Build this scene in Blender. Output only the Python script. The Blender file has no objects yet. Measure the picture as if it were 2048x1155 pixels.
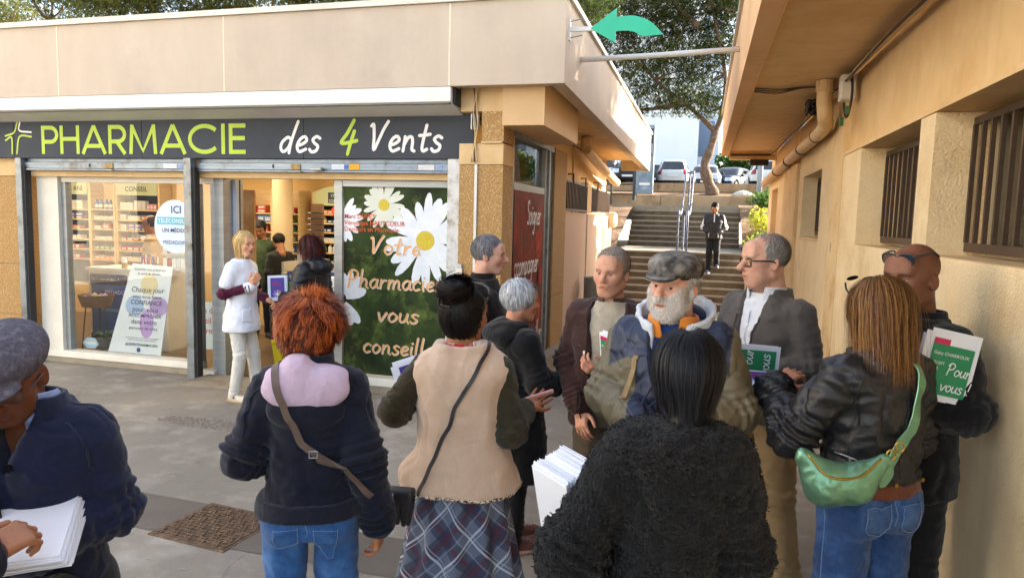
import bpy, bmesh, math, random
import numpy as np
from mathutils import Vector, Matrix, Euler
from mathutils.bvhtree import BVHTree
R = math.radians
random.seed(7); RNG = np.random.default_rng(11)
scene = bpy.context.scene
COL = scene.collection

# ---------------------------------------------------------------- camera
cam_d = bpy.data.cameras.new("camera"); cam = bpy.data.objects.new("camera", cam_d); COL.objects.link(cam)
cam_d.sensor_width = 36; cam_d.lens = 25.01; cam_d.clip_start = .05; cam_d.clip_end = 600
_right = Vector((.963, .267, .025)).normalized(); _fwd = Vector((-.263, .960, -.099)).normalized()
_right = (_right - _fwd*_right.dot(_fwd)).normalized(); _up = _right.cross(_fwd)
_m = Matrix((_right, _up, -_fwd)).transposed().to_4x4(); _m.translation = (0, 0, 1.85)
cam.matrix_world = _m; scene.camera = cam

# ---------------------------------------------------------------- sky, sun, exposure
SUN_AZ, SUN_EL = 33., 21.          # degrees from +X towards +Y, and above the horizon
w = bpy.data.worlds.new("World"); scene.world = w; w.use_nodes = True
nt = w.node_tree; nt.nodes.clear()
_o = nt.nodes.new("ShaderNodeOutputWorld"); _b = nt.nodes.new("ShaderNodeBackground"); _s = nt.nodes.new("ShaderNodeTexSky")
_s.sky_type = 'NISHITA'; _s.sun_disc = False; _s.sun_elevation = R(SUN_EL); _s.sun_rotation = R(90-SUN_AZ)
_s.dust_density = 2.0; _s.ozone_density = .6; _s.air_density = 1.0
_h = nt.nodes.new("ShaderNodeHueSaturation"); _h.inputs['Saturation'].default_value = .68
nt.links.new(_s.outputs[0], _h.inputs['Color']); nt.links.new(_h.outputs[0], _b.inputs[0]); nt.links.new(_b.outputs[0], _o.inputs[0])
_b.inputs[1].default_value = .15
sl = bpy.data.lights.new("sun", 'SUN'); sl.energy = 5.; sl.angle = R(.6); sl.color = (1, .89, .74)
so = bpy.data.objects.new("sun", sl); COL.objects.link(so)
_sd = Vector((math.cos(R(SUN_EL))*math.cos(R(SUN_AZ)), math.cos(R(SUN_EL))*math.sin(R(SUN_AZ)), math.sin(R(SUN_EL))))
so.rotation_euler = _sd.to_track_quat('Z', 'Y').to_euler()
vs = scene.view_settings; vs.view_transform = 'Standard'; vs.look = 'None'; vs.gamma = 1; vs.use_curve_mapping = False
vs.exposure = 2.4
scene.cycles.max_bounces = 8; scene.cycles.diffuse_bounces = 4; scene.cycles.glossy_bounces = 3; scene.cycles.transmission_bounces = 6
scene.cycles.transparent_max_bounces = 12; scene.cycles.caustics_reflective = False; scene.cycles.caustics_refractive = False
scene.cycles.use_denoising = True; scene.cycles.sample_clamp_indirect = 6

# ---------------------------------------------------------------- materials
MATS = {}
def srgb(h):
    h = h.lstrip('#'); c = [int(h[i:i+2], 16)/255 for i in (0, 2, 4)]
    return tuple(x/12.92 if x <= .04045 else ((x+.055)/1.055)**2.4 for x in c)
def col(c):
    return srgb(c) if isinstance(c, str) else tuple(c)
def mat(name, c=(.5, .5, .5), c2=None, rough=.7, scale=6., detail=6., stretch=(1, 1, 1), bump=0., bscale=40., bdist=.01, metal=0., spec=.5,
        attr=False, emit=None, estr=0., coat=0., sheen=0., sss=0., alpha=1., trans=0., c3=None, scale3=1.5, pos=.5, width=.25, voro=False, bstretch=None, coords='Object', streak=0., wrinkle=0., wscale=7.):
    if name in MATS: return MATS[name]
    m = bpy.data.materials.new(name); m.use_nodes = True; n = m.node_tree.nodes; l = m.node_tree.links
    b = n['Principled BSDF']; c = col(c)
    b.inputs['Roughness'].default_value = rough; b.inputs['Metallic'].default_value = metal; b.inputs['Specular IOR Level'].default_value = spec
    b.inputs['Coat Weight'].default_value = coat; b.inputs['Sheen Weight'].default_value = sheen; b.inputs['Alpha'].default_value = alpha
    b.inputs['Transmission Weight'].default_value = trans
    if sss: b.inputs['Subsurface Weight'].default_value = sss; b.inputs['Subsurface Radius'].default_value = (.012, .005, .003); b.inputs['Subsurface Scale'].default_value = 1
    tc = n.new("ShaderNodeTexCoord")
    def mapped(st):
        mp = n.new("ShaderNodeMapping"); l.new(tc.outputs[coords], mp.inputs[0]); mp.inputs['Scale'].default_value = st; return mp.outputs[0]
    src = None
    if attr:
        a = n.new("ShaderNodeAttribute"); a.attribute_name = 'Col'; src = a.outputs['Color']
    if c2 is not None:
        nz = n.new("ShaderNodeTexNoise"); l.new(mapped(stretch), nz.inputs['Vector']); nz.inputs['Scale'].default_value = scale; nz.inputs['Detail'].default_value = detail; nz.inputs['Roughness'].default_value = .62
        rp = n.new("ShaderNodeMapRange"); l.new(nz.outputs[0], rp.inputs[0]); rp.inputs[1].default_value = pos-width; rp.inputs[2].default_value = pos+width
        mx = n.new("ShaderNodeMix"); mx.data_type = 'RGBA'
        l.new(rp.outputs[0], mx.inputs[0]); 
        if src is not None:
            mx.blend_type = 'MULTIPLY'; l.new(src, mx.inputs[6]); mx.inputs[7].default_value = (*col(c2), 1)
        else:
            mx.inputs[6].default_value = (*c, 1); mx.inputs[7].default_value = (*col(c2), 1)
        src = mx.outputs[2]
        if c3 is not None:
            nz = n.new("ShaderNodeTexNoise"); l.new(mapped((1, 1, 1)), nz.inputs['Vector']); nz.inputs['Scale'].default_value = scale3; nz.inputs['Detail'].default_value = 7; nz.inputs['Roughness'].default_value = .65
            rp = n.new("ShaderNodeMapRange"); l.new(nz.outputs[0], rp.inputs[0]); rp.inputs[1].default_value = .5; rp.inputs[2].default_value = .72
            m2 = n.new("ShaderNodeMix"); m2.data_type = 'RGBA'; l.new(rp.outputs[0], m2.inputs[0]); l.new(src, m2.inputs[6]); m2.inputs[7].default_value = (*col(c3), 1)
            src = m2.outputs[2]
    if streak:
        nz = n.new("ShaderNodeTexNoise"); l.new(mapped((3, 3, .16)), nz.inputs['Vector']); nz.inputs['Scale'].default_value = 2.2; nz.inputs['Detail'].default_value = 8; nz.inputs['Roughness'].default_value = .68
        rp = n.new("ShaderNodeMapRange"); l.new(nz.outputs[0], rp.inputs[0]); rp.inputs[1].default_value = .5; rp.inputs[2].default_value = .78; rp.inputs[3].default_value = 1.; rp.inputs[4].default_value = 1-streak
        m3 = n.new("ShaderNodeMix"); m3.data_type = 'RGBA'; m3.blend_type = 'MULTIPLY'; m3.inputs[0].default_value = 1; l.new(src, m3.inputs[6]); l.new(rp.outputs[0], m3.inputs[7]); src = m3.outputs[2]
    if src is not None: l.new(src, b.inputs['Base Color'])
    else: b.inputs['Base Color'].default_value = (*c, 1)
    if bump:
        if voro:
            bz = n.new("ShaderNodeTexVoronoi"); bz.feature = 'SMOOTH_F1'
        else:
            bz = n.new("ShaderNodeTexNoise"); bz.inputs['Detail'].default_value = 5; bz.inputs['Roughness'].default_value = .6
        l.new(mapped(bstretch or stretch), bz.inputs['Vector']); bz.inputs['Scale'].default_value = bscale
        bp = n.new("ShaderNodeBump"); bp.inputs['Strength'].default_value = bump; bp.inputs['Distance'].default_value = bdist
        l.new(bz.outputs[0], bp.inputs['Height']); l.new(bp.outputs[0], b.inputs['Normal'])
        if wrinkle:
            wz = n.new("ShaderNodeTexNoise"); l.new(mapped((1, 1, .8)), wz.inputs['Vector']); wz.inputs['Scale'].default_value = wscale; wz.inputs['Detail'].default_value = 2.5; wz.inputs['Distortion'].default_value = .9
            s1 = n.new("ShaderNodeMath"); s1.operation = 'SUBTRACT'; l.new(wz.outputs[0], s1.inputs[0]); s1.inputs[1].default_value = .5; s2 = n.new("ShaderNodeMath"); s2.operation = 'ABSOLUTE'; l.new(s1.outputs[0], s2.inputs[0]); s3 = n.new("ShaderNodeMath"); s3.operation = 'MINIMUM'; l.new(s2.outputs[0], s3.inputs[0]); s3.inputs[1].default_value = .06
            b2 = n.new("ShaderNodeBump"); b2.inputs['Strength'].default_value = wrinkle; b2.inputs['Distance'].default_value = .12; l.new(s3.outputs[0], b2.inputs['Height']); l.new(b2.outputs[0], bp.inputs['Normal'])
    if emit is not None:
        b.inputs['Emission Color'].default_value = (*col(emit), 1); b.inputs['Emission Strength'].default_value = estr
    MATS[name] = m; return m
def glassmat(name, tint=(1, 1, 1), refl=.09, rough=.0):
    # thin pane: mostly straight-through with a fresnel reflection
    if name in MATS: return MATS[name]
    m = bpy.data.materials.new(name); m.use_nodes = True; n = m.node_tree.nodes; l = m.node_tree.links; n.clear()
    o = n.new("ShaderNodeOutputMaterial"); t = n.new("ShaderNodeBsdfTransparent"); t.inputs[0].default_value = (*tint, 1)
    g = n.new("ShaderNodeBsdfGlossy"); g.inputs['Roughness'].default_value = rough; mx = n.new("ShaderNodeMixShader")
    f = n.new("ShaderNodeLayerWeight"); f.inputs[0].default_value = .18
    mr = n.new("ShaderNodeMapRange"); l.new(f.outputs['Fresnel'], mr.inputs[0]); mr.inputs[3].default_value = refl; mr.inputs[4].default_value = .8
    l.new(mr.outputs[0], mx.inputs[0]); l.new(t.outputs[0], mx.inputs[1]); l.new(g.outputs[0], mx.inputs[2]); l.new(mx.outputs[0], o.inputs[0])
    MATS[name] = m; return m
def plain(c, rough=.6, **k):
    c = col(c); nm = "paint_%02x%02x%02x_%d" % (*[int(255*min(1, x)) for x in c], int(rough*100))
    return mat(nm, c, [x*.86 for x in c], rough=rough, scale=9, **k)

# ---------------------------------------------------------------- objects and tags
def link(o, parent=None):
    COL.objects.link(o)
    if parent is not None: o.parent = parent
    return o
def tag(o, label=None, cat=None, group=None, kind=None):
    if label: o['label'] = label
    if cat: o['category'] = cat
    if group: o['group'] = group
    if kind: o['kind'] = kind
    return o
def empty(name, loc=(0, 0, 0), rz=0, label=None, cat=None, group=None, kind=None):
    o = bpy.data.objects.new(name, None); o.empty_display_size = .1; COL.objects.link(o); o.location = loc; o.rotation_euler = (0, 0, rz)
    return tag(o, label, cat, group, kind)
def mesh_np(name, V, F, m=None, parent=None, smooth=True, color=None):
    V = np.asarray(V, np.float32); me = bpy.data.meshes.new(name)
    if isinstance(F, np.ndarray) and F.ndim == 2:
        k = F.shape[1]; me.vertices.add(len(V)); me.vertices.foreach_set("co", V.ravel())
        me.loops.add(F.size); me.loops.foreach_set("vertex_index", F.astype(np.int32).ravel())
        me.polygons.add(len(F)); me.polygons.foreach_set("loop_start", np.arange(0, F.size, k, dtype=np.int32))
        me.update(calc_edges=True)
    else:
        me.from_pydata([tuple(v) for v in V], [], [tuple(f) for f in F])
    if smooth: me.polygons.foreach_set("use_smooth", np.ones(len(me.polygons), bool))
    if color is not None:
        at = me.color_attributes.new('Col', 'FLOAT_COLOR', 'POINT'); c = np.ones((len(V), 4), np.float32); c[:, :3] = color; at.data.foreach_set("color", c.ravel())
    if m is not None: me.materials.append(m)
    me.validate(); me.update()
    return link(bpy.data.objects.new(name, me), parent)
class MB:
    """collects boxes, prisms, tubes, discs into one mesh"""
    def __init__(s): s.v = []; s.f = []
    def add(s, vs, fs):
        n = len(s.v); s.v += [tuple(v) for v in vs]; s.f += [tuple(i+n for i in f) for f in fs]; return s
    def box(s, a, b, bev=0.):
        x0, y0, z0 = [min(p, q) for p, q in zip(a, b)]; x1, y1, z1 = [max(p, q) for p, q in zip(a, b)]
        if bev <= 0:
            return s.add([(x0, y0, z0), (x1, y0, z0), (x1, y1, z0), (x0, y1, z0), (x0, y0, z1), (x1, y0, z1), (x1, y1, z1), (x0, y1, z1)],
                         [(0, 3, 2, 1), (4, 5, 6, 7), (0, 1, 5, 4), (1, 2, 6, 5), (2, 3, 7, 6), (3, 0, 4, 7)])
        bm = bmesh.new(); bmesh.ops.create_cube(bm, size=1)
        for v in bm.verts: v.co = Vector(((x0+x1)/2+v.co.x*(x1-x0), (y0+y1)/2+v.co.y*(y1-y0), (z0+z1)/2+v.co.z*(z1-z0)))
        bmesh.ops.bevel(bm, geom=bm.edges[:], offset=min(bev, .45*min(x1-x0, y1-y0, z1-z0)), segments=2, affect='EDGES', profile=.5)
        bm.verts.index_update(); s.add([v.co[:] for v in bm.verts], [[v.index for v in f.verts] for f in bm.faces]); bm.free(); return s
    def quad(s, a, b, c, d): return s.add([a, b, c, d], [(0, 1, 2, 3)])
    def prism(s, poly, a, b, axis=1):
        """poly of 2-D points extruded from a to b along axis (0 x: poly=(y,z); 1 y: poly=(x,z); 2 z: poly=(x,y))"""
        def p3(p, t): return (t, p[0], p[1]) if axis == 0 else ((p[0], t, p[1]) if axis == 1 else (p[0], p[1], t))
        n = len(poly); vs = [p3(p, a) for p in poly]+[p3(p, b) for p in poly]
        return s.add(vs, [tuple(range(n))[::-1], tuple(range(n, 2*n))]+[(i, (i+1) % n, n+(i+1) % n, n+i) for i in range(n)])
    def tube(s, pts, r, n=10, caps=True):
        pts = [Vector(p) for p in pts]; rs = r if isinstance(r, (list, tuple, np.ndarray)) else [r]*len(pts)
        t0 = (pts[1]-pts[0]).normalized(); ref = Vector((0, 0, 1)) if abs(t0.z) < .9 else Vector((1, 0, 0))
        u = t0.cross(ref).normalized(); vs = []; fs = []
        for i, p in enumerate(pts):
            t = (pts[min(i+1, len(pts)-1)]-pts[max(i-1, 0)]).normalized()
            u = (u-t*u.dot(t)); u = u.normalized() if u.length > 1e-6 else t.orthogonal().normalized(); v = t.cross(u)
            vs += [p+(u*math.cos(2*math.pi*k/n)+v*math.sin(2*math.pi*k/n))*rs[i] for k in range(n)]
        for i in range(len(pts)-1):
            fs += [(i*n+k, i*n+(k+1) % n, (i+1)*n+(k+1) % n, (i+1)*n+k) for k in range(n)]
        if caps: fs += [tuple(range(n))[::-1], tuple(range((len(pts)-1)*n, len(pts)*n))]
        return s.add(vs, fs)
    def lathe(s, prof, c=(0, 0, 0), n=20):
        vs = []; fs = []
        for r, z in prof: vs += [(c[0]+r*math.cos(2*math.pi*k/n), c[1]+r*math.sin(2*math.pi*k/n), c[2]+z) for k in range(n)]
        for i in range(len(prof)-1): fs += [(i*n+k, i*n+(k+1) % n, (i+1)*n+(k+1) % n, (i+1)*n+k) for k in range(n)]
        fs += [tuple(range(n))[::-1], tuple(range((len(prof)-1)*n, len(prof)*n))]
        return s.add(vs, fs)
    def ribbon(s, pts, width, cap=True):
        """flat ribbon in the XZ plane (y = 0) along 2-D pts; each ring 2 verts, round-ish ends"""
        P = np.array(pts, float); T = np.gradient(P, axis=0); T /= np.linalg.norm(T, axis=1)[:, None]+1e-9; N = np.stack([-T[:, 1], T[:, 0]], 1)
        w = np.full(len(P), width/2.)
        if cap:
            a = [P[0]-T[0]*width*k for k in (.5, .38, .2)]; b = [P[-1]+T[-1]*width*k for k in (.2, .38, .5)]
            P = np.concatenate([a, P, b]); N = np.concatenate([[N[0]]*3, N, [N[-1]]*3]); w = np.concatenate([[.12*width, .33*width, .46*width], w, [.46*width, .33*width, .12*width]])
        A = P+N*w[:, None]; B = P-N*w[:, None]; vs = []
        for a, b in zip(A, B): vs += [(a[0], 0, a[1]), (b[0], 0, b[1])]
        return s.add(vs, [(2*i, 2*i+1, 2*i+3, 2*i+2) for i in range(len(P)-1)])
    def build(s, name, m, parent=None, smooth=False, loc=None, rot=None):
        me = bpy.data.meshes.new(name); me.from_pydata(s.v, [], s.f); me.materials.append(m)
        if smooth: me.polygons.foreach_set("use_smooth", np.ones(len(me.polygons), bool))
        me.validate(); me.update(); o = link(bpy.data.objects.new(name, me), parent)
        if loc is not None: o.location = loc
        if rot is not None: o.rotation_euler = rot
        return o
def autosmooth(o, ang=40):
    me = o.data; me.polygons.foreach_set("use_smooth", np.ones(len(me.polygons), bool))
    try: me.set_sharp_from_angle(angle=R(ang))
    except Exception: pass
    return o
def text(body, size, m, parent, loc, rot=(R(90), 0, 0), bold=0., align='LEFT', name='lettering', shear=0., sx=1.):
    c = bpy.data.curves.new(name, 'FONT'); c.body = body; c.size = size; c.align_x = align; c.offset = min(bold, .007)*size; c.shear = shear; c.resolution_u = 2
    t = bpy.data.objects.new(name, c); me = bpy.data.meshes.new_from_object(t); bpy.data.objects.remove(t); bpy.data.curves.remove(c)
    me.materials.clear(); me.materials.append(m); o = link(bpy.data.objects.new(name, me), parent); o.location = loc; o.rotation_euler = rot; o.scale = (sx, 1, 1); return o
def catmull(pts, n=6, closed=False):
    P = np.array(pts, float)
    if len(P) < 3: return np.array([P[0]+(P[-1]-P[0])*t for t in np.linspace(0, 1, 4)])
    Q = np.concatenate([[2*P[0]-P[1]], P, [2*P[-1]-P[-2]]]); out = []
    for i in range(1, len(Q)-2):
        p0, p1, p2, p3 = Q[i-1:i+3]
        for t in np.arange(n)/n:
            out.append(.5*((2*p1)+(-p0+p2)*t+(2*p0-5*p1+4*p2-p3)*t*t+(-p0+3*p1-3*p2+p3)*t**3))
    out.append(Q[-2]); return np.array(out)

# hand-written letters: strokes in units of the ascender height
GL = {
 'a': (.50, [[(.42, .42), (.25, .5), (.06, .33), (.06, .12), (.2, .0), (.36, .14), (.42, .42)], [(.43, .48), (.4, .2), (.45, .03), (.52, .04)]]),
 'c': (.42, [[(.38, .42), (.25, .5), (.08, .36), (.05, .15), (.18, .0), (.38, .07)]]),
 'd': (.52, [[(.42, .38), (.26, .48), (.07, .32), (.05, .12), (.17, .0), (.34, .14), (.44, .5)], [(.55, 1.), (.46, .6), (.40, .2), (.40, -.04)]]),
 'e': (.42, [[(.06, .2), (.25, .26), (.38, .38), (.28, .5), (.12, .4), (.05, .18), (.17, .0), (.40, .08)]]),
 'g': (.48, [[(.42, .42), (.25, .5), (.07, .34), (.07, .15), (.2, .04), (.36, .16), (.43, .46)], [(.44, .46), (.42, .0), (.36, -.34), (.2, -.42), (.1, -.3)]]),
 'h': (.52, [[(.12, 1.), (.09, .5), (.07, .0)], [(.08, .22), (.2, .46), (.34, .48), (.40, .3), (.40, .08), (.5, .0)]]),
 'i': (.20, [[(.1, .48), (.08, .2), (.12, .0)], [(.115, .68), (.125, .7)]]),
 'l': (.22, [[(.12, 1.), (.08, .5), (.08, .1), (.16, .0)]]),
 'm': (.74, [[(.08, .48), (.07, .2), (.06, .0)], [(.07, .2), (.18, .44), (.3, .46), (.34, .28), (.33, .02)], [(.34, .22), (.46, .45), (.58, .45), (.62, .25), (.62, .05), (.7, .0)]]),
 'n': (.50, [[(.08, .48), (.07, .2), (.06, .0)], [(.07, .2), (.2, .45), (.33, .46), (.38, .28), (.38, .06), (.47, .0)]]),
 'o': (.46, [[(.25, .49), (.1, .4), (.05, .18), (.18, .0), (.36, .1), (.42, .32), (.25, .49), (.2, .47)]]),
 'p': (.50, [[(.1, .48), (.07, .0), (.05, -.42)], [(.08, .2), (.2, .44), (.36, .46), (.43, .28), (.34, .08), (.18, .02), (.09, .12)]]),
 'r': (.38, [[(.08, .48), (.07, .2), (.06, .0)], [(.07, .22), (.18, .43), (.34, .46)]]),
 's': (.38, [[(.35, .44), (.22, .5), (.09, .4), (.18, .28), (.32, .18), (.28, .03), (.12, -.01), (.03, .07)]]),
 't': (.40, [[(.24, .86), (.18, .4), (.16, .1), (.22, .0), (.34, .06)], [(.02, .52), (.2, .53), (.4, .56)]]),
 'u': (.48, [[(.07, .48), (.05, .2), (.12, .02), (.27, .06), (.38, .3), (.4, .48)], [(.4, .48), (.38, .15), (.46, .0)]]),
 'v': (.44, [[(.04, .46), (.1, .2), (.18, .0), (.3, .22), (.42, .48)]]),
 'V': (.66, [[(.02, .86), (.1, .9), (.16, .5), (.2, .04), (.36, .4), (.5, .75), (.64, 1.)]]),
 'P': (.60, [[(.16, .92), (.12, .4), (.08, -.04)], [(.02, .74), (.2, .96), (.44, .92), (.54, .72), (.42, .5), (.2, .42), (.1, .44)]]),
 'S': (.50, [[(.46, .86), (.3, .98), (.12, .84), (.18, .62), (.38, .42), (.4, .16), (.22, .0), (.04, .1)]]),
 'C': (.56, [[(.52, .8), (.38, .96), (.16, .78), (.06, .42), (.14, .08), (.34, .0), (.52, .12)]]),
 'A': (.62, [[(.02, .0), (.2, .5), (.34, .98), (.44, .5), (.56, .0)], [(.12, .36), (.34, .4), (.54, .36)]]),
 '4': (.62, [[(.36, 1.), (.2, .6), (.04, .3), (.3, .3), (.58, .36)], [(.44, .66), (.38, .3), (.34, -.06)]]),
 '!': (.2, [[(.12, 1.), (.08, .4)], [(.06, .04), (.07, .05)]]), ' ': (.34, []), 'x': (.4, [[(.05, .48), (.36, .0)], [(.36, .48), (.05, .0)]]), 'y': (.44, [[(.06, .48), (.1, .15), (.25, .12), (.38, .4)], [(.42, .48), (.3, -.1), (.1, -.4)]]),
}
def script(body, size, width, m, parent, loc, rot=(0, 0, 0), name='lettering', slant=.12, gap=.03, n=5):
    mb = MB(); x = 0; k = 0
    for ch in body:
        wd, st = GL[ch]
        for s in st:
            P = catmull(s, n); P = np.stack([(P[:, 0]+x+slant*P[:, 1])*size, P[:, 1]*size], 1); a = MB().ribbon(P, width); k += 1; mb.add([(v[0], -.00022*(k % 5)-.00002*j, v[2]) for j, v in enumerate(a.v)], a.f)
        x += wd+gap
    # each stroke a hair apart so no two faces share a plane
    o = mb.build(name, m, parent, loc=loc, rot=rot)
    return o
def stroke_len(body, gap=.03): return sum(GL[c][0]+gap for c in body)

# ---------------------------------------------------------------- noise and implicit surfaces
_PT = np.random.default_rng(3).permutation(256); _PT = np.concatenate([_PT, _PT, _PT]); _PG = np.random.default_rng(4).normal(size=(256, 3)); _PG /= np.linalg.norm(_PG, axis=1)[:, None]
def perlin(P):
    P = np.asarray(P, float); I = np.floor(P).astype(int); F = P-I; I &= 255; U = F*F*F*(F*(F*6-15)+10); out = 0
    for dx in (0, 1):
        for dy in (0, 1):
            for dz in (0, 1):
                h = _PT[_PT[_PT[(I[:, 0]+dx) & 255]+((I[:, 1]+dy) & 255)]+((I[:, 2]+dz) & 255)]
                g = _PG[h]; d = g[:, 0]*(F[:, 0]-dx)+g[:, 1]*(F[:, 1]-dy)+g[:, 2]*(F[:, 2]-dz)
                wt = (U[:, 0] if dx else 1-U[:, 0])*(U[:, 1] if dy else 1-U[:, 1])*(U[:, 2] if dz else 1-U[:, 2]); out = out+d*wt
    return out
class SDF:
    def __init__(s, lo, hi, h):
        s.lo = np.array(lo, float); s.h = h; s.n = np.ceil((np.array(hi)-s.lo)/h).astype(int)+2; s.f = np.full(s.n, 1., np.float32)
    def region(s, lo, hi):
        a = np.clip(np.floor((np.asarray(lo)-s.lo)/s.h).astype(int)-2, 0, s.n); b = np.clip(np.ceil((np.asarray(hi)-s.lo)/s.h).astype(int)+3, 0, s.n)
        if (b <= a).any(): return None
        sl = tuple(slice(i, j) for i, j in zip(a, b))
        X, Y, Z = np.ogrid[sl]; return sl, s.lo[0]+X*s.h, s.lo[1]+Y*s.h, s.lo[2]+Z*s.h
    def put(s, sl, d, k, op):
        f = s.f[sl]; d = d.astype(np.float32)
        if op == 'add':
            if k > 0: q = np.clip(k-np.abs(f-d), 0, None)/k; s.f[sl] = np.minimum(f, d)-q*q*k*.25
            else: s.f[sl] = np.minimum(f, d)
        else:
            d = -d
            if k > 0: q = np.clip(k-np.abs(f-d), 0, None)/k; s.f[sl] = np.maximum(f, d)+q*q*k*.25
            else: s.f[sl] = np.maximum(f, d)
        return s
    def cone(s, a, b, ra, rb, k=.01, op='add', sc=None):
        a = np.array(a, float); b = np.array(b, float); rm = max(ra, rb)+k+2*s.h
        g = s.region(np.minimum(a, b)-rm, np.maximum(a, b)+rm)
        if g is None: return s
        sl, X, Y, Z = g; ab = b-a; L2 = ab@ab+1e-12
        t = np.clip(((X-a[0])*ab[0]+(Y-a[1])*ab[1]+(Z-a[2])*ab[2])/L2, 0, 1)
        d = np.sqrt((X-a[0]-ab[0]*t)**2+(Y-a[1]-ab[1]*t)**2+(Z-a[2]-ab[2]*t)**2)-(ra+(rb-ra)*t)
        return s.put(sl, d, k, op)
    def ell(s, c, r, k=.01, rot=None, op='add'):
        c = np.array(c, float); r = np.array(r, float)*np.ones(3); rm = (r if rot is None else np.full(3, r.max()))+k+2*s.h
        g = s.region(c-rm, c+rm)
        if g is None: return s
        sl, X, Y, Z = g; X = X-c[0]; Y = Y-c[1]; Z = Z-c[2]
        if rot is not None:
            m = np.array(Euler([R(q) for q in rot]).to_matrix()).T
            X, Y, Z = m[0, 0]*X+m[0, 1]*Y+m[0, 2]*Z, m[1, 0]*X+m[1, 1]*Y+m[1, 2]*Z, m[2, 0]*X+m[2, 1]*Y+m[2, 2]*Z
        k0 = np.sqrt((X/r[0])**2+(Y/r[1])**2+(Z/r[2])**2); k1 = np.sqrt((X/r[0]**2)**2+(Y/r[1]**2)**2+(Z/r[2]**2)**2)+1e-9
        return s.put(sl, np.clip(k0*(k0-1)/k1, -.5, .9), k, op)
    def box(s, c, hf, rr=.005, k=.0, rot=None, op='add'):
        c = np.array(c, float); hf = np.array(hf, float); rm = np.full(3, np.linalg.norm(hf))+k+2*s.h
        g = s.region(c-rm, c+rm)
        if g is None: return s
        sl, X, Y, Z = g; X = X-c[0]; Y = Y-c[1]; Z = Z-c[2]
        if rot is not None:
            m = np.array(Euler([R(q) for q in rot]).to_matrix()).T
            X, Y, Z = m[0, 0]*X+m[0, 1]*Y+m[0, 2]*Z, m[1, 0]*X+m[1, 1]*Y+m[1, 2]*Z, m[2, 0]*X+m[2, 1]*Y+m[2, 2]*Z
        qx, qy, qz = np.abs(X)-hf[0]+rr, np.abs(Y)-hf[1]+rr, np.abs(Z)-hf[2]+rr
        d = np.sqrt(np.maximum(qx, 0)**2+np.maximum(qy, 0)**2+np.maximum(qz, 0)**2)+np.minimum(np.maximum(qx, np.maximum(qy, qz)), 0)-rr
        return s.put(sl, d, k, op)
    def loft(s, secs, k=.02, e=2.3, op='add', cap=.02):
        """secs rows: z, cx, cy, rx, ry"""
        S = np.array(secs, float); S = S[np.argsort(S[:, 0])]; z = S[:, 0]
        rx, ry = S[:, 3].max(), S[:, 4].max()
        g = s.region((S[:, 1].min()-rx-k, S[:, 2].min()-ry-k, z[0]-k-cap), (S[:, 1].max()+rx+k, S[:, 2].max()+ry+k, z[-1]+k+cap))
        if g is None: return s
        sl, X, Y, Z = g; zf = Z.ravel(); zz = np.linspace(z[0], z[-1], 160)
        def itp(c):  # smoothed interpolation
            y = np.interp(zz, z, c); kk = np.ones(15)/15; y = np.convolve(np.pad(y, 7, mode='edge'), kk, 'valid'); return np.interp(zf, zz, y).reshape(Z.shape)
        cx, cy, ax, ay = itp(S[:, 1]), itp(S[:, 2]), itp(S[:, 3]), itp(S[:, 4])
        q = (np.abs((X-cx)/ax)**e+np.abs((Y-cy)/ay)**e)**(1/e)
        d = (q-1)*np.sqrt(ax*ay)*.95; dz = np.maximum(z[0]-Z, Z-z[-1])
        d = np.minimum(np.maximum(d, dz), 0)+np.sqrt(np.maximum(d, 0)**2+np.maximum(dz, 0)**2)
        return s.put(sl, d, k, op)
    def cut(s, p, n, k=0.):
        """remove everything on the +n side of the plane"""
        p = np.array(p, float); n = np.array(n, float); n /= np.linalg.norm(n); X, Y, Z = np.ogrid[tuple(slice(0, m) for m in s.n)]
        d = (s.lo[0]+X*s.h-p[0])*n[0]+(s.lo[1]+Y*s.h-p[1])*n[1]+(s.lo[2]+Z*s.h-p[2])*n[2]
        s.f = np.maximum(s.f, d.astype(np.float32)); return s
    def mesh(s):
        f = np.pad(s.f, 1, constant_values=1.); ins = f < 0; n = np.array(f.shape)-1
        cnt = np.zeros(n, np.int8); C = [(i, j, k) for i in (0, 1) for j in (0, 1) for k in (0, 1)]
        for i, j, k in C: cnt += ins[i:i+n[0], j:j+n[1], k:k+n[2]]
        act = np.argwhere((cnt > 0) & (cnt < 8))
        if len(act) == 0: return np.zeros((0, 3)), np.zeros((0, 4), int)
        idx = np.full(n, -1, np.int32); idx[tuple(act.T)] = np.arange(len(act))
        vals = np.stack([f[act[:, 0]+i, act[:, 1]+j, act[:, 2]+k] for i, j, k in C], 1)
        acc = np.zeros((len(act), 3)); num = np.zeros(len(act)); Ca = np.array(C, float)
        for a in range(8):
            for b in range(a+1, 8):
                if np.abs(Ca[a]-Ca[b]).sum() != 1: continue
                va, vb = vals[:, a], vals[:, b]; m = (va < 0) != (vb < 0)
                t = np.where(m, va/np.where(m, va-vb, 1), 0)
                acc += np.where(m[:, None], Ca[a]+(Ca[b]-Ca[a])*t[:, None], 0); num += m
        V = s.lo+(act-1+acc/num[:, None])*s.h
        F = []
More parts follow.
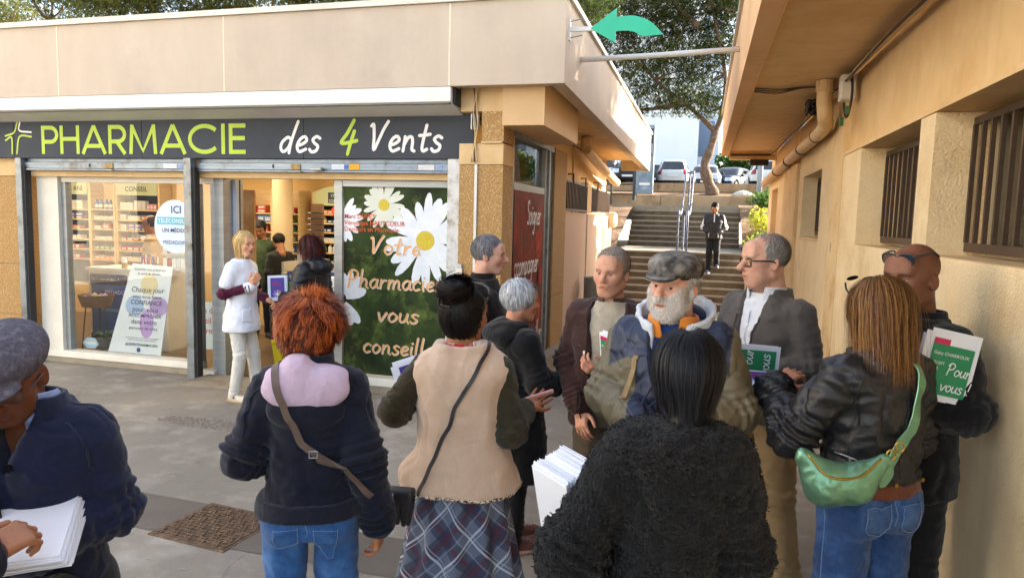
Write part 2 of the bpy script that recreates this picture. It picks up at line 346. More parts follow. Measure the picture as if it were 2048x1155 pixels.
        for ax in range(3):
            o = [0, 0, 0]; o[ax] = 1; A = ins[:-1, :-1, :-1]; B = ins[o[0]:n[0]+o[0], o[1]:n[1]+o[1], o[2]:n[2]+o[2]]
            e = np.argwhere(A != B); u, v = [(1, 2), (2, 0), (0, 1)][ax]; e = e[(e[:, u] > 0) & (e[:, v] > 0)]
            du = np.zeros(3, int); du[u] = 1; dv = np.zeros(3, int); dv[v] = 1
            q = np.stack([idx[tuple((e-du-dv).T)], idx[tuple((e-dv).T)], idx[tuple(e.T)], idx[tuple((e-du).T)]], 1)
            flip = ~A[tuple(e.T)]; q[flip] = q[flip][:, ::-1]; F.append(q)
        F = np.concatenate(F); F = F[(F >= 0).all(1)]
        return V, F
def vnormals(V, F):
    n = np.cross(V[F[:, 2]]-V[F[:, 0]], V[F[:, 3]]-V[F[:, 1]]); N = np.zeros_like(V)
    for i in range(4): np.add.at(N, F[:, i], n)
    return N/(np.linalg.norm(N, axis=1)[:, None]+1e-9)
def relax(V, F, it=1, lam=.5):
    for _ in range(it):
        A = np.zeros_like(V); c = np.zeros(len(V))
        for i in range(4):
            for j in (1, 3): np.add.at(A, F[:, i], V[F[:, (i+j) % 4]]); np.add.at(c, F[:, i], 1)
        V = V+(A/np.maximum(c, 1)[:, None]-V)*lam
    return V
# ================================================================ materials of the place
M_fascia = mat("fascia_render", '#c6b7a6', '#bcac9a', rough=.9, scale=3, stretch=(1, 1, .35), streak=.05, c3='#b5a697', scale3=.9, bump=.25, bscale=160, bdist=.004)
M_rend = mat("cream_render", '#e0c293', '#d0ae7c', rough=.9, scale=3, streak=.12, c3='#cba46f', scale3=1.1, bump=.35, bscale=140, bdist=.005)
M_rough = mat("roughcast", '#f6e0b6', '#ebcf9f', rough=.95, scale=4, streak=.1, c3='#d9ba88', scale3=1.6, bump=1., bscale=75, bdist=.014)
M_rough2 = mat("roughcast_heavy", '#e8cc9c', '#d6b586', rough=.95, scale=4, bump=1., bscale=48, bdist=.022)
M_pink = mat("pink_roughcast", '#d8bda4', '#c7a98e', rough=.95, scale=120, detail=3, bump=.8, bscale=130, bdist=.006)
M_stone = mat("aggregate_stone", '#b9925b', '#8e6a3c', rough=.85, scale=95, detail=3, c3='#d8bd8c', scale3=60, bump=.6, bscale=110, bdist=.005)
M_white = mat("white_metal", '#e4e4e0', '#d2d0ca', rough=.45, scale=3, bump=.05, bscale=20)
M_offw = mat("aged_white_panel", '#e9e4d8', '#d8d0c0', rough=.6, scale=4)
M_cap = mat("coping_metal", '#cfcac0', '#b3ada2', rough=.45, scale=2, metal=.2, stretch=(1, 1, 4))
M_board = mat("anthracite_board", '#4b4f57', '#41454d', spec=.2, rough=.75, scale=2, bump=.05, bscale=90)
M_alu = mat("grey_aluminium", '#a7abad', '#8d9294', rough=.4, scale=5, metal=.45, stretch=(.3, 1, 4))
M_shut = mat("shutter_steel", '#8b98a6', '#6f7c8a', rough=.42, metal=.55, scale=6, stretch=(.3, 1, 5), c3='#5b5148', scale3=5)
M_steel = mat("galvanised_steel", '#8d9499', '#71787d', rough=.42, metal=.5, scale=8, c3='#57463a', scale3=7)
M_black = mat("black_rubber", (.012, .012, .013), (.03, .028, .026), rough=.7, scale=20)
M_iron = mat("brown_painted_iron", '#4c3a2c', '#3a2b20', rough=.5, scale=20)
M_concrete = mat("step_concrete", '#806d54', '#5f503d', rough=.95, scale=4, detail=9, c3='#534636', scale3=3, bump=.6, bscale=70, bdist=.006)
M_nosing = mat("worn_concrete", '#a59a87', '#8b806d', rough=.9, scale=6, bump=.4, bscale=90, bdist=.004)
M_wallc = mat("retaining_concrete", '#bba283', '#9c8364', rough=.95, scale=2.5, stretch=(1, 1, .3), c3='#7a6449', scale3=1.5, bump=.4, bscale=50, bdist=.006)
M_soil = mat("dry_soil", '#8b6b4c', '#5e4632', rough=1, scale=5, detail=10, c3='#a58a66', scale3=6, bump=1, bscale=24, bdist=.05)
M_glass = glassmat("window_glass", (.96, .97, .96), .026)
M_glassd = glassmat("film_glass", (1, 1, 1), .03)
M_pipe = mat("cream_pipe", '#d9ba8c', '#c2a274', rough=.55, scale=5)
M_cable = mat("dark_cable", (.03, .025, .02), rough=.6)

def ground_mat():
    m = mat("old_asphalt", '#989085', '#847b6f', rough=.95, scale=1.1, detail=12, c3='#b0a89c', scale3=2.3, bump=.8, bscale=170, bdist=.006)
    n = m.node_tree.nodes; l = m.node_tree.links; b = n['Principled BSDF']; src = b.inputs['Base Color'].links[0].from_socket
    tc = n.new("ShaderNodeTexCoord")
    # fine grit speckle
    g = n.new("ShaderNodeTexNoise"); g.inputs['Scale'].default_value = 260; g.inputs['Detail'].default_value = 3; l.new(tc.outputs['Object'], g.inputs['Vector'])
    gr = n.new("ShaderNodeMapRange"); gr.inputs[1].default_value = .3; gr.inputs[2].default_value = .7; gr.inputs[3].default_value = .72; gr.inputs[4].default_value = 1.25; l.new(g.outputs[0], gr.inputs[0])
    m1 = n.new("ShaderNodeMix"); m1.data_type = 'RGBA'; m1.blend_type = 'MULTIPLY'; m1.inputs[0].default_value = 1; l.new(src, m1.inputs[6]); l.new(gr.outputs[0], m1.inputs[7])
    # hairline cracks
    wv = n.new("ShaderNodeTexNoise"); wv.inputs['Scale'].default_value = 1.6; wv.inputs['Detail'].default_value = 8; l.new(tc.outputs['Object'], wv.inputs['Vector'])
    mxv = n.new("ShaderNodeMix"); mxv.data_type = 'RGBA'; mxv.inputs[0].default_value = .16; l.new(tc.outputs['Object'], mxv.inputs[6]); l.new(wv.outputs['Color'], mxv.inputs[7])
    vo = n.new("ShaderNodeTexVoronoi"); vo.feature = 'DISTANCE_TO_EDGE'; vo.inputs['Scale'].default_value = .75; l.new(mxv.outputs[2], vo.inputs['Vector'])
    cr = n.new("ShaderNodeMapRange"); cr.inputs[1].default_value = 0; cr.inputs[2].default_value = .005; cr.inputs[3].default_value = .8; cr.inputs[4].default_value = 1; l.new(vo.outputs['Distance'], cr.inputs[0])
    m2 = n.new("ShaderNodeMix"); m2.data_type = 'RGBA'; m2.blend_type = 'MULTIPLY'; m2.inputs[0].default_value = 1; l.new(m1.outputs[2], m2.inputs[6]); l.new(cr.outputs[0], m2.inputs[7])
    # blotches: damp stains
    st = n.new("ShaderNodeTexNoise"); st.inputs['Scale'].default_value = .55; st.inputs['Detail'].default_value = 9; st.inputs['Roughness'].default_value = .7; l.new(tc.outputs['Object'], st.inputs['Vector'])
    sr = n.new("ShaderNodeMapRange"); sr.inputs[1].default_value = .4; sr.inputs[2].default_value = .6; sr.inputs[3].default_value = .74; sr.inputs[4].default_value = 1.1; l.new(st.outputs[0], sr.inputs[0])
    m3 = n.new("ShaderNodeMix"); m3.data_type = 'RGBA'; m3.blend_type = 'MULTIPLY'; m3.inputs[0].default_value = 1; l.new(m2.outputs[2], m3.inputs[6]); l.new(sr.outputs[0], m3.inputs[7])
    vg = n.new("ShaderNodeTexVoronoi"); vg.inputs['Scale'].default_value = 2.6; l.new(tc.outputs['Object'], vg.inputs['Vector']); vr = n.new("ShaderNodeMapRange"); vr.inputs[1].default_value = .035; vr.inputs[2].default_value = .06; vr.inputs[3].default_value = .72; vr.inputs[4].default_value = 1; l.new(vg.outputs['Distance'], vr.inputs[0])
    m4 = n.new("ShaderNodeMix"); m4.data_type = 'RGBA'; m4.blend_type = 'MULTIPLY'; m4.inputs[0].default_value = 1; l.new(m3.outputs[2], m4.inputs[6]); l.new(vr.outputs[0], m4.inputs[7])
    l.new(m4.outputs[2], b.inputs['Base Color']); return m
M_ground = ground_mat()
M_patch = mat("dark_asphalt_patch", '#6b6259', '#5b534b', rough=.95, scale=3, detail=10, bump=.5, bscale=200, bdist=.004)

def box(name, a, b, m, parent=None, bev=0., kind=None):
    o = MB().box(a, b, bev).build(name, m, parent)
    if kind: o['kind'] = kind
    return o

# ================================================================ ground
g = MB(); g.quad((-300, -300, 0), (300, -300, 0), (300, 400, 0), (-300, 400, 0)); tag(g.build("ground", M_ground), kind='structure')
pt = MB(); pt.quad((-5.2, 3.36, .004), (-2.97, 3.27, .004), (-2.92, 3.69, .004), (-5.2, 3.78, .004)); pt.quad((-2.46, 3.22, .004), (-1.2, 3.2, .004), (-1.2, 3.62, .004), (-2.44, 3.64, .004)); 
tag(pt.build("pavement_patch", M_patch), kind='structure')
tag(box("door_threshold", (-5.33, 6.2, -.05), (-3.72, 6.70, .03), mat("threshold_concrete", '#938877', '#7c7160', rough=.95, scale=3, c3='#655b4c', scale3=4, bump=.4, bscale=120, bdist=.004), bev=.012), kind='structure')
# rubble scars in the asphalt: loose grit
def grit(name, cx, cy, rx, ry, n, label):
    mb = MB()
    for _ in range(n):
        a = random.random()*6.28; r = math.sqrt(random.random()); x = cx+rx*r*math.cos(a); y = cy+ry*r*math.sin(a); s = random.uniform(.004, .013)
        q = random.random()*3; p = [(x+s*math.cos(q+k*2.1)*random.uniform(.7, 1.2), y+s*math.sin(q+k*2.1)*random.uniform(.7, 1.2), .001) for k in range(3)]
        mb.add(p+[(x, y, s*.6)], [(0, 1, 3), (1, 2, 3), (2, 0, 3)])
    tag(mb.build(name, mat("grit_stone", '#97897a', '#6b5f50', rough=1, scale=30)), label, 'grit', kind='stuff')
grit("gravel", -4.05, 5.15, .62, .13, 900, "loose grit in a worn scar of the asphalt before the door")
grit("gravel", -4.1, 5.85, .35, .06, 260, "thin line of grit beside the white shoes")
grit("gravel", -5.25, 6.38, .16, .06, 150, "small weedy grit by the shutter post foot")
grit("gravel", -1.6, 4.6, .4, .12, 300, "grit scattered beside the dark trench patch")
lt = MB()
for _ in range(170):
    x, y = random.uniform(-7.5, .6), random.uniform(2.4, 13); a = random.random()*6.28; L_ = random.uniform(.012, .035); w_ = L_*random.uniform(.12, .5); c_, s_ = math.cos(a), math.sin(a)
    lt.add([(x+c_*L_, y+s_*L_, .002), (x-s_*w_, y+c_*w_, .006), (x-c_*L_, y-s_*L_, .003), (x+s_*w_, y-c_*w_, .005)], [(0, 1, 2, 3)])
tag(lt.build("leaf_litter", mat("dry_litter", '#6a5238', '#b0a48c', rough=.9, scale=2.5)), "scattered dry leaves and paper bits on the asphalt", "litter", kind='stuff')
# manhole cover: frame, plate, raised tread
mh = empty("manhole_cover", (-2.71, 3.44, 0), R(-6), "rusty brown rectangular manhole cover with raised tread in the paving", "manhole cover")
M_rust = mat("rusty_cast_iron", '#6f5845', '#53402f', rough=.75, scale=9, metal=.25, c3='#8a7058', scale3=14, bump=.3, bscale=120, bdist=.003)
box("frame", (-.275, -.245, 0), (.275, .245, .006), M_rust, mh); box("plate", (-.255, -.225, .0065), (.255, .225, .010), M_rust, mh)
tr = MB()
for i in range(-7, 8):
    for j in range(-6, 7):
        x, y = i*.034+(.017 if j % 2 else 0), j*.034
        if abs(x) > .243 or abs(y) > .212: continue
        a = [R(90), R(210), R(330)][(i+j) % 3]; dx, dy = math.cos(a)*.014, math.sin(a)*.014; nx, ny = -math.sin(a)*.0035, math.cos(a)*.0035
        tr.prism([(x-dx+nx, y-dy+ny), (x+dx+nx, y+dy+ny), (x+dx-nx, y+dy-ny), (x-dx-nx, y-dy-ny)], .0103, .0165, 2)
tag(tr.build("tread", mat("worn_tread_iron", '#7d6750', '#5f4b38', rough=.6, metal=.35, scale=12), mh), kind='stuff')

# ================================================================ pharmacy building
ph = empty("pharmacy_building", (-2, 6.6, 0), 0, "low beige rendered pharmacy building with wide flat roof fascia and glazed shopfront", "building")
def P(name, a, b, m, bev=0., par=ph):   # part in world coordinates
    q = par.matrix_world.translation if False else Vector((0, 0, 0))
    l0 = par.location if par.parent is None else par.location+par.parent.location
    o = MB().box(tuple(Vector(a)-l0), tuple(Vector(b)-l0), bev).build(name, m, par); return o
def PM(name, mb, m, par=ph, smooth=False):
    l0 = par.location if par.parent is None else par.location+par.parent.location
    mb.v = [tuple(Vector(v)-l0) for v in mb.v]; return mb.build(name, m, par, smooth)
FX, FY = -1.27, 6.17
# roof slab and soffit
PM("roof_slab", MB().box((-14, 6.30, 3.56), (FX-.13, 15.2, 3.70)), M_rend)
PM("soffit", MB().prism([(6.30, 3.09), (13.92, 3.005), (13.92, 3.085), (6.30, 3.17)], -14, FX-.131, 0), M_rend)
# front fascia: three rendered panels with pale joints, and the alley side, slightly falling
for x0, x1 in ((-14, -6.755), (-6.74, -4.70), (-4.685, -2.335), (-2.32, FX-.001)): P("fascia_panel", (x0, FY, 3.02), (x1, FY+.128, 3.745), M_fascia)
for x in (-6.7475, -4.6925, -2.3275): P("joint_strip", (x-.0074, FY-.002, 3.022), (x+.0074, FY+.1, 3.742), mat("joint_mastic", '#ecdcc4', '#e0cdb2', rough=.8, scale=8))
sf = MB(); sf.prism([(FY+.001, 3.021), (15.35, 2.905), (15.35, 3.648), (FY+.001, 3.744)], FX-.13, FX, 0); PM("side_fascia", sf, M_fascia)
PM("end_beam", MB().box((-1.85, 15.15, 2.906), (FX-.131, 15.349, 3.5)), M_rend)
PM("coping", MB().box((-14, FY-.03, 3.747), (FX+.03, FY+.14, 3.80)).prism([(FY+.14, 3.746), (15.38, 3.651), (15.38, 3.70), (FY+.14, 3.80)], FX-.14, FX+.03, 0), M_cap)
# awning box below the fascia
PM("awning_box", MB().prism([(6.164, 2.885), (6.164, 3.014), (6.60, 3.014), (6.60, 2.80), (6.56, 2.80)], -14, -2.31, 0), M_white)
P("awning_soffit", (-14, 6.175, 2.868), (-2.325, 6.545, 2.883), mat("awning_underside", '#8f8d86', '#7d7a72', rough=.7, scale=2))
P("awning_end_plate", (-2.308, 6.22, 2.87), (-2.285, 6.6, 3.017), M_black)
P("lintel_board", (-14, 6.602, 2.2), (-2.29, 6.70, 3.02), M_rend)
# left stone wall, shutter guide rails and the frame of the shopfront
for k, (z0, z1) in enumerate(((0, .55), (.554, 1.16), (1.164, 1.77), (1.774, 2.33))): P("stone_panel", (-9.9, 6.62, z0), (-7.80, 6.78, z1), M_stone)
P("stone_band", (-9.9, 6.615, 2.334), (-7.8, 6.7, 2.40), M_offw)
def rail(x0, x1, y0, m=M_steel):
    P("guide_rail", (x0, y0, 0), (x1, y0+.09, 2.40), m, .006); P("rail_gasket", (x1+.002, y0+.02, 0), (x1+.03, y0+.10, 2.30), M_black)
rail(-7.79, -7.70, 6.50); rail(-5.44, -5.345, 6.46); 
P("white_post", (-2.46, 6.52, .0), (-2.335, 6.66, 2.40), mat("scuffed_white_paint", '#dfe1e1', '#b9bdbf', rough=.5, scale=7, stretch=(1, 1, .3), c3='#8d7f70', scale3=6), .006)
for x0, x1 in ((-7.695, -5.45), (-5.335, -2.465)):
    s = PM("rolling_shutter", MB().box((x0, 6.545, 2.285), (x1, 6.60, 2.355), .004).box((x0, 6.535, 2.262), (x1, 6.60, 2.282), .004).box((x0+.01, 6.575, 2.357), (x1-.01, 6.60, 2.40), .004), M_shut)
    P("lock_plate", (x0+1.15, 6.535, 2.29), (x0+1.26, 6.544, 2.345), mat("brass_plate", '#9a8355', '#6d5b38', rough=.5, metal=.5, scale=20))
    P("keyhole", (x0+.93, 6.538, 2.305), (x0+.945, 6.544, 2.34), M_black); P("handle", (x0+1.14, 6.50, 2.262), (x0+1.28, 6.534, 2.275), M_alu, .004)
    P("sticker", (x1-.31, 6.5405, 2.293), (x1-.14, 6.5445, 2.345), plain('#d9d9dc')); P("sticker", (x1-.125, 6.5405, 2.297), (x1-.06, 6.5445, 2.34), plain('#8fa3d0'))
P("sticker", (-3.72, 6.5405, 2.292), (-3.58, 6.5445, 2.347), plain('#cfd8e6')); P("sticker", (-3.575, 6.5405, 2.30), (-3.535, 6.5445, 2.34), plain('#2f6fd0')); P("sticker", (-3.525, 6.5405, 2.291), (-3.41, 6.5445, 2.348), plain('#e0a51e'))
P("shutter_lock", (-3.92, 6.47, 2.275), (-3.80, 6.534, 2.31), M_alu, .01)
# shopfront frame
W0, W1 = 6.72, 6.79
P("white_side_panel", (-7.66, 6.66, .06), (-7.355, 6.80, 2.258), M_offw)
P("plinth", (-7.69, 6.64, 0), (-5.45, 6.8, .072), M_nosing, .01); P("window_sill", (-7.66, 6.625, .074), (-5.45, 6.80, .152), M_offw, .008)
P("head_frame", (-7.35, 6.70, 2.14), (-5.25, 6.79, 2.258), M_offw); P("window_stile", (-7.353, 6.705, .153), (-7.29, 6.79, 2.139), M_alu, .004)
P("window_stile", (-5.50, 6.705, .153), (-5.452, 6.79, 2.139), M_alu, .004); P("window_stile", (-5.30, 6.705, .08), (-5.25, 6.79, 2.139), M_alu, .004); P("window_sill", (-5.448, 6.66, .0), (-5.25, 6.80, .07), M_offw)
P("window_pane", (-7.289, 6.74, .153), (-5.501, 6.746, 2.139), M_glass); P("window_pane", (-5.451, 6.74, .071), (-5.301, 6.746, 2.139), M_glass)
P("door_jamb", (-5.248, 6.70, .0), (-5.13, 7.05, 2.20), M_alu, .004); P("sliding_door_edge", (-5.128, 6.86, .03), (-5.09, 6.92, 2.20), plain('#b7c6dc', .4)); P("door_gasket", (-5.129, 6.93, .03), (-5.10, 6.96, 2.2), M_black)
P("door_header", (-5.249, 6.69, 2.203), (-2.47, 6.80, 2.275), M_alu, .004)
sn = P("motion_sensor", (-4.66, 6.62, 2.215), (-4.36, 6.688, 2.262), plain('#151515', .35), .012)
P("door_jamb", (-3.775, 6.69, .0), (-3.68, 6.80, 2.202), M_alu, .004)
P("window_sill", (-3.678, 6.60, .085), (-2.465, 6.80, .175), M_offw, .008); P("plinth", (-3.70, 6.62, 0), (-2.44, 6.8, .083), M_nosing, .01)
P("head_frame", (-3.678, 6.69, 2.13), (-2.465, 6.80, 2.201), M_alu, .004); P("window_stile", (-2.50, 6.69, .176), (-2.466, 6.80, 2.129), M_alu)
# ---- corner pillar, stone above and below a rendered band
P("pillar_stone", (-2.285, 6.37, 0), (-1.86, 6.72, 1.12), M_stone); P("pillar_stone", (-2.285, 6.37, 1.124), (-1.86, 6.72, 2.335), M_stone)
P("pillar_band", (-2.29, 6.365, 2.338), (-1.858, 6.72, 2.53), M_rend, .004); P("pillar_stone", (-2.07, 6.36, 2.545), (-1.857, 6.72, 2.82), M_stone); P("pillar_ledge", (-2.07, 6.34, 2.531), (-1.87, 6.37, 2.545), M_rend)
P("pillar_head", (-2.285, 6.38, 2.823), (-1.859, 6.72, 3.09), M_rend); P("conduit_cover", (-2.13, 6.352, .98), (-2.105, 6.369, 2.336), M_white)
P("junction_box", (-2.18, 6.36, 2.66), (-2.11, 6.42, 2.80), M_offw, .005); P("bell_panel", (-2.30, 6.345, 1.23), (-2.235, 6.369, 1.37), M_offw, .004); P("bell_label", (-2.297, 6.341, 1.375), (-2.24, 6.368, 1.405), plain('#c8d0da'))
for k in range(4):
    pts = [(-2.15+.012*k+.01*math.sin(j*1.3+k), 6.35-.006*(k % 2), 3.04-.085*j) for j in range(9)]
    PM("cable", MB().tube(catmull(pts, 4), .006, 5), [M_cable, M_pipe, M_cable, M_pipe][k], smooth=True)
# ---- alley side: poppy window, second pillar, roughcast wall, grilles
P("rear_wall", (-11.6, 10.35, 0), (-1.95, 10.5, 3.05), M_rend)
P("sill_step", (-2.0, 6.722, 0), (-1.72, 8.80, .27), M_nosing, .01)
P("window_stile", (-1.93, 6.725, .271), (-1.87, 6.80, 2.66), M_alu); P("window_sill", (-1.95, 6.801, .271), (-1.86, 8.13, .34), M_alu); P("transom", (-1.93, 6.801, 2.13), (-1.865, 8.13, 2.20), M_alu)
P("window_stile", (-1.935, 8.131, .271), (-1.86, 8.22, 2.66), M_alu); P("guide_rail", (-1.90, 8.221, .271), (-1.835, 8.30, 2.66), M_steel); P("rail_gasket", (-1.90, 8.301, .10), (-1.84, 8.46, 2.66), M_black)
P("window_pane", (-1.905, 6.801, 2.2), (-1.899, 8.13, 2.64), M_glass)
P("rolling_shutter", (-1.92, 6.725, 2.64), (-1.83, 8.46, 2.70), M_steel)
PM("soffit_box", MB().box((-1.86, 6.31, 2.685), (-1.47, 7.98, 3.09)), mat("box_render", '#d8b78c', '#cca97c', rough=.85, scale=2))
P("window_head", (-2.0, 6.722, 2.70), (-1.861, 9.2, 3.09), M_rend)
for z0, z1 in ((0, .9), (.904, 1.82), (1.824, 2.7)): P("pillar_stone", (-2.1, 8.47, z0), (-1.82, 9.20, z1), M_stone)
P("side_wall", (-2.05, 9.201, 0), (-1.85, 11.05, 1.95), M_pink); P("side_wall", (-2.05, 11.051, 0), (-1.835, 13.9, 1.93), M_pink)
P("upper_wall", (-2.10, 9.201, 1.95), (-1.97, 13.9, 3.09), M_rend); P("window_pier", (-1.969, 11.0, 1.951), (-1.84, 11.4, 2.42), M_rend)
for y0, y1 in ((9.24, 10.95), (11.45, 13.5)):
    gr = empty("window_grille", (-1.84-ph.location.x, y0-ph.location.y, 1.95-ph.location.z)); gr.parent = ph
    for z in (.02, .40): MB().box((-.012, 0, z), (.012, y1-y0, z+.025)).build("rail", M_iron, gr)
    nb = int((y1-y0)/.105)
    for i in range(nb+1): MB().box((-.008, i*(y1-y0)/nb-.008, .045), (.008, i*(y1-y0)/nb+.008, .40)).build("bar", M_iron, gr)
    for i in range(2): MB().tube([(-.06, .45+i*1.0, .52), (0.02, .45+i*1.0, .52), (.02, .45+i*1.0, .38)], .012, 6).build("hook", M_iron, gr)
dp = catmull([(-1.75, 10.2, 3.02), (-1.75, 10.2, 2.9), (-1.74, 10.45, 2.82), (-1.72, 12.9, 2.60), (-1.72, 13.5, 2.56)], 5); PM("downpipe", MB().tube(dp, .075, 14), M_pipe, smooth=True)
PM("cable", MB().tube(catmull([(-1.9, 8.6, 2.93), (-1.86, 9.4, 2.88), (-1.85, 10.2, 2.86), (-1.8, 10.9, 2.82), (-1.82, 13.8, 2.9)], 6), .012, 5), M_cable, smooth=True)
PM("wall_lamp", MB().tube([(-1.832, 13.55, 1.86), (-1.73, 13.55, 1.86), (-1.69, 13.55, 1.86)], [.15, .15, .10], 18), mat("lamp_opal", '#e8dcc0', '#d9cba8', rough=.4, scale=3), smooth=False)
for x0, x1, yy in ((-14, -9.9, 6.62),): P("stone_panel", (x0, yy, 0), (x1-.004, yy+.16, 2.4), M_stone)

# ================================================================ sign board
sg = empty("shop_sign", (-5.2, 6.52, 2.4), 0, "long anthracite fascia sign reading PHARMACIE des 4 Vents", "sign")
for x0, x1 in ((-9.6, -7.81), (-7.805, -6.02), (-6.015, -4.03), (-4.025, -2.2)): MB().box((x0+5.2, 0, 0), (x1+5.2, .075, .43), .003).build("sign_panel", M_board, sg)
M_lime = mat("lime_vinyl", '#b4cf2c', '#a6c31f', rough=.45, scale=5); M_vwhite = mat("white_vinyl", '#efefef', '#e2e2e2', rough=.45, scale=5)
def arc(cx, cz, rx, rz, a0, a1, n=18): return [(cx+rx*math.cos(R(a0+(a1-a0)*i/n)), cz+rz*math.sin(R(a0+(a1-a0)*i/n))) for i in range(n+1)]
BL = {'P': (.60, [[(.09, 0), (.09, 1)], [(.09, .93), (.34, .93)]+arc(.34, .68, .2, .25, 90, -90)+[(.09, .43)]]),
      'H': (.70, [[(.09, 0), (.09, 1)], [(.61, 0), (.61, 1)], [(.09, .53), (.61, .53)]]),
      'A': (.82, [[(.06, 0), (.41, .98)], [(.76, 0), (.41, .98)], [(.2, .28), (.62, .28)]]),
      'R': (.62, [[(.09, 0), (.09, 1)], [(.09, .93), (.34, .93)]+arc(.34, .68, .2, .25, 90, -90)+[(.09, .43)], [(.3, .43), (.55, 0)]]),
      'M': (.94, [[(.1, 0), (.15, 1)], [(.84, 0), (.79, 1)], [(.15, .95), (.47, .1), (.79, .95)]]),
      'C': (.90, [arc(.5, .5, .42, .43, 42, 318, 26)]), 'I': (.24, [[(.12, 0), (.12, 1)]]), 'E': (.56, [[(.09, 0), (.09, 1)], [(.09, .93), (.5, .93)], [(.09, .52), (.48, .52)], [(.09, .07), (.5, .07)]])}
tot = sum(BL[c][0] for c in 'PHARMACIE'); sc = 2.74/tot; x = -7.42
for ch in 'PHARMACIE':
    wd, st = BL[ch]; mb = MB()
    for q, s in enumerate(st):
        a = MB(); a.ribbon(np.array([(px*sc, pz*.315) for px, pz in s]), .044, cap=False); a.v = [(v[0], -.0015-.0006*q, v[2]) for v in a.v]; mb.add(a.v, a.f)
    mb.build("letter", M_lime, sg, loc=(x+5.2, 0, .045)); x += wd*sc
script("des", .30, .032, M_vwhite, sg, (-4.31+5.2, -.002, .07), name="letter", slant=.2, gap=.1)
script("4", .31, .036, M_lime, sg, (-3.63+5.2, -.002, .065), name="letter", slant=.2)
script("Vents", .285, .032, M_vwhite, sg, (-3.30+5.2, -.002, .075), name="letter", slant=.12, gap=.085)
for pts, mm in (([(-7.93, .25), (-7.80, .29), (-7.75, .40)], M_lime), ([(-7.55, .24), (-7.72, .24), (-7.77, .05)], M_lime), ([(-7.93, .20), (-7.84, .23), (-7.84, .05)], M_lime), ([(-7.71, .40), (-7.72, .31), (-7.55, .29)], M_vwhite)):
    a = MB(); a.ribbon(catmull([(p[0]+5.2, p[1]) for p in pts], 8), .02); a.build("cross_emblem", mm, sg, loc=(0, -.002, 0))

# ================================================================ daisy film on the right-hand window
def film_mat(name, cols, scale=2.2, seed=0.):
    m = mat(name, cols[0], cols[1], rough=.5, scale=scale, detail=3, c3=cols[2], scale3=scale*1.7, pos=.5, width=.14, spec=.12)
    return m
df = empty("daisy_window_film", (-3.09, 6.715, .18), 0, "printed window film of white daisies on dark green with orange handwriting", "window film")
M_dgreen = film_mat("dark_green_print", ('#20291a', '#384a24', '#6f7f3c'), 2.3)
MB().box((-.585, .0, .0), (.585, .006, 1.95)).build("film", M_dgreen, df)
M_petal = mat("petal_print", '#e9edf2', '#cfd8e6', rough=.4, scale=9, stretch=(1, 1, 1)); M_petal2 = mat("petal_blur_print", '#c9cfc0', '#dfe3da', rough=.5, scale=6); M_eye = mat("daisy_eye_print", '#d9c92b', '#b99d1c', rough=.5, scale=60)
_fz = [0]
def clipx(v, lo, hi): return max(lo, min(hi, v))
def daisy(cx, cz, r, n, eye, a0=0, a1=360, sq=1., m=M_petal):
    fl = MB(); k = 0
    for i in range(n):
        a = R(a0+(a1-a0)*(i+random.uniform(-.3, .3))/n); L = r*random.uniform(.86, 1.06); wdt = r*4.2/n*random.uniform(.85, 1.2)*min(1, 360/(a1-a0)); pts = []
        for t, ww in ((.16, .35), (.4, .8), (.65, 1.), (.85, .85), (.97, .42), (1.0, .0)): pts.append((t, ww))
        loop = [(t, ww) for t, ww in pts]+[(t, -ww) for t, ww in pts[-2::-1]]
        vs = []
        for t, ww in loop:
            px, pz = L*t, ww*wdt*.5; X = cx+(px*math.cos(a)-pz*math.sin(a)); Z = cz+(px*math.sin(a)+pz*math.cos(a))*sq
            vs.append((clipx(X, -.584, .584), -.0012-.00012*(i % 7)-.0007*_fz[0], clipx(Z, .002, 1.948)))
        fl.add(vs, [tuple(range(len(vs)))[::-1]])
    fl.build("daisy_petals", m, df); _fz[0] += 1
    if eye: e = MB(); e.add([(clipx(cx+eye*math.cos(R(q*15)), -.584, .584), -.0028-.0007*_fz[0], cz+eye*math.sin(R(q*15))*sq) for q in range(24)], [tuple(range(24))[::-1]]); e.build("daisy_eye", M_eye, df); _fz[0] += 1
daisy(-.13, 1.77, .25, 18, .06, m=M_petal2); daisy(.33, 1.42, .47, 20, .10, sq=.98); daisy(-.62, 1.62, .25, 18, 0); daisy(-.60, .78, .32, 13, 0, 20, 340)
M_orange = mat("apricot_vinyl", '#e6b07a', '#dca468', rough=.5, scale=8); M_shadow = mat("cream_vinyl", '#e9e4dc', '#d8d3ca', rough=.5, scale=8); M_redv = mat("red_vinyl", '#d0481f', rough=.5)
for t, x0, z0, s in (("Votre", -.29, 1.27, .185), ("Pharmacien", -.545, .915, .185), ("vous", -.2, .575, .185), ("conseille", -.36, .235, .185)):
    sx = {"Votre": .58, "Pharmacien": 1.10, "vous": .47, "conseille": .80}[t]/(stroke_len(t, .06)*s)
    for m_, dx, dz, yy, wd in ((M_shadow, .006, -.006, -.0075, .018), (M_orange, 0, 0, -.0088, .0175)):
        o = script(t, s, wd, m_, df, (x0+dx, yy, z0+dz), name="lettering", slant=.1, gap=.06); o.scale = (sx, 1, 1)
for k, t in enumerate(("Marc DUVET", "Véronique HAUTCOEUR", "Docteurs en Pharmacie")): text(t, .068, M_redv, df, (-.575, -.0095, 1.625-k*.066), bold=.01, sx=.95)
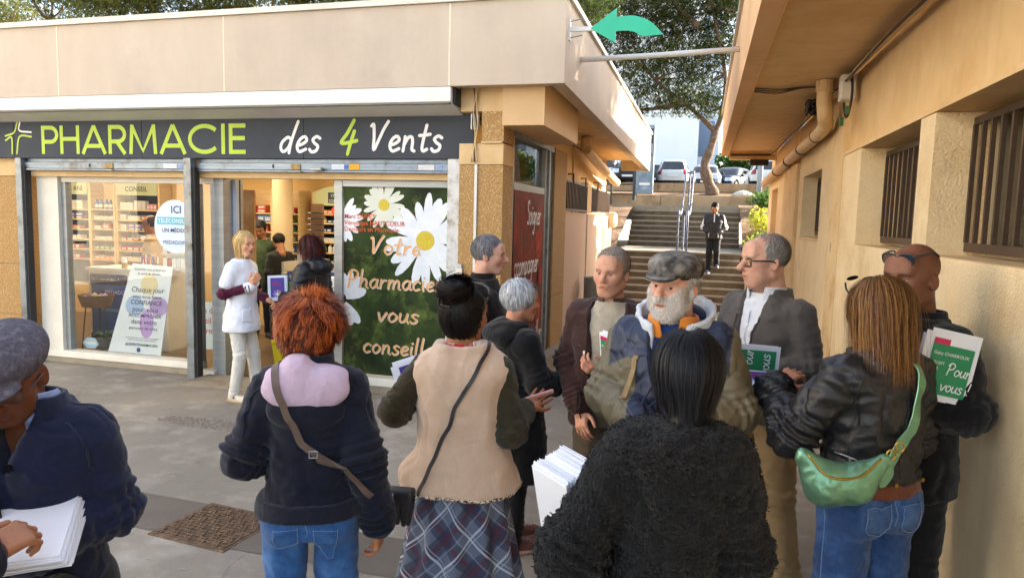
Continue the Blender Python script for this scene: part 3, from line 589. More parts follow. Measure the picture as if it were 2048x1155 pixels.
# poppy film on the alley window
pf = empty("poppy_window_film", (-1.862, 7.46, .34), 0, "printed window film of red poppies with white handwriting facing the alley", "window film")
MB().box((-.006, -.66, .0), (.0, .67, 1.79)).build("film", film_mat("poppy_print", ('#4a150c', '#8a2216', '#4a2c12'), 3.2), pf)
M_pop = mat("poppy_petal_print", '#a82a18', '#6d160d', spec=.12, rough=.5, scale=7, stretch=(1, 3, .6), c3='#d4563a', scale3=9); M_pop2 = mat("poppy_blur_print", '#7e2014', '#5c160d', spec=.12, rough=.5, scale=4)
M_stem = mat("stem_print", '#5b6a2c', '#3d4a1c', rough=.5, scale=10)
for k, (cy, cz, rw_, rh, mm) in enumerate(((-.35, 1.55, .3, .34, M_pop2), (.05, 1.5, .22, .3, M_pop2), (-.42, .95, .26, .3, M_pop2), (.42, 1.22, .24, .3, M_pop), (.12, .72, .2, .24, M_pop), (-.15, .62, .17, .2, M_pop), (.45, .45, .18, .26, M_pop), (.1, .25, .22, .2, M_pop2), (.3, .62, .16, .2, M_pop2), (-.45, .3, .2, .24, M_pop2), (.5, .85, .12, .16, M_pop))):
    for j in range(2):
        a = (j-.5)*.7; vs = []
        for q in range(16):
            t = q/16*2*math.pi; py = rw_*.5*math.cos(t)*(1+.2*math.sin(t)); pz = rh*.55*math.sin(t)*(1+.12*math.cos(3*t+j)); vs.append((.0012+.00025*j+.001*k, clipx(cy+a*rw_*.5+py, -.655, .665), clipx(cz+pz, .003, 1.785)))
        q_ = MB(); q_.add(vs, [tuple(range(16))]); q_.build("poppy_petal", mm, pf)
    a = MB(); a.ribbon(catmull([(cy, cz-rh*.5), (cy+.03, cz-rh*.9), (cy-.02, max(.02, cz-rh*1.9))], 5), .012); a.v = [(.0008, clipx(v[0], -.65, .66), clipx(v[2], .004, 1.78)) for v in a.v]; a.build("poppy_stem", M_stem, pf)
for t, y0, z0, s in (("Soigner", -.20, 1.45, .25), ("Accompagner", -.80, .93, .25), ("Assurer", -.60, .46, .25), ("Conseiller", -.2, -.01+.12, .25)):
    a = script(t, s, .022, M_vwhite, pf, (.0175, y0, z0), rot=(0, 0, R(90)), name="lettering", slant=.1, gap=.03)
    mw = a.data
    for v in mw.vertices: v.co.x = clipx(v.co.x*.80, -.655-y0, .66-y0)

# ================================================================ interior of the shop
M_shelf = mat("shelf_laminate", '#dcc08e', '#c9a972', rough=.55, scale=4, stretch=(1, 1, 6)); M_green = mat("pistachio_panel", '#b9bd8e', '#aeb283', rough=.6, scale=3); M_dgrn = mat("dark_shelf_back", '#3a4034', '#2e332a', rough=.7, scale=3)
M_int = mat("shop_wall", '#d9b67a', '#cfa968', rough=.85, scale=2); M_tile = mat("shop_floor_tile", '#6e5a45', '#5c4936', rough=.35, scale=6, c3='#816a52', scale3=10)
tag(box("shop_floor", (-13.8, 6.80, -.05), (-2.05, 10.35, .028), M_tile), kind='structure')
sw = MB().box((-13.8, 10.2, .03), (-2.05, 10.34, 2.75)).box((-13.8, 6.82, .03), (-13.6, 10.19, 2.75)).box((-2.2, 7.0, .03), (-2.06, 10.19, 2.75)).build("shop_wall", M_int); tag(sw, kind='structure')
tag(box("shop_ceiling", (-13.8, 6.82, 2.76), (-2.05, 10.34, 2.80), mat("ceiling_white", '#e6d9bd', '#dccdb0', rough=.8, scale=2)), kind='structure')
M_lamp = mat("lamp_panel", (1, 1, 1), rough=.5, emit=(1, .83, .58), estr=3.4)
for k, x in enumerate((-12, -10.2, -8.4, -6.6, -4.8, -3.2)):
    lp = empty("ceiling_light", (x, 8.6, 2.75), 0, f"square recessed ceiling light panel of the shop, {['first','second','third','fourth','fifth','last'][k]} along the ceiling", "ceiling light", "ceiling lights of the pharmacy")
    MB().box((-.36, -.66, -.03), (.36, .66, 0)).build("frame", M_white, lp); MB().box((-.33, -.63, -.034), (.33, .63, -.031)).build("diffuser", M_lamp, lp)
cm = MB().lathe([(.15, .03), (.15, 2.75)], (-6.26, 9.55, 0), 28).build("round_column", mat("column_paint", '#d9c29a', '#ceb68b', rough=.7, scale=2), smooth=True); tag(cm, "round cream column standing inside the shop doorway", "column"); autosmooth(cm)

PAL = {'red': ('#b5312a', '#c85040'), 'orange': ('#d9832c', '#c26a1e'), 'blue': ('#3c6aa8', '#5b88c2'), 'white': ('#d8d4c6', '#c9c8c0'), 'green': ('#7d9b46', '#5f8a3a'), 'purple': ('#5a4a86', '#75609a'), 'yellow': ('#d8b83a', '#cfa62c'), 'navy': ('#33406e', '#29345c'), 'teal': ('#4f9aa0', '#3f7f86'), 'pink': ('#c9808a', '#b96a76')}
def pmat(c, k): return mat(f"carton_{c}_{k}", PAL[c][k], [x*.8 for x in col(PAL[c][k])], rough=.5, scale=60, detail=1, stretch=(1, 1, 2.))
M_lab = mat("carton_label", '#e6e2d4', '#9b97a0', rough=.5, scale=90, detail=2)
_cart = {}
def carton_mesh(w_, h_, d_):
    key = (round(w_, 2), round(h_, 2), round(d_, 2))
    return key
NTH = ['first', 'second', 'third', 'fourth', 'fifth', 'sixth', 'seventh', 'eighth', 'ninth', 'tenth', 'eleventh', 'twelfth', 'thirteenth']
ORD = ['top', 'second', 'third', 'fourth', 'fifth', 'sixth', 'seventh', 'eighth']
def product(x, y, z, w_, h_, d_, c, lab, grp, kind='box'):
    key = (w_, h_, d_, c, kind); k = 0
    if key not in _cart:
        mb = MB()
        if kind == 'box': mb.box((-w_/2, 0, 0), (w_/2, d_, h_), .003)
        else: mb.lathe([(w_*.46, 0), (w_*.5, h_*.05), (w_*.5, h_*.62), (w_*.28, h_*.76), (w_*.24, h_*.8), (w_*.24, h_)], (0, w_/2, 0), 12)
        me = bpy.data.meshes.new("carton"); me.from_pydata(mb.v, [], mb.f); me.materials.append(pmat(c, len(_cart) % 2)); 
        l = MB()
        if kind == 'box': l.box((-w_*.36, -.0015, h_*.22), (w_*.36, 0.001, h_*.72))
        else: l.lathe([(w_*.505, h_*.15), (w_*.505, h_*.5)], (0, w_/2, 0), 12)
        ml = bpy.data.meshes.new("carton_label"); ml.from_pydata(l.v, [], l.f); ml.materials.append(M_lab); _cart[key] = (me, ml)
    me, ml = _cart[key]
    o = link(bpy.data.objects.new("product_box" if kind == 'box' else "product_bottle", me)); o.location = (x, y, z); o.rotation_euler = (0, 0, random.uniform(-.04, .04)); tag(o, lab, 'box' if kind == 'box' else 'bottle', grp)
    link(bpy.data.objects.new("printed_label", ml), o)
def shelf_unit(name, label, where, x0, x1, ytop, y0, zs, rows, back=M_shelf, head=None, depth=.28, ztop=2.2):
    u = empty(name, ((x0+x1)/2, y0, .03), 0, label, "shelf unit"); hx = (x1-x0)/2
    MB().box((-hx, depth+.002, 0), (hx, depth+.02, ztop-.03)).build("back_panel", back, u)
    for s in (-1, 1): MB().box((s*hx-.018, 0, 0), (s*hx+.018, depth, ztop-.03)).build("side_panel", M_shelf, u)
    for z in zs: MB().box((-hx+.02, .005, z-.05), (hx-.02, depth, z-.03)).build("shelf", M_shelf, u)
    MB().box((-hx+.02, .02, 0), (hx-.02, depth, .5)).build("base_cabinet", M_shelf, u)
    if head:
        hd = MB(); n = 14; top = [(-hx+.02+(2*hx-.04)*i/n, ztop-.03+.10*math.sin(math.pi*i/n)) for i in range(n+1)]
        hd.prism([(hx-.02, ztop-.23), (-hx+.02, ztop-.23)]+top, -.012, .01, 1); h = hd.build("header_panel", M_green, u)
        if head[1]: MB().box((-.14, -.016, ztop-.19), (.14, -.013, ztop-.03)).build("header_plate", plain('#22303a', .4), u)
        tt = head[0].split('\n')
        for k, t in enumerate(tt): text(t, .115 if not head[1] else .06, plain('#2a2a24' if not head[1] else '#c8cfc8'), u, (0, -.0175, ztop-.165+(.075*(len(tt)-1-k) if len(tt) > 1 else 0)-(.01 if len(tt) > 1 else 0)), bold=.02, align='CENTER')
    for k, (z, row) in enumerate(zip(zs, rows)):
        x = x0+.05; ix = 0
        for c, n, w_, h_, st, kd in row:
            for i in range(n):
                if x+w_ > x1-.03: break
                for j in range(st):
                    pre = '' if st == 1 else (['lower', 'upper'] if st == 2 else ['bottom', 'middle', 'top'])[j]+' '
                    product(x+w_/2, y0+.03, z+.001+j*(h_+.001), w_, h_, min(.12, w_*1.2), c, f"{pre}{c} {'carton' if kd == 'box' else 'bottle'}, {NTH[ix]} from left on {ORD[k]} shelf of the {where}", f"products on {ORD[k]} shelf, {where}", kd)
                x += w_+.006; ix += 1
            x += .03
    return u
B = 'box'; T = 'bottle'
Zs = [1.835, 1.685, 1.54, 1.39, 1.22, 1.03]
shelf_unit("shelf_unit", "tall wooden shelf unit left of the doorway view, stacked red and blue cartons", "doorway shelf unit", -7.32, -6.69, 0, 9.90, Zs, [
    [('red', 2, .13, .055, 2, B), ('red', 1, .15, .06, 2, B), ('white', 1, .2, .05, 1, B)], [('pink', 2, .13, .04, 3, B), ('blue', 2, .12, .11, 1, B), ('red', 1, .1, .04, 2, B)],
    [('yellow', 2, .12, .09, 1, B), ('red', 3, .1, .05, 2, B)], [('orange', 2, .11, .09, 1, B), ('white', 3, .1, .05, 1, B)], [('red', 3, .12, .1, 1, B)], [('blue', 3, .12, .1, 1, B)]])
shelf_unit("shelf_unit", "narrow wooden shelf unit against the round column, green and white cartons", "column shelf unit", -6.66, -6.20, 0, 9.90, Zs, [
    [('red', 3, .1, .045, 2, B)], [('green', 2, .14, .06, 1, B)], [('teal', 3, .09, .045, 2, B)], [('white', 3, .09, .09, 1, B)], [('blue', 3, .1, .09, 1, B)], [('white', 3, .1, .1, 1, B)]])
shelf_unit("shelf_unit", "shelf unit with green arched header reading STRESS SOMMEIL", "STRESS SOMMEIL unit", -5.94, -5.12, 0, 9.88, [1.84, 1.70, 1.56, 1.41, 1.245, .95], [
    [('orange', 3, .09, .06, 1, B), ('navy', 3, .08, .05, 1, B), ('orange', 2, .08, .08, 1, B)], [('yellow', 2, .07, .1, 1, T), ('navy', 3, .08, .05, 1, B), ('orange', 3, .06, .1, 1, T)], [('navy', 3, .08, .06, 1, B), ('purple', 2, .12, .035, 2, B)],
    [('white', 3, .1, .06, 1, B), ('red', 2, .08, .07, 1, B)], [('green', 2, .07, .13, 1, T), ('white', 3, .07, .13, 1, T)], [('orange', 3, .07, .2, 1, T)]], back=M_dgrn, head=("STRESS\nSOMMEIL", True), ztop=2.17)
shelf_unit("shelf_unit", "shelf unit with olive arched header reading CONSEIL seen through the left window", "CONSEIL unit", -9.70, -8.83, 0, 9.90, [1.83, 1.655, 1.48, 1.31, 1.14, .97], [
    [('white', 4, .06, .12, 1, B), ('white', 3, .07, .15, 1, B), ('pink', 3, .06, .1, 1, B), ('green', 2, .05, .14, 1, T)], [('white', 1, .12, .09, 1, B), ('white', 2, .12, .07, 1, B), ('orange', 2, .06, .08, 1, B), ('white', 1, .1, .06, 1, B)],
    [('white', 1, .12, .1, 1, B), ('purple', 3, .13, .055, 2, B), ('white', 2, .1, .06, 1, B)], [('red', 3, .12, .05, 1, B), ('white', 2, .1, .08, 1, B)], [('red', 4, .12, .06, 1, B)], [('white', 5, .12, .06, 1, B)]], back=M_dgrn, head=("CONSEIL", False), ztop=2.27)
shelf_unit("shelf_unit", "open wooden shelf unit between the two headed units, blue spray bottles on top", "open wooden unit", -10.23, -9.73, 0, 9.88, [1.83, 1.66, 1.49, 1.31, 1.14, .97], [
    [('blue', 2, .08, .16, 1, T), ('blue', 2, .08, .16, 1, T), ('green', 2, .05, .1, 1, T)], [('white', 3, .13, .05, 1, B)], [('white', 1, .14, .05, 1, B), ('orange', 1, .14, .09, 1, B)], [('white', 3, .12, .05, 1, B)], [('green', 4, .1, .06, 1, B)], [('orange', 4, .1, .06, 1, B)]], ztop=2.24)
shelf_unit("shelf_unit", "leftmost shelf unit with olive header ending in PACE", "leftmost PACE unit", -11.1, -10.27, 0, 9.90, [1.82, 1.655, 1.48, 1.31, 1.14, .97], [
    [('orange', 3, .1, .09, 1, B), ('white', 1, .26, .15, 1, B)], [('yellow', 2, .12, .12, 1, B), ('purple', 2, .16, .05, 2, B)], [('red', 1, .1, .07, 1, B), ('orange', 3, .13, .06, 1, B)], [('blue', 3, .1, .06, 1, B), ('white', 2, .1, .06, 1, B)], [('red', 5, .1, .08, 1, B)], [('red', 5, .1, .08, 1, B)]], back=M_dgrn, head=("ESPACE ANI", False), ztop=2.27)
# counter with posters behind the left window
ct = empty("shop_counter", (-7.25, 7.55, .03), 0, "white counter with blue poster behind the leaning placard", "counter")
MB().box((-.62, 0, 0), (.62, .5, 1.0)).build("cabinet", M_offw, ct); MB().box((-.65, -.03, 1.003), (.65, .53, 1.04)).build("worktop", M_white, ct)
MB().box((-.58, -.006, .05), (-.02, -.001, .96)).build("poster", plain('#2c5fae', .4), ct); MB().box((-.60, -.012, .82), (0, -.007, .95)).build("poster_band", plain('#1d2452', .4), ct); MB().box((-.60, -.012, .06), (0, -.007, .17)).build("poster_band", plain('#1d2452', .4), ct)
text("Fièvre, maux de tête ... ?", .045, M_vwhite, ct, (-.57, -.0135, .875)); text("MEDADOM", .075, M_vwhite, ct, (-.36, -.0075, .70)); text("TÉLÉCONSULTE", .05, plain('#8ed3ea'), ct, (-.42, -.0075, .47), bold=.01)
def thing_mb(name, mb, m, label, cat, smooth=False, group=None): return tag(mb.build(name, m, smooth=smooth), label, cat, group)
cup = empty("paper_cup", (-7.36, 7.62, 1.072), 0, "two nested paper cups upside down on the white counter", "cup"); MB().lathe([(.035, 0), (.032, .07)], n=16).build("lower_cup", plain('#caa066'), cup); MB().lathe([(.036, .071), (.028, .13)], n=16).build("upper_cup", M_vwhite, cup)
dsp = empty("leaflet_display", (-7.0, 7.66, 1.072), 0, "clear display of colourful lip balms on the counter", "display")
MB().box((-.13, -.05, 0), (.13, .05, .025)).build("base", plain('#2b3f8f'), dsp)
for k in range(26): MB().lathe([(.011, 0), (.011, .09)], (random.uniform(-.11, .11), random.uniform(-.035, .035), .026+.07*random.random()), 8).build("tube", plain(random.choice(['#d04a5a', '#4a8ad0', '#e8e4da', '#7ab04a', '#e0b030', '#8a5ab0', '#e8e4da'])), dsp)
for k, (xx, zz) in enumerate(((-6.64, 1.072), (-6.64, 1.27))):
    ds = empty("sachet_display", (xx, 7.7, zz), 0, f"{'lower' if k == 0 else 'upper'} acrylic rack of white and red sachets beside the round sticker", "display")
    MB().box((-.18, -.04, 0), (.18, .06, .02)).build("tray", M_white, ds); MB().box((-.18, .061, 0), (.18, .066, .19)).build("back_panel", plain('#cfdbe8', .2), ds)
    for j in range(5): MB().box((-.165+j*.068, -.02, .021), (-.105+j*.068, .03, .15)).build("sachet", [M_vwhite, plain('#a8342c'), M_vwhite, plain('#dfe6ee'), M_vwhite][j], ds)
# leaning placard in the window
pl = empty("leaning_placard", (-6.42, 6.80, .153), 0, "large white placard about trust leaning inside the left window", "placard"); pl.rotation_euler = (R(-4.5), 0, 0)
pa = MB(); pa.prism([(-.42, 0), (.33, -.0), (.46, 1.04), (-.11, 1.06)], 0, .012, 1); pa.build("board", mat("placard_print", '#e9eef2', '#dfe6ec', rough=.35, scale=2), pl)
for cx, cz, c, rx, rz in ((.14, .82, '#ecd9a8', .12, .12), (-.06, .56, '#a9c6ea', .13, .12), (.28, .57, '#b59ad2', .13, .11), (.12, .36, '#c7a2e0', .10, .17)):
    b_ = MB(); b_.add([(cx+rx*math.cos(R(q*15)), -.001-.0004*(cx > .1)-.0003*(cz > .7), cz+rz*math.sin(R(q*15))) for q in range(24)], [tuple(range(24))[::-1]]); b_.build("colour_blob", plain(c, .4), pl)
M_ink = plain('#20263c')
for t, s, z, bd in (("Ensemble nous préparons", .042, .98, .012), ("la santé de demain.", .042, .93, .012), ("Chaque jour", .092, .725, 0), ("vous nous faites", .062, .655, 0), ("CONFIANCE", .078, .58, .02), ("pour vous", .09, .495, 0), ("ACCOMPAGNER", .062, .43, .02), ("dans votre", .085, .35, 0), ("parcours de soins", .056, .285, 0), ("Nous sommes là pour vous écouter, vous conseiller,", .022, .18, 0), ("délivrer vos traitements, réaliser vos vaccins", .022, .155, 0), ("#LESPRITPHARMACIEN", .045, .09, .008)):
    text(t, s, M_ink, pl, (.045+z*.10, -.003, z), bold=bd, align='CENTER', shear=.12)
gl = MB(); gl.add([(.02+.028*math.cos(R(q*20)), -.003, .045+.028*math.sin(R(q*20))) for q in range(18)], [tuple(range(18))[::-1]]); gl.build("globe_emblem", plain('#2a5a8c'), pl)
# round sticker on the glass, plant, ticket board, red/white poster behind the side light
st = empty("round_sticker", (-5.80, 6.7385, 1.66), 0, "round pale blue sticker reading ICI TÉLÉCONSULTEZ UN MÉDECIN on the window", "sticker")
d_ = MB(); d_.add([(.30*math.cos(R(q*9))*.92, 0, .30*math.sin(R(q*9))) for q in range(40)], [tuple(range(40))]); d_.build("disc", mat("sticker_print", '#d3e2ee', '#c6d8e8', rough=.4, scale=3), st)
MB().box((-.235, -.0022, .02), (.268, -.0008, .105)).build("band", plain('#5cc0dc'), st)
text("ICI", .12, plain('#1c2f78'), st, (-.05, -.003, .15), bold=.02); text("TÉLÉCONSULTEZ", .066, M_vwhite, st, (-.225, -.003, .04), bold=.01); text("UN MÉDECIN", .066, plain('#1c2f78'), st, (-.175, -.003, -.065), bold=.015); text("MEDADOM", .062, plain('#3d5a9a'), st, (-.165, -.003, -.20)); text("●", .05, plain('#3aa0d0'), st, (.14, -.003, -.2))
hx = empty("hexagon_sign", (-7.15, 6.85, .155), 0, "small blue hexagonal sign with plant at the window corner", "sign")
MB().prism([(-.12, .06), (-.06, -.0), (.06, .0), (.12, .06), (.06, .13), (-.06, .13)], 0, .008).build("plate", plain('#b8d8ee', .4), hx); MB().box((-.08, -.002, .05), (.08, -.0005, .08)).build("print_line", M_vwhite, hx)
pp = empty("potted_plant", (-7.02, 6.93, .155), 0, "small spiky green plant in a grey pot behind hexagonal sign", "plant"); MB().lathe([(.07, 0), (.09, .12)], n=16).build("pot", plain('#4a4a4c'), pp)
for k in range(12):
    a = k*2.4; L = random.uniform(.08, .14); q = MB(); q.ribbon(catmull([(0, .11), (L*.5, .19), (L, .17+.05*random.random())], 4), .018); q.v = [(v[0]*math.cos(a)-.002*math.sin(a), v[0]*math.sin(a), v[2]) for v in q.v]; q.build("leaf", plain('#4c6a38'), pp)
rp = empty("pharmacy_poster", (-5.65, 6.93, .25), 0, "white poster with red words behind the narrow window", "poster")
MB().prism([(-.1, 0), (.36, 0), (.36, .55), (-.02, .55)], 0, .008).build("sheet", plain('#d9e8ea', .4), rp)
for k, t in enumerate(("soin du", "réveil à vos", "pharmacie")): text(t, .10, plain('#cc2d34'), rp, (-.06, -.003, .42-k*.12), bold=.015)
sp = MB().box((-5.5, 7.35, .03), (-5.2, 7.38, 2.1)).build("inner_poster", mat("orange_poster", '#b98a4c', '#8a5a2a', rough=.4, scale=4)); tag(sp, "tall brownish poster panel behind the narrow side window", "poster")
# central gondola with goods in the doorway
gd = empty("gondola", (-4.55, 8.0, .03), 0, "low grey display counter full of medicines inside the doorway", "display counter")
MB().box((-.75, 0, 0), (.5, .6, .62)).build("base", plain('#7c766a'), gd)
for z in (.64, .80, 1.03): MB().box((-.72, .0, z), (.5, .55, z+.02)).build("shelf", plain('#b9b2a2'), gd)
MB().box((-.78, .1, 0), (-.75, .6, 1.18)).build("side_panel", plain('#a8a08e'), gd); MB().box((-.74, .3, .63), (.49, .33, 1.03)).build("back_panel", plain('#4b463c'), gd)
for i in range(9): product(-5.22+i*.075, 8.03, .85, .06, .15, .05, 'green' if i not in (3, 4, 5) else 'blue', f"{NTH[i]} carton from left on the middle tier of the doorway display", "cartons on the doorway display, middle tier")
for i in range(8): product(-5.2+i*.1, 8.03, .69, .09, .08, .05, ['navy', 'purple', 'orange', 'navy'][i % 4], f"{NTH[i]} carton from left on the low tier of the doorway display", "cartons on the doorway display, low tier")
for i, (c, w_, h_, kd) in enumerate((('white', .1, .3, B), ('white', .07, .12, T), ('orange', .07, .08, T), ('green', .07, .1, B), ('white', .06, .16, T), ('navy', .09, .15, B), ('navy', .09, .2, B), ('white', .08, .1, B), ('blue', .1, .12, B))):
    product(-5.05+i*.11, 8.1+.05*(i % 2), 1.085, w_, h_, .06, c, f"{['first','second','third','fourth','fifth','sixth','seventh','eighth','ninth'][i]} item from the left on top of the doorway display, {c}", "goods on top of the doorway display", kd)
for k, (xx, tt) in enumerate(((-5.08, "95€"), (-4.86, "€"), (-4.50, "€"))):
    pc = empty("price_card", (xx, 7.985, .98), 0, f"{['left','middle','right'][k]} blue and yellow price card hanging on the doorway display", "price card"); pc.rotation_euler = (0, R(-8+8*k), 0)
    MB().box((-.08, 0, 0), (.08, .004, .13)).build("card", plain('#2f4f9a'), pc); text(tt, .08, plain('#e8d04a'), pc, (-.06, -.002, .03), bold=.02)
cv = []
for k, (zz, xx) in enumerate(((.03, -3.98), (.58, -4.02))):
    b_ = empty("display_carton", (xx, 7.35, zz), R(4), f"{'lower' if k == 0 else 'upper'} white cardboard carton printed CERVICAL beside the door jamb", "carton"); MB().box((-.19, 0, 0), (.19, .3, .54), .004).build("carton_body", M_vwhite, b_)
    MB().box((-.19, -.002, .31), (.19, -.0005, .335)).build("orange_line", plain('#d8683a'), b_); text("CERVICAL", .075, M_ink, b_, (-.16, -.003, .37))
    MB().box((-.12, -.002, .06), (.15, -.0005, .22)).build("picture", mat("pillow_picture", '#7d93a8', '#b7a08a', rough=.5, scale=14), b_)
b_ = MB().box((-.16, 0, 0), (.16, .22, .12)).build("blue_pillow", plain('#3f87b4'), loc=(-4.0, 7.5, 1.13)); tag(b_, "blue pillow sample on top of the printed cartons", "pillow")
stb = MB()
for q in range(18):
    pass
stb.add([(.13*(1 if q % 2 else .78)*math.cos(R(q*12)), 0, .13*(1 if q % 2 else .78)*math.sin(R(q*12))) for q in range(30)], [tuple(range(30))])
for xx, yy, zz, c, l_ in ((-4.42, 7.99, 1.27, '#d8e020', "yellow starburst price tag above the dark-haired visitor"), (-5.53, 9.86, 1.885, '#e8582a', "orange starburst price tag on STRESS shelf")):
    o = stb.build("starburst_tag", plain(c), loc=(xx, yy, zz)); o.scale = (.8, 1, .8) if c == '#d8e020' else (.7, 1, .7); tag(o, l_, "price tag")
# glasses stand
gs = empty("glasses_stand", (-5.28, 8.9, .03), 0, "tall brown rack of reading glasses near STRESS shelves", "rack"); MB().box((-.09, -.02, 0), (.09, .02, 1.95)).build("panel", plain('#6d4a2c'), gs)
for k in range(10):
    MB().tube([(-.13, -.03, 1.1+k*.08), (-.07, -.05, 1.1+k*.08), (0, -.05, 1.105+k*.08), (.07, -.05, 1.1+k*.08), (.13, -.03, 1.1+k*.08)], .009, 5).build("eyeglasses", plain('#1d1a18', .3), gs)
# yellow bins by the door
for k, (zz, dx) in enumerate(((.03, 0), (.36, .02))):
    yb = empty("yellow_bin", (-4.62+dx, 7.25, zz), R(-6), f"{'lower' if k == 0 else 'upper'} yellow plastic collection bin inside the doorway", "bin", )
    bb = MB(); bb.add([(-.27, 0, 0), (.27, 0, 0), (.27, .36, 0), (-.27, .36, 0), (-.30, -.02, .27), (.30, -.02, .27), (.30, .38, .27), (-.30, .38, .27)], [(0, 3, 2, 1), (0, 1, 5, 4), (1, 2, 6, 5), (2, 3, 7, 6), (3, 0, 4, 7), (4, 5, 6, 7)]); bb.build("tub", plain('#d9bf1c', .45), yb)
    MB().box((-.31, -.03, .272), (.31, .39, .315), .01).build("lid", plain('#d9bf1c' if k == 0 else '#2a2a2a', .45), yb); text("CYCLAMED" if k == 0 else "OCEAN", .06, plain('#7a6a10'), yb, (-.15, -.016, .10))
bk = empty("wicker_basket", (-7.35, 7.15, .62), 0, "round wicker basket of wrapped sweets on thin stand behind window", "basket")
MB().lathe([(.16, 0), (.2, .13), (.205, .15), (.19, .15), (.17, .05)], n=22).build("bowl", mat("wicker", '#8a5a30', '#5c3a1c', rough=.8, scale=30, stretch=(1, 1, 4), bump=.8, bscale=60), bk)
for k in range(22): MB().box((-.02, -.012, 0), (.02, .012, .02), .006).build("sweet", plain(random.choice(['#c8b8d0', '#e0d8d0', '#a87ab0', '#d8c890'])), bk, loc=(random.uniform(-.11, .11), random.uniform(-.1, .1), .12+.03*random.random()), rot=(random.random(), random.random(), random.random()))
for k in range(3): MB().tube([(.12*math.cos(k*2.1), .12*math.sin(k*2.1), .01), (.18*math.cos(k*2.1), .18*math.sin(k*2.1), -.59)], .008, 6).build("leg", M_black, bk)

# ================================================================ right-hand building (turned by less than half a degree)
rb = empty("beige_building", (0, 0, 0), R(.43), "beige roughcast building on the right with barred windows and deep eaves", "building")
Q = lambda name, a, b, m, bev=0.: MB().box(a, b, bev).build(name, m, rb)
YB = -.6
fm = mat("warm_fascia_render", '#dcb489', '#d0a678', rough=.9, scale=3, stretch=(1, 1, .35), c3='#c49a6c', scale3=1.2, bump=.3, bscale=140, bdist=.004)
MB().prism([(.237, 3.03), (.237, 3.75), (.38, 3.75), (.38, 3.05), (.36, 3.03)], YB, 13.3, 1).build("side_fascia", fm, rb)
Q("coping", (.205, YB, 3.753), (.42, 13.33, 3.80), M_cap); Q("soffit", (.381, YB, 3.10), (1.14, 13.0, 3.2), M_rend); Q("end_beam", (.381, 13.05, 2.96), (1.2, 13.3, 3.2), M_rend); Q("roof_slab", (.381, YB, 3.6), (6, 13.28, 3.74), M_rend)
XW = 1.14; XO = 1.40
wz0, wz1 = 1.712, 2.425
wins = [(2.05, 4.14), (4.40, 5.93), (7.83, 9.22)]
Q("upper_wall", (XW+.012, YB, wz1+.02), (XO, 13.9, 3.1), M_rend)
seg = [YB]+[v for a, b in wins for v in (a, b)]+[12.3, 13.6, 13.9]
for a, b in ((YB, 2.05), (4.14, 4.40), (5.93, 6.62)): Q("roughcast_pier", (XW-.02, a, wz0), (XO, b, wz1+.017), M_rough)
Q("smooth_strip", (XW-.03, 6.625, 0), (XO, 7.10, wz1+.5), mat("smooth_render", '#dfc597', '#cfb081', rough=.85, scale=2.5, c3='#b88f58', scale3=3))
Q("roughcast_pier", (XW-.012, 7.105, wz0), (XO, 7.83, 2.7), M_rough); Q("roughcast_pier", (XW-.012, 9.22, wz0), (XO, 9.6, 2.7), M_rough); Q("heavy_pier", (XW-.05, 9.605, 0), (XO, 11.0, 2.62), M_rough2); Q("roughcast_pier", (XW-.012, 11.005, wz0), (XO, 12.3, 2.75), M_rough); Q("roughcast_pier", (XW-.012, 13.3, wz0), (XO, 13.9, 2.75), M_rough)
Q("lower_wall", (XW-.022, YB, 0), (XO, 6.622, wz0-.001), M_rough); Q("lower_wall", (XW-.014, 7.103, 0), (XO, 9.602, wz0-.001), M_rough); Q("lower_wall", (XW-.014, 11.004, 0), (XO, 13.9, wz0-.001), M_rough)
Q("lintel_band", (XW-.03, YB, wz1+.018), (XW+.011, 6.62, wz1+.045), M_rend); Q("lintel", (XW-.012, 7.83, wz1), (XO, 9.22, 2.7), M_rough); Q("lintel", (XW-.012, 12.3, 2.45), (XO, 13.3, 2.75), M_rough)
Q("back_wall", (XO+.1, YB, 0), (XO+.3, 13.85, 3.1), M_rend); Q("window_back", (XW+.18, 12.3, wz0), (XO, 13.3, 2.449), M_rend)
M_wframe = mat("cream_window_frame", '#d9c9a4', '#c8b58c', rough=.5, scale=4); M_dark = mat("dim_pane", '#4e4a3c', '#3b382d', rough=.2, scale=2, spec=.6)
for k, (a, b) in enumerate(wins):
    wn = empty("barred_window", (XO-.02, a, wz0)); wn.parent = rb; L = b-a; Hh = wz1-wz0
    MB().box((.04, 0, 0), (.05, L, Hh)).build("pane", M_dark, wn)
    for y in (0, L*.5, L-.06): MB().box((.0, y, .0), (.038, y+.07, Hh)).build("frame", M_wframe, wn)
    MB().box((.002, .071, 0), (.036, L*.5-.001, .05)).build("frame", M_wframe, wn); MB().box((.002, L*.5+.071, 0), (.036, L-.061, .05)).build("frame", M_wframe, wn); MB().box((.002, .071, Hh-.05), (.036, L*.5-.001, Hh)).build("frame", M_wframe, wn)
    xb = -.085
    MB().box((xb-.006, .02, .025), (xb+.02, L-.02, .07)).build("bottom_rail", M_iron, wn); MB().box((xb-.006, .02, Hh-.05), (xb+.02, L-.02, Hh-.015)).build("top_rail", M_iron, wn)
    n = int(L/.118)
    for i in range(n+1):
        y = .03+(L-.06)*i/n; MB().box((xb-.010, y-.010, .071), (xb+.010, y+.010, Hh-.051)).build("bar", M_iron, wn)
    MB().box((-.26, 0, -.025), (.0, L, .004)).build("sill", M_rend, wn)
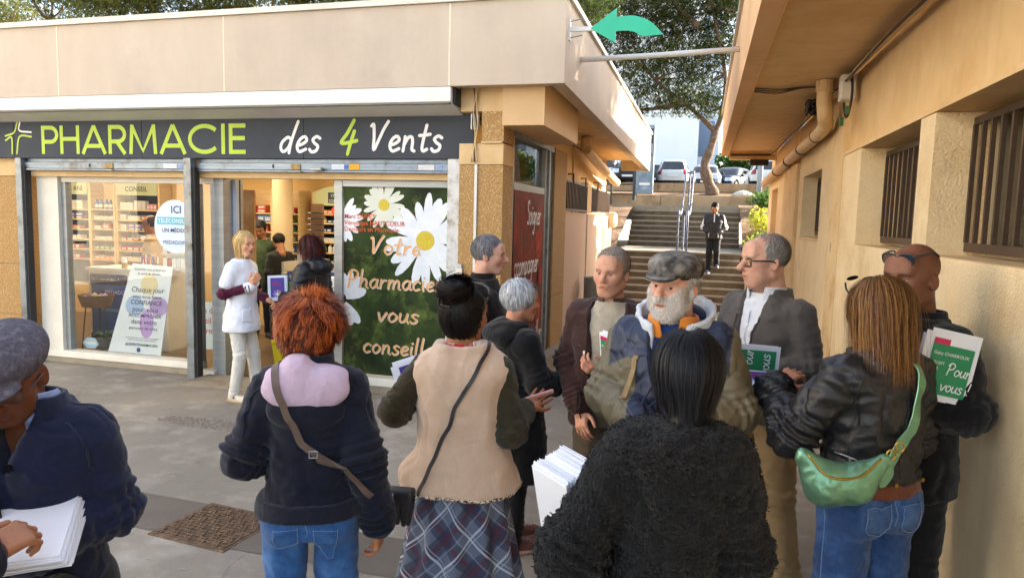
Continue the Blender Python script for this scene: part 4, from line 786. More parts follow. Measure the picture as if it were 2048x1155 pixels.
# downpipe, cables and boxes under the eaves
pp_ = catmull([(.95, 6.75, 3.09), (.95, 6.75, 2.93), (.97, 6.80, 2.80), (1.02, 7.25, 2.735), (1.03, 9.5, 2.70), (1.03, 13.9, 2.60)], 6)
pipe = MB().tube(pp_, .062, 14).build("downpipe", M_pipe, rb, smooth=True)
MB().lathe([(.075, 0), (.075, .1)], (.95, 6.75, 2.995), 16).build("pipe_collar", M_pipe, rb)
for y in (7.6, 8.7, 10.0, 11.5): MB().tube([(1.02, y, 2.732-.009*(y-7.2)*2.2+.0), (1.03, y+.03, 2.73-.02*(y-7.2))], .068, 14).build("pipe_clip", M_iron, rb)
for k in range(4):
    pts = [(1.09-.02*k, y, 3.06-.018*k+.012*math.sin(y*2.3+k)) for y in np.arange(-.3, 13.2, .6)]
    MB().tube(catmull(pts, 3), .016 if k in (1, 2) else .009, 6).build("cable", M_pipe if k in (1, 2) else M_cable, rb, smooth=True)
for k in range(3): MB().tube(catmull([(.39, 7.0+.03*k, 3.085-.01*k), (.6, 7.02+.03*k, 3.075-.012*k), (.8, 7.0+.02*k, 3.085), (1.05, 6.9, 3.07)], 5), .006, 5).build("cable", M_cable, rb, smooth=True)
MB().tube([(.39, 13.0, 3.03), (1.1, 13.0, 3.03)], .02, 8).build("conduit", M_iron, rb)
Q("meter_box", (1.0, 6.25, 2.85), (1.11, 6.38, 3.05), M_offw, .01)
MB().tube(catmull([(1.06, 6.2, 3.06), (1.07, 6.18, 2.9), (1.06, 6.2, 2.75), (1.05, 6.28, 2.72), (1.04, 6.33, 2.84)], 5), .01, 6).build("cable", M_cable, rb, smooth=True)
MB().box((1.03, 6.17, 2.73), (1.06, 6.2, 2.79)).box((1.02, 6.35, 2.66), (1.05, 6.38, 2.73)).build("green_connector", plain('#3f6a3c'), rb)
cb = MB()
for k in range(9):
    a0 = random.random()*6; cb.tube(catmull([(.98+.07*math.sin(a0+j*1.1+k), 7.55+.10*math.cos(a0+j*1.3), 2.99+.06*math.sin(j*1.7+k)) for j in range(7)], 4), .013, 5)
cb.build("cable_bundle", M_cable, rb, smooth=True)
Q("floodlight", (.72, 13.05, 2.86), (1.02, 13.2, 2.958), M_black, .01)
Q("wall_notice", (XW-.026, 6.92, 1.62), (XW-.031, 6.95, 1.70), M_iron)

# ================================================================ things between the buildings
po = MB().tube([(-1.27, 6.9, 3.37), (-.6, 6.9, 3.385), (.19, 6.9, 3.415)], .026, 12).build("spreader_pole", M_white, smooth=True); tag(po, "thin white pole spanning the gap between both roof fascias", "pole")
ar = empty("arrow_sign", (-1.27, 6.32, 3.50), 0, "green curved arrow sign on a white bracket pointing left to the shop", "sign")
MB().box((.0, -.015, -.015), (.28, .015, .02)).build("bracket_arm", M_white, ar); MB().box((0, -.03, -.09), (.012, .03, .09)).build("bracket_plate", M_white, ar)
for z in (-.07, .07): MB().tube([(0, 0, z), (.12, 0, z+.02)], .006, 5).build("bolt", M_alu, ar)
up = [(.19+.0, .0)]
apx = [(.195, .005), (.43, .165)]
outer = catmull([(.41, .085), (.56, .09), (.70, .035), (.815, -.075)], 6); inner = catmull([(.64, -.085), (.57, -.045), (.50, -.03), (.41, -.032)], 6)
poly = [(.19, .0), (.41, -.13)]+[tuple(p) for p in inner[::-1]]+[tuple(p) for p in outer[::-1]]+[(.41, .16)]
bm = bmesh.new(); f_ = bm.faces.new([bm.verts.new((p[0], -.02, p[1])) for p in poly]); ex = bmesh.ops.extrude_face_region(bm, geom=[f_]); bmesh.ops.translate(bm, vec=(0, .014, 0), verts=[v for v in ex['geom'] if isinstance(v, bmesh.types.BMVert)]); bmesh.ops.recalc_face_normals(bm, faces=bm.faces[:]); bmesh.ops.triangulate(bm, faces=bm.faces[:])
me = bpy.data.meshes.new("arrow"); bm.to_mesh(me); bm.free(); me.materials.append(mat("arrow_green", '#20b890', '#1cae87', rough=.4, scale=4)); link(bpy.data.objects.new("arrow", me), ar)
tag(MB().lathe([(.15, 0), (.165, 1.0), (.17, 1.0), (.15, .98)], (-1.62, 10.6, 0), 22).build("litter_bin", mat("bin_metal", '#8f9088', '#77786f', rough=.5, metal=.4, scale=5)), "grey cylindrical metal litter bin against the alley wall", "litter bin")

# ---- stairs
RI, TR, Y0, LD = .146, .2, 15.66, 3.18; SX0, SX1 = -2.2, .80
sts = empty("stairs", ((SX0+SX1)/2, Y0, 0), 0, None, None, None, 'structure')
hw = (SX1-SX0)/2
for i in range(16):
    y = i*TR if i < 8 else 7*TR+LD+(i-8)*TR
    y1 = y+TR if i not in (7, 15) else (y+LD if i == 7 else y+1.0)
    MB().box((-hw, y, (RI*i if i else -.02)), (hw, y1+.02, RI*(i+1)-.042)).build("step_riser", M_concrete, sts)
    MB().box((-hw-.01, y-.02, RI*(i+1)-.040), (hw+.01, y1-.001, RI*(i+1)), .008).build("step_tread", M_nosing, sts)
ZT = RI*16
tag(box("drain_grate", (SX0, 15.5, .0), (SX1, 15.62, .008), M_black), kind='structure')
# handrail of three blue posts and two sloping tubes
hr = empty("stair_handrail", (-.62, 18.6, 0), 0, "worn blue and white tube handrail running down the middle of the stairs", "handrail")
M_rail = mat("worn_blue_paint", '#48526a', '#a8aaa6', rough=.5, scale=22, detail=4, pos=.60, width=.08)
ystart, yend = 16.9, 21.5
for s in (-.11, .11):
    MB().tube(catmull([(s, -.9, 1.15), (s, -.85, 1.32+.75), (s, .1, 2.05), (s, 1.3, 2.25), (s, 2.9, 3.25), (s, 3.1, 3.3)], 6), .023, 8).build("rail", M_rail, hr, smooth=True)
MB().tube([(-.11, 3.1, 3.3), (.11, 3.1, 3.3)], .03, 8).build("end_bar", M_rail, hr); MB().tube(catmull([(-.11, 1.2, 2.2), (0, 1.15, 2.12), (.11, 1.2, 2.2)], 5), .03, 8).build("cross_bar", M_rail, hr, smooth=True)
for y, z0, z1 in ((-.4, 1.16, 2.02), (1.1, 1.3, 2.13), (2.95, 2.3, 3.28)): MB().tube([(0, y, z0), (0, y, z1)], .028, 8).build("post", M_rail, hr)

# ---- banks either side of the stairs, upper terrace, walls, car park
def bank(name, x0, x1, prof, seed, m, n=40):
    ys = np.linspace(prof[0][0], prof[-1][0], n); zs = np.interp(ys, [p[0] for p in prof], [p[1] for p in prof]); xs = np.linspace(x0, x1, 24)
    V = np.array([(x, y, z) for y, z in zip(ys, zs) for x in xs]); V[:, 2] += .10*perlin(V*[1.3, 1.3, 0]+seed)+.05*perlin(V*[4, 4, 0]+seed)
    F = np.array([(j*24+i, j*24+i+1, (j+1)*24+i+1, (j+1)*24+i) for j in range(n-1) for i in range(23)]); return tag(mesh_np(name, V, F, m), kind='structure')
bank("earth_bank", -12, SX0+.02, [(13.9, .15), (15.7, .5), (18, 1.45), (20.5, 2.2), (22.6, 2.36)], 3.1, M_soil); bank("earth_bank", SX1-.02, 12, [(14.0, .1), (15.7, .5), (18, 1.4), (20.5, 2.25), (22.6, 2.4)], 7.7, M_soil)
tag(box("terrace", (-30, 21.45, 1.9), (30, 22.7, ZT-.005), M_nosing), kind='structure')
rw1 = empty("retaining_wall", (0, 22.5, ZT), 0, "low long concrete retaining wall above the stairs", "wall")
for i in range(-8, 9): MB().box((i*3-1.495, 0, -.1), (i*3+1.495, .25, .33), .01).build("wall_section", M_wallc, rw1)
bank("planting_bed", -30, 30, [(22.7, 2.58), (24.0, 2.78), (24.9, 2.9)], 1.3, M_soil, 20)
rw2 = empty("parking_kerb_wall", (0, 24.8, 2.7), 0, "upper concrete kerb wall edging the car park", "wall")
for i in range(-8, 9): MB().box((i*3.5-1.745, 0, -.2), (i*3.5+1.745, .3, .46), .01).build("wall_section", M_wallc, rw2)
lot = MB(); lot.add([(-60, 25.09, 3.10), (60, 25.09, 3.10), (60, 36, 3.60), (-60, 36, 3.60), (-60, 75, 3.9), (60, 75, 3.9)], [(0, 1, 2, 3), (3, 2, 5, 4)]); tag(lot.build("car_park", mat("parking_asphalt", '#5b5852', '#6c6860', rough=.95, scale=3)), kind='structure')
tag(MB().tube([(.0, 0, 0), (0, 0, 3.4)], .075, 12).build("lamp_post", mat("pale_blue_post", '#aeb9c9', '#9aa6b8', rough=.45, scale=4), loc=(1.29, 21.2, 2.3), smooth=True), "pale grey steel post rising beside the right bank", "post")
ad = empty("advert_panel", (-1.86, 21.0, ZT), R(0), "free-standing illuminated-type advert panel with dark frame near stair top", "advert panel")
MB().box((-.33, -.10, .12), (-.26, .10, 3.0)).build("dark_post", plain('#2b3a44', .4), ad); MB().box((-.255, -.10, .3), (.24, .10, 2.25), .02).build("casing", plain('#7f93a2', .35), ad)
MB().box((-.17, -.106, .42), (.20, -.1015, 2.15)).build("poster", mat("advert_print", '#9db8cc', '#44566a', rough=.3, scale=3, detail=4, c3='#3f5a36', scale3=4), ad); MB().box((-.17, -.110, 1.72), (.20, -.1065, 2.15)).build("poster_top", plain('#333a48'), ad)
MB().box((.02, -.113, 1.90), (.10, -.1105, 2.1)).build("red_symbol", plain('#c24a50'), ad); MB().prism([(-.14, 1.45), (.0, 1.45), (-.07, 1.70)], -.113, -.1105).build("blue_symbol", plain('#3a55b0'), ad); MB().box((-.15, -.1095, .55), (.15, -.1065, .62)).build("print_line", M_vwhite, ad)
tag(MB().box((-9, 22.3, 2.65), (-2.2, 22.36, 2.70)).box((-9, 22.3, 2.95), (-2.2, 22.36, 3.0)).tube([(-3.0, 22.33, 2.3), (-3.0, 22.33, 3.0)], .03, 8).tube([(-5.0, 22.33, 2.3), (-5.0, 22.33, 3.0)], .03, 8).build("terrace_railing", plain('#2a3338')), "dark low metal railing on the terrace left of the advert panel", "railing")
# white apartment block and hedge behind the car park
wb = empty("white_building", (-6.5, 58, 3.9), R(0), "tall plain white building behind the car park", "building")
M_wb = mat("white_facade", '#e9e9e6', '#dededb', rough=.8, scale=.3, emit=None); MB().box((-6, 0, 0), (5.3, 9, 17)).build("facade", M_wb, wb)
MB().box((5.31, 1.5, 0), (6.9, 9, 15)).build("side_wing", mat("blue_grey_facade", '#c2cddd', '#b3c0d2', rough=.8, scale=.4), wb); MB().box((5.35, 1.46, 3.2), (6.5, 1.495, 6)).build("window", plain('#5c6f8c', .2), wb)
for z in (3.2, 6.4, 9.6): MB().box((-4, -.03, z), (-2.6, -.002, z+1.5)).build("window", plain('#5c6f8c', .2), wb)
wb2 = empty("pale_block", (9, 62, 4), 0, "pale grey apartment block glimpsed right of the pine trunk", "building"); MB().box((-5, 0, 0), (9, 8, 9)).build("facade", mat("pale_facade", '#d5d8da', '#c6cacd', rough=.8, scale=.4), wb2)
for i in range(5):
    for j in range(2): MB().box((-4+i*2.4, -.03, .8+j*3), (-2.8+i*2.4, -.002, 2.3+j*3)).build("window", plain('#5c6f8c', .2), wb2)

# apartment block across the square, behind and left of the camera (seen mirrored in the shop windows)
ob = empty("apartment_block", (-14.5, -6, 0), 0, "sunlit cream apartment block across the square, mirrored in the shop glass", "building")
MB().box((-8, -12, 0), (0, 9.5, 11)).build("wall", mat("sunlit_cream_wall", '#d9d2c6', '#cbc3b5', rough=.9, scale=.6), ob)
for i in range(6):
    for j in range(3): MB().box((.002, -10.6+i*3.3, 1.2+j*3.2), (.05, -9.2+i*3.3, 2.7+j*3.2)).build("window", plain('#4a5058', .2), ob); MB().box((.002, -10.8+i*3.3, 1.05+j*3.2), (.16, -9.0+i*3.3, 1.15+j*3.2)).build("sill", M_offw, ob)
# ================================================================ trees, shrubs and cars
M_bark = mat("pine_bark", '#7a6454', '#4c3c31', rough=.95, scale=9, stretch=(1, 1, .35), c3='#93806e', scale3=12, bump=1, bscale=30, bdist=.03)
M_leaf = mat("needle_foliage", (.1, .1, .05), attr=True, rough=.65, spec=.2)
_n, _l = M_leaf.node_tree.nodes, M_leaf.node_tree.links; _t = _n.new("ShaderNodeBsdfTranslucent"); _mx = _n.new("ShaderNodeMixShader"); _mx.inputs[0].default_value = .4; _a = [x for x in _n if x.type == 'ATTRIBUTE'][0]; _l.new(_a.outputs['Color'], _t.inputs[0]); _l.new(_n['Principled BSDF'].outputs[0], _mx.inputs[1]); _l.new(_t.outputs[0], _mx.inputs[2]); _l.new(_mx.outputs[0], _n['Material Output'].inputs[0])
def tuft_mesh(name, C, axis, L, wd, nb, colors, parent, seed, flat=0.):
    g_ = np.random.default_rng(seed); n = len(C); d = axis[:, None, :]+g_.normal(size=(n, nb, 3))*.75; d /= np.linalg.norm(d, axis=2)[:, :, None]; s_ = np.cross(d, g_.normal(size=(n, nb, 3))); s_ /= np.linalg.norm(s_, axis=2)[:, :, None]+1e-9
    ln = L*g_.uniform(.6, 1.25, (n, nb, 1)); a = C[:, None, :]+0*d
    if flat: V = np.stack([a, a+d*ln*.5+s_*wd*.5, a+d*ln, a+d*ln*.5-s_*wd*.5], 2).reshape(-1, 3); k = 4
    else: V = np.stack([a-s_*wd*.5, a+s_*wd*.5, a+d*ln], 2).reshape(-1, 3); k = 3
    F = np.arange(len(V)).reshape(-1, k); cc = np.repeat(colors, nb*k, 0)*np.repeat(g_.uniform(.75, 1.25, (n*nb, 1)), k, 0)
    return mesh_np(name, V, F, M_leaf, parent, False, np.clip(cc, 0, 1))
def pine(label, base, trunk, limbs, clumps, ntuft, cols, seed, r0=.17, name="pine_tree", L=.12, wd=.019, nb=7, twigs=True, cat="tree", group=None):
    t = empty(name, base, 0, label, cat, group); g_ = np.random.default_rng(seed); tb = MB(); P = catmull(trunk, 6); rr = np.linspace(r0, r0*.55, len(P))*(1+.12*np.sin(np.arange(len(P))*.9)); tb.tube(P, list(rr), 12)
    for l in limbs: Q = catmull(l, 6); tb.tube(Q, list(np.linspace(r0*.5, r0*.12, len(Q))), 8)
    if twigs:
        nodes = np.concatenate([catmull(l, 6) for l in limbs])
        for c, r in clumps:
            c = np.array(c); k = nodes[np.argmin(((nodes-c)**2).sum(1))]
            for q in range(3): e = c+g_.normal(size=3)*np.array(r)*.45; tb.tube(catmull([k, (k+e)/2+g_.normal(size=3)*.12, e], 4), list(np.linspace(.035, .008, 9)), 5)
    tb.build("trunk", M_bark, t, smooth=True)
    vol = np.array([np.prod(r) for c, r in clumps])**.8; cnt = (ntuft*vol/vol.sum()).astype(int); Cs, Ax, Co = [], [], []; cc = np.array([col(x) for x in cols])
    for (c, r), n in zip(clumps, cnt):
        r = np.array(r)*np.ones(3); d = g_.normal(size=(n, 3)); d /= np.linalg.norm(d, axis=1)[:, None]; rad = g_.random((n, 1))**.42; p_ = np.array(c)+d*rad*r
        lump = perlin(p_*2.2+seed)+.5*perlin(p_*5+seed); keep = lump > -.2; p_, d = p_[keep], d[keep]; Cs.append(p_); Ax.append(d*.7+np.array([0, 0, .55])); base_c = cc[g_.integers(0, len(cc), len(p_))]*(.85+.35*g_.random()); Co.append(base_c)
    tuft_mesh("crown", np.concatenate(Cs), np.concatenate(Ax), L, wd, nb, np.concatenate(Co), t, seed+1); return t
def cloud(n, lo, hi, r, seed): g_ = np.random.default_rng(seed); return [(tuple(g_.uniform(lo, hi)), tuple(np.array(r)*g_.uniform(.7, 1.3))) for _ in range(n)]
GRN = ['#3c4a26', '#4c5a2c', '#2e3b20', '#5a6430', '#36452a']; OLI = ['#5d6432', '#6f7338', '#4c5428', '#7d7c42', '#565a2c']
main = [((-.2, -.2, 2.75), (.75, .7, .45)), ((-1.0, 0, 2.95), (.9, .8, .5)), ((.7, 0, 3.3), (.6, .7, .5)), ((-1.9, .2, 3.1), (.9, .8, .6)), ((-3.0, 0, 2.7), (.9, .8, .45)), ((-2.6, 0, 3.9), (1.2, 1, .8)), ((-1.3, .3, 4.3), (1.2, 1, .8)), ((.1, .2, 4.5), (1, .9, .7)), ((.9, .2, 4.2), (.6, .8, .6)), ((-3.6, .3, 4.9), (1.3, 1, .8)), ((-2.2, .2, 5.6), (1.3, 1, .8)), ((-.8, .2, 5.8), (1.2, 1, .8)), ((.5, .2, 6.0), (1.1, 1, .8)), ((-4.4, 0, 6.4), (1.3, 1, .8)), ((-3.0, 0, 7.2), (1.3, 1, .8)), ((-1.4, 0, 7.4), (1.3, 1, .8)), ((.3, 0, 7.5), (1.1, 1, .7)), ((-4.5, .2, 8.2), (1.4, 1, .8)), ((-2.4, .2, 8.9), (1.5, 1, .8)), ((-.4, .2, 9.0), (1.3, 1, .8)), ((-1.6, .8, 5.0), (1.6, .7, 1)), ((.2, .8, 5.3), (1.2, .7, 1)), ((-3.3, .8, 6.0), (1.6, .7, 1)), ((-1.9, .8, 6.6), (1.6, .7, 1)), ((-.2, .8, 6.8), (1.4, .7, 1)), ((-3.8, .8, 3.7), (1, .7, .7)), ((-.5, .7, 3.6), (1, .7, .6)), ((-1.8, .8, 8.1), (1.8, .7, .9)), ((.9, .6, 8.2), (1, .7, .9)), ((-3.9, .6, 7.4), (1.4, .8, .9))]
pine("tall crooked pine with knotted trunk above the stairs", (.08, 23.6, 2.7), [(0, 0, 0), (-.18, 0, .45), (-.32, 0, .95), (-.16, 0, 1.5), (-.04, 0, 2.05)], [[(-.04, 0, 2.0), (-.45, 0, 2.4), (-1.0, 0, 2.9), (-2.2, 0, 3.9), (-3.4, .1, 6)], [(-.04, 0, 2.0), (.12, 0, 2.6), (.15, .1, 3.8), (-.4, .1, 6.2), (-.6, 0, 8.5)], [(.1, 0, 2.5), (.5, 0, 3.3), (.8, 0, 4.3)], [(-1.0, 0, 2.9), (-2.0, 0, 2.75), (-3.0, 0, 2.7)], [(-.7, 0, 5.2), (-1.8, 0, 6.4), (-2.6, 0, 8.2)]], main, 40000, GRN+OLI[:2], 5, r0=.19)
pine("dense pine behind the right roof edge", (3.4, 26.5, 3.1), [(0, 0, 0), (.1, 0, 2), (-.2, 0, 4.5)], [[(-.2, 0, 4.4), (-1.2, 0, 5.6), (-2.4, 0, 6.2)], [(-.2, 0, 4.4), (.4, 0, 6.5), (.2, 0, 8.5)], [(-.1, 0, 3.6), (-1.6, 0, 4.4), (-2.2, 0, 4.9)]], [((-2.2, 0, 6.6), (1.1, .9, .7)), ((-1.2, 0, 7.2), (1.2, 1, .9)), ((.2, 0, 8), (1.6, 1.2, 1)), ((-2.1, 0, 5.3), (.8, .8, .5)), ((-.8, 0, 5.8), (1.1, 1, .7)), ((1.3, 0, 6.4), (1.3, 1, .8)), ((-1.6, 0, 8.6), (1.2, 1, .8)), ((-2.5, 0, 9.6), (1.2, 1, .8))], 20000, OLI, 9)
for k, (x, y, z0, w_, n, lb, cols_) in enumerate(((-25.2, 20, 6.5, 2.0, 14000, "pine crown at the far left corner above the roof", OLI), (-19.2, 19.5, 6.5, 2.7, 26000, "broad olive pine crown over the left part of the shop roof", OLI), (-13.8, 20.5, 6.7, 2.9, 26000, "olive pine crown left of centre above the shop roof", OLI), (-9.0, 21, 6.7, 2.6, 24000, "olive pine crown over the middle of the shop roof", OLI+GRN), (-4.9, 19.8, 6.3, 2.1, 20000, "dark pine crown above the right end of the shop roof", GRN))):
    cl = cloud(20, (-w_, -1, z0-1.2), (w_, 1, z0+2.2), (1.1, 1.0, .65), 40+k)
    pine(lb, (x, y, 1.6), [(0, 0, 0), (.15, 0, 2), (-.1, 0, 4.3)], [[(-.1, 0, 4.2), (-.9*w_*.7, 0, 5.4), (-w_*.9, 0, 6.4)], [(-.1, 0, 4.2), (.6*w_*.7, 0, 5.6), (w_*.8, 0, 7)], [(-.1, 0, 4.2), (0, 0, 6), (.1, 0, 7.4)]], cl, n, cols_, 60+k)
for k, (x, y, lb) in enumerate(((7.2, 12.2, "unseen shading pine beyond the right-hand building, nearer one"), (8.2, 16.2, "unseen shading pine beyond the right-hand building, farther one"), (6.6, 8.2, "unseen shading pine beyond the right-hand building, nearest the square"))):  # pines out of view, added to shade the fascia and dapple the alley wall
    cl = cloud(16, (-2.6, -2.6, 3.4), (2.6, 2.6, 8.6), (1.35, 1.3, .9), 80+k)
    pine(lb, (x, y, 0), [(0, 0, 0), (.2, 0, 2), (0, 0, 4.5)], [[(0, 0, 4.4), (-1.5, .5, 5.6), (-2.2, 1, 6.6)], [(0, 0, 4.4), (1.2, -.6, 6), (1.8, -1, 7.6)], [(0, 0, 4.4), (.2, .8, 6), (0, 1, 8.2)]], cl, 9000, GRN, 90+k, L=.22, wd=.04, nb=6)
def shrub(name, label, base, rad, n, cols, seed, L=.07, wd=.035, cat="shrub", lumps=7):
    t = empty(name, base, 0, label, cat); g_ = np.random.default_rng(seed); rad = np.array(rad); st = MB(); Cs = []; Ax = []
    for k in range(lumps):
        d = g_.normal(size=3); d[2] = abs(d[2]); d /= np.linalg.norm(d); c = d*rad*.62; c[2] += rad[2]*.35; st.tube(catmull([(0, 0, 0), tuple(c*.5+g_.normal(size=3)*.04), tuple(c)], 4), list(np.linspace(.014, .005, 9)), 5)
        m_ = n//lumps; e = g_.normal(size=(m_, 3)); e /= np.linalg.norm(e, axis=1)[:, None]; Cs.append(c+e*g_.random((m_, 1))**.5*rad*.42); Ax.append(e)
    st.build("stem", M_bark, t, smooth=True); C_ = np.concatenate(Cs); cc = np.array([col(x) for x in cols]); tuft_mesh("foliage", C_, np.concatenate(Ax), L, wd, 2, cc[g_.integers(0, len(cc), len(C_))], t, seed, flat=1); return t
YEL = ['#b8b83a', '#a8ac30', '#c8c848', '#8a9a30', '#d0cc5a']; GR2 = ['#4a6a30', '#3c5a28', '#5c7c38', '#6c8a40']
shrub("yellow_shrub", "sunlit yellow-green shrub on the bank right of the stairs", (1.28, 18.6, 1.35), (.45, .4, .75), 900, YEL, 11); shrub("yellow_shrub", "smaller yellow shrub below the lit one beside the stairs", (1.15, 17.6, 1.1), (.4, .35, .5), 600, YEL+GR2, 12)
shrub("green_shrub", "green leafy shrub at the stair top on the right", (1.25, 20.4, 2.15), (.55, .4, .45), 700, GR2, 13); shrub("green_shrub", "spreading green plant beside the pale post", (2.0, 21.3, 2.3), (.8, .4, .5), 800, GR2, 14)
for k, (x, y, z) in enumerate(((-3.1, 20.3, 2.1), (-2.7, 17.6, 1.25), (-3.3, 18.8, 1.7), (.9, 24.3, 2.8), (-4.2, 24.2, 2.8))): shrub("weed_clump", f"low green weed clump {['high on the left earth bank', 'low on the left earth bank', 'midway up the left earth bank', 'in the planting bed near the pine', 'in the planting bed far left'][k]}", (x, y, z), (.2, .2, .12), 120, GR2, 20+k, L=.06, cat="weed", lumps=4)
for k, (x, y, rx, rz) in enumerate(((1.8, 50, 2.2, 2.2), (5.2, 51, 2.6, 1.9), (9.5, 49, 2.5, 2.0), (-2.5, 54, 1.2, 1.2))): shrub("hedge_tree", f"rounded green bush behind the parked cars, {['just right of the pine trunk', 'above the blue car', 'far right', 'beside the white wall'][k]}", (x, y, 3.9), (rx, 1.2, rz), 2600, GR2, 30+k, L=.28, wd=.14, cat="bush", lumps=12)
tag(MB().lathe([(.30, 0), (.34, .06), (.2, .16), (.02, .2)], (.95, 23.3, 2.68), 12).build("white_stone", plain('#cfcac0')), "pale stone lying in the planting bed", "stone")

def panel_from(V, F, cond, off, name, m, parent):
    c = V[F].mean(1); n = np.cross(V[F[:, 2]]-V[F[:, 0]], V[F[:, 3]]-V[F[:, 1]]); n /= np.linalg.norm(n, axis=1)[:, None]+1e-9; k = cond(c, n)
    if not k.any(): return None
    f = F[k]; u, inv = np.unique(f.ravel(), return_inverse=True); N = vnormals(V, F); return mesh_np(name, V[u]+N[u]*off, inv.reshape(-1, 4), m, parent, True)
_car = {}
def car_hull(kind):
    if kind in _car: return _car[kind]
    hh = 1.62 if kind == 'suv' else 1.50; L = 2.05
    q = SDF((-1., -2.2, .1), (1., 2.2, 1.8), .04)
    q.loft([(.22, 0, 0, .80, L-.12), (.38, 0, 0, .86, L), (.62, 0, 0, .875, L), (.84, 0, -.03, .855, L-.05), (.93, 0, -.08, .80, L-.16)], 0, 6)
    b = .86; q.loft([(b, 0, -.45, .82, 1.5), (b+.12, 0, -.48, .80, 1.42), (hh-.16, 0, -.66, .68, 1.14), (hh-.04, 0, -.74, .62, .98), (hh, 0, -.78, .52, .82)], .06, 5)
    for y in (-1.28, 1.3):
        for s_ in (-1, 1): q.cone((s_*.62, y, .32), (s_*1.0, y, .32), .37, .37, .01, op='sub')
    V, F = q.mesh(); V = relax(V, F, 2, .5); _car[kind] = (V, F, hh, L); return _car[kind]
M_cglass = mat("car_glass", (.012, .016, .02), (.03, .035, .04), rough=.06, spec=.8, scale=2); M_tyre = mat("tyre_rubber", (.012, .012, .012), rough=.8); M_rim = mat("wheel_rim", '#9a9da0', '#7c7f82', rough=.35, metal=.7, scale=4); M_red = mat("tail_lamp", '#a01418', '#7c0c10', rough=.2, scale=6); M_hl = mat("head_lamp", '#d8dde2', '#b8bec4', rough=.12, scale=9, metal=.3); M_trim = plain('#1a1b1d', .6); M_plate = plain('#dfe3e8', .4)
def car(label, x, y, z, rz, colr, kind='hatch', rough=.3):
    V, F, hh, L = car_hull(kind); t = empty("parked_car", (x, y, z), R(rz), label, "car", "cars parked above the stairs"); mesh_np("body", V, F, mat("car_paint_"+colr[1:], colr, [c*.9 for c in col(colr)], rough=.4, spec=.4, coat=.15, scale=2), t)
    g0, g1 = .97, hh-.12
    panel_from(V, F, lambda c, n: (c[:, 2] > g0) & (c[:, 2] < g1) & (n[:, 1] < -.75) & (np.abs(c[:, 0]) < .60), .008, "rear_window", M_cglass, t)
    panel_from(V, F, lambda c, n: (c[:, 2] > g0) & (c[:, 2] < g1) & (n[:, 1] > .35) & (np.abs(c[:, 0]) < .64) & (c[:, 1] > -.2), .008, "windscreen", M_cglass, t)
    for s_ in (-1, 1):
        for a, b in ((-1.62, -.95), (-.88, -.18), (-.10, .55)):
            panel_from(V, F, lambda c, n: (c[:, 2] > g0) & (c[:, 2] < g1) & (n[:, 0]*s_ > .6) & (c[:, 1] > a) & (c[:, 1] < b), .008, "side_window", M_cglass, t)
        panel_from(V, F, lambda c, n: (c[:, 2] > .72) & (c[:, 2] < 1.02) & (c[:, 1] < -1.78) & (c[:, 0]*s_ > .56), .010, "tail_light", M_red, t); panel_from(V, F, lambda c, n: (c[:, 2] > .60) & (c[:, 2] < .80) & (c[:, 1] > 1.72) & (c[:, 0]*s_ > .42), .010, "headlight", M_hl, t)
        MB().box((s_*.80, .42, .92), (s_*1.0, .55, 1.05), .03).build("wing_mirror", M_trim, t)
        for yy in (-1.28, 1.3):
            wl = empty("wheel", (s_*.76, yy, .31)); wl.parent = t
            MB().tube([(-.10, 0, 0), (-.08, 0, 0), (.08, 0, 0), (.10, 0, 0)], [.27, .31, .31, .27], 22).build("tyre", M_tyre, wl); MB().tube([(-.104, 0, 0), (.104, 0, 0)], .19, 18).build("rim", M_rim, wl)
    panel_from(V, F, lambda c, n: (c[:, 2] < .40) & (np.abs(c[:, 1]) > 1.7), .006, "lower_bumper", M_trim, t); panel_from(V, F, lambda c, n: (c[:, 2] > .42) & (c[:, 2] < .58) & (c[:, 1] > 1.9) & (np.abs(c[:, 0]) < .5), .008, "grille", M_trim, t)
    MB().box((-.26, -L-.03, .60), (.26, -L+.03, .71)).build("number_plate", M_plate, t); MB().box((-.26, L-.03, .40), (.26, L+.03, .50)).build("number_plate", M_plate, t)
    return t
ZC = 3.62
car("white compact hatchback seen from behind beside the handrail", -2.0, 40.5, ZC, 0, '#d5d6d4'); car("metallic blue hatchback facing forward right of the pine trunk", 1.0, 44.0, ZC, 160, '#152640'); car("white estate car seen from behind near the pale post", 2.62, 40.2, ZC, 2, '#dcdad2')
car("white sport utility car facing forward under the left eave", -5.55, 38.5, ZC, 172, '#d8dadc', 'suv'); car("black hatchback facing forward beside the white sport utility car", -3.95, 37.6, ZC, 178, '#16181b'); car("dark blue car partly hidden by the advert panel", -3.4, 44.5, ZC+.05, 0, '#131d30'); car("silver car hidden behind the pine trunk", -.35, 43.0, ZC+.05, 180, '#b4b7ba')
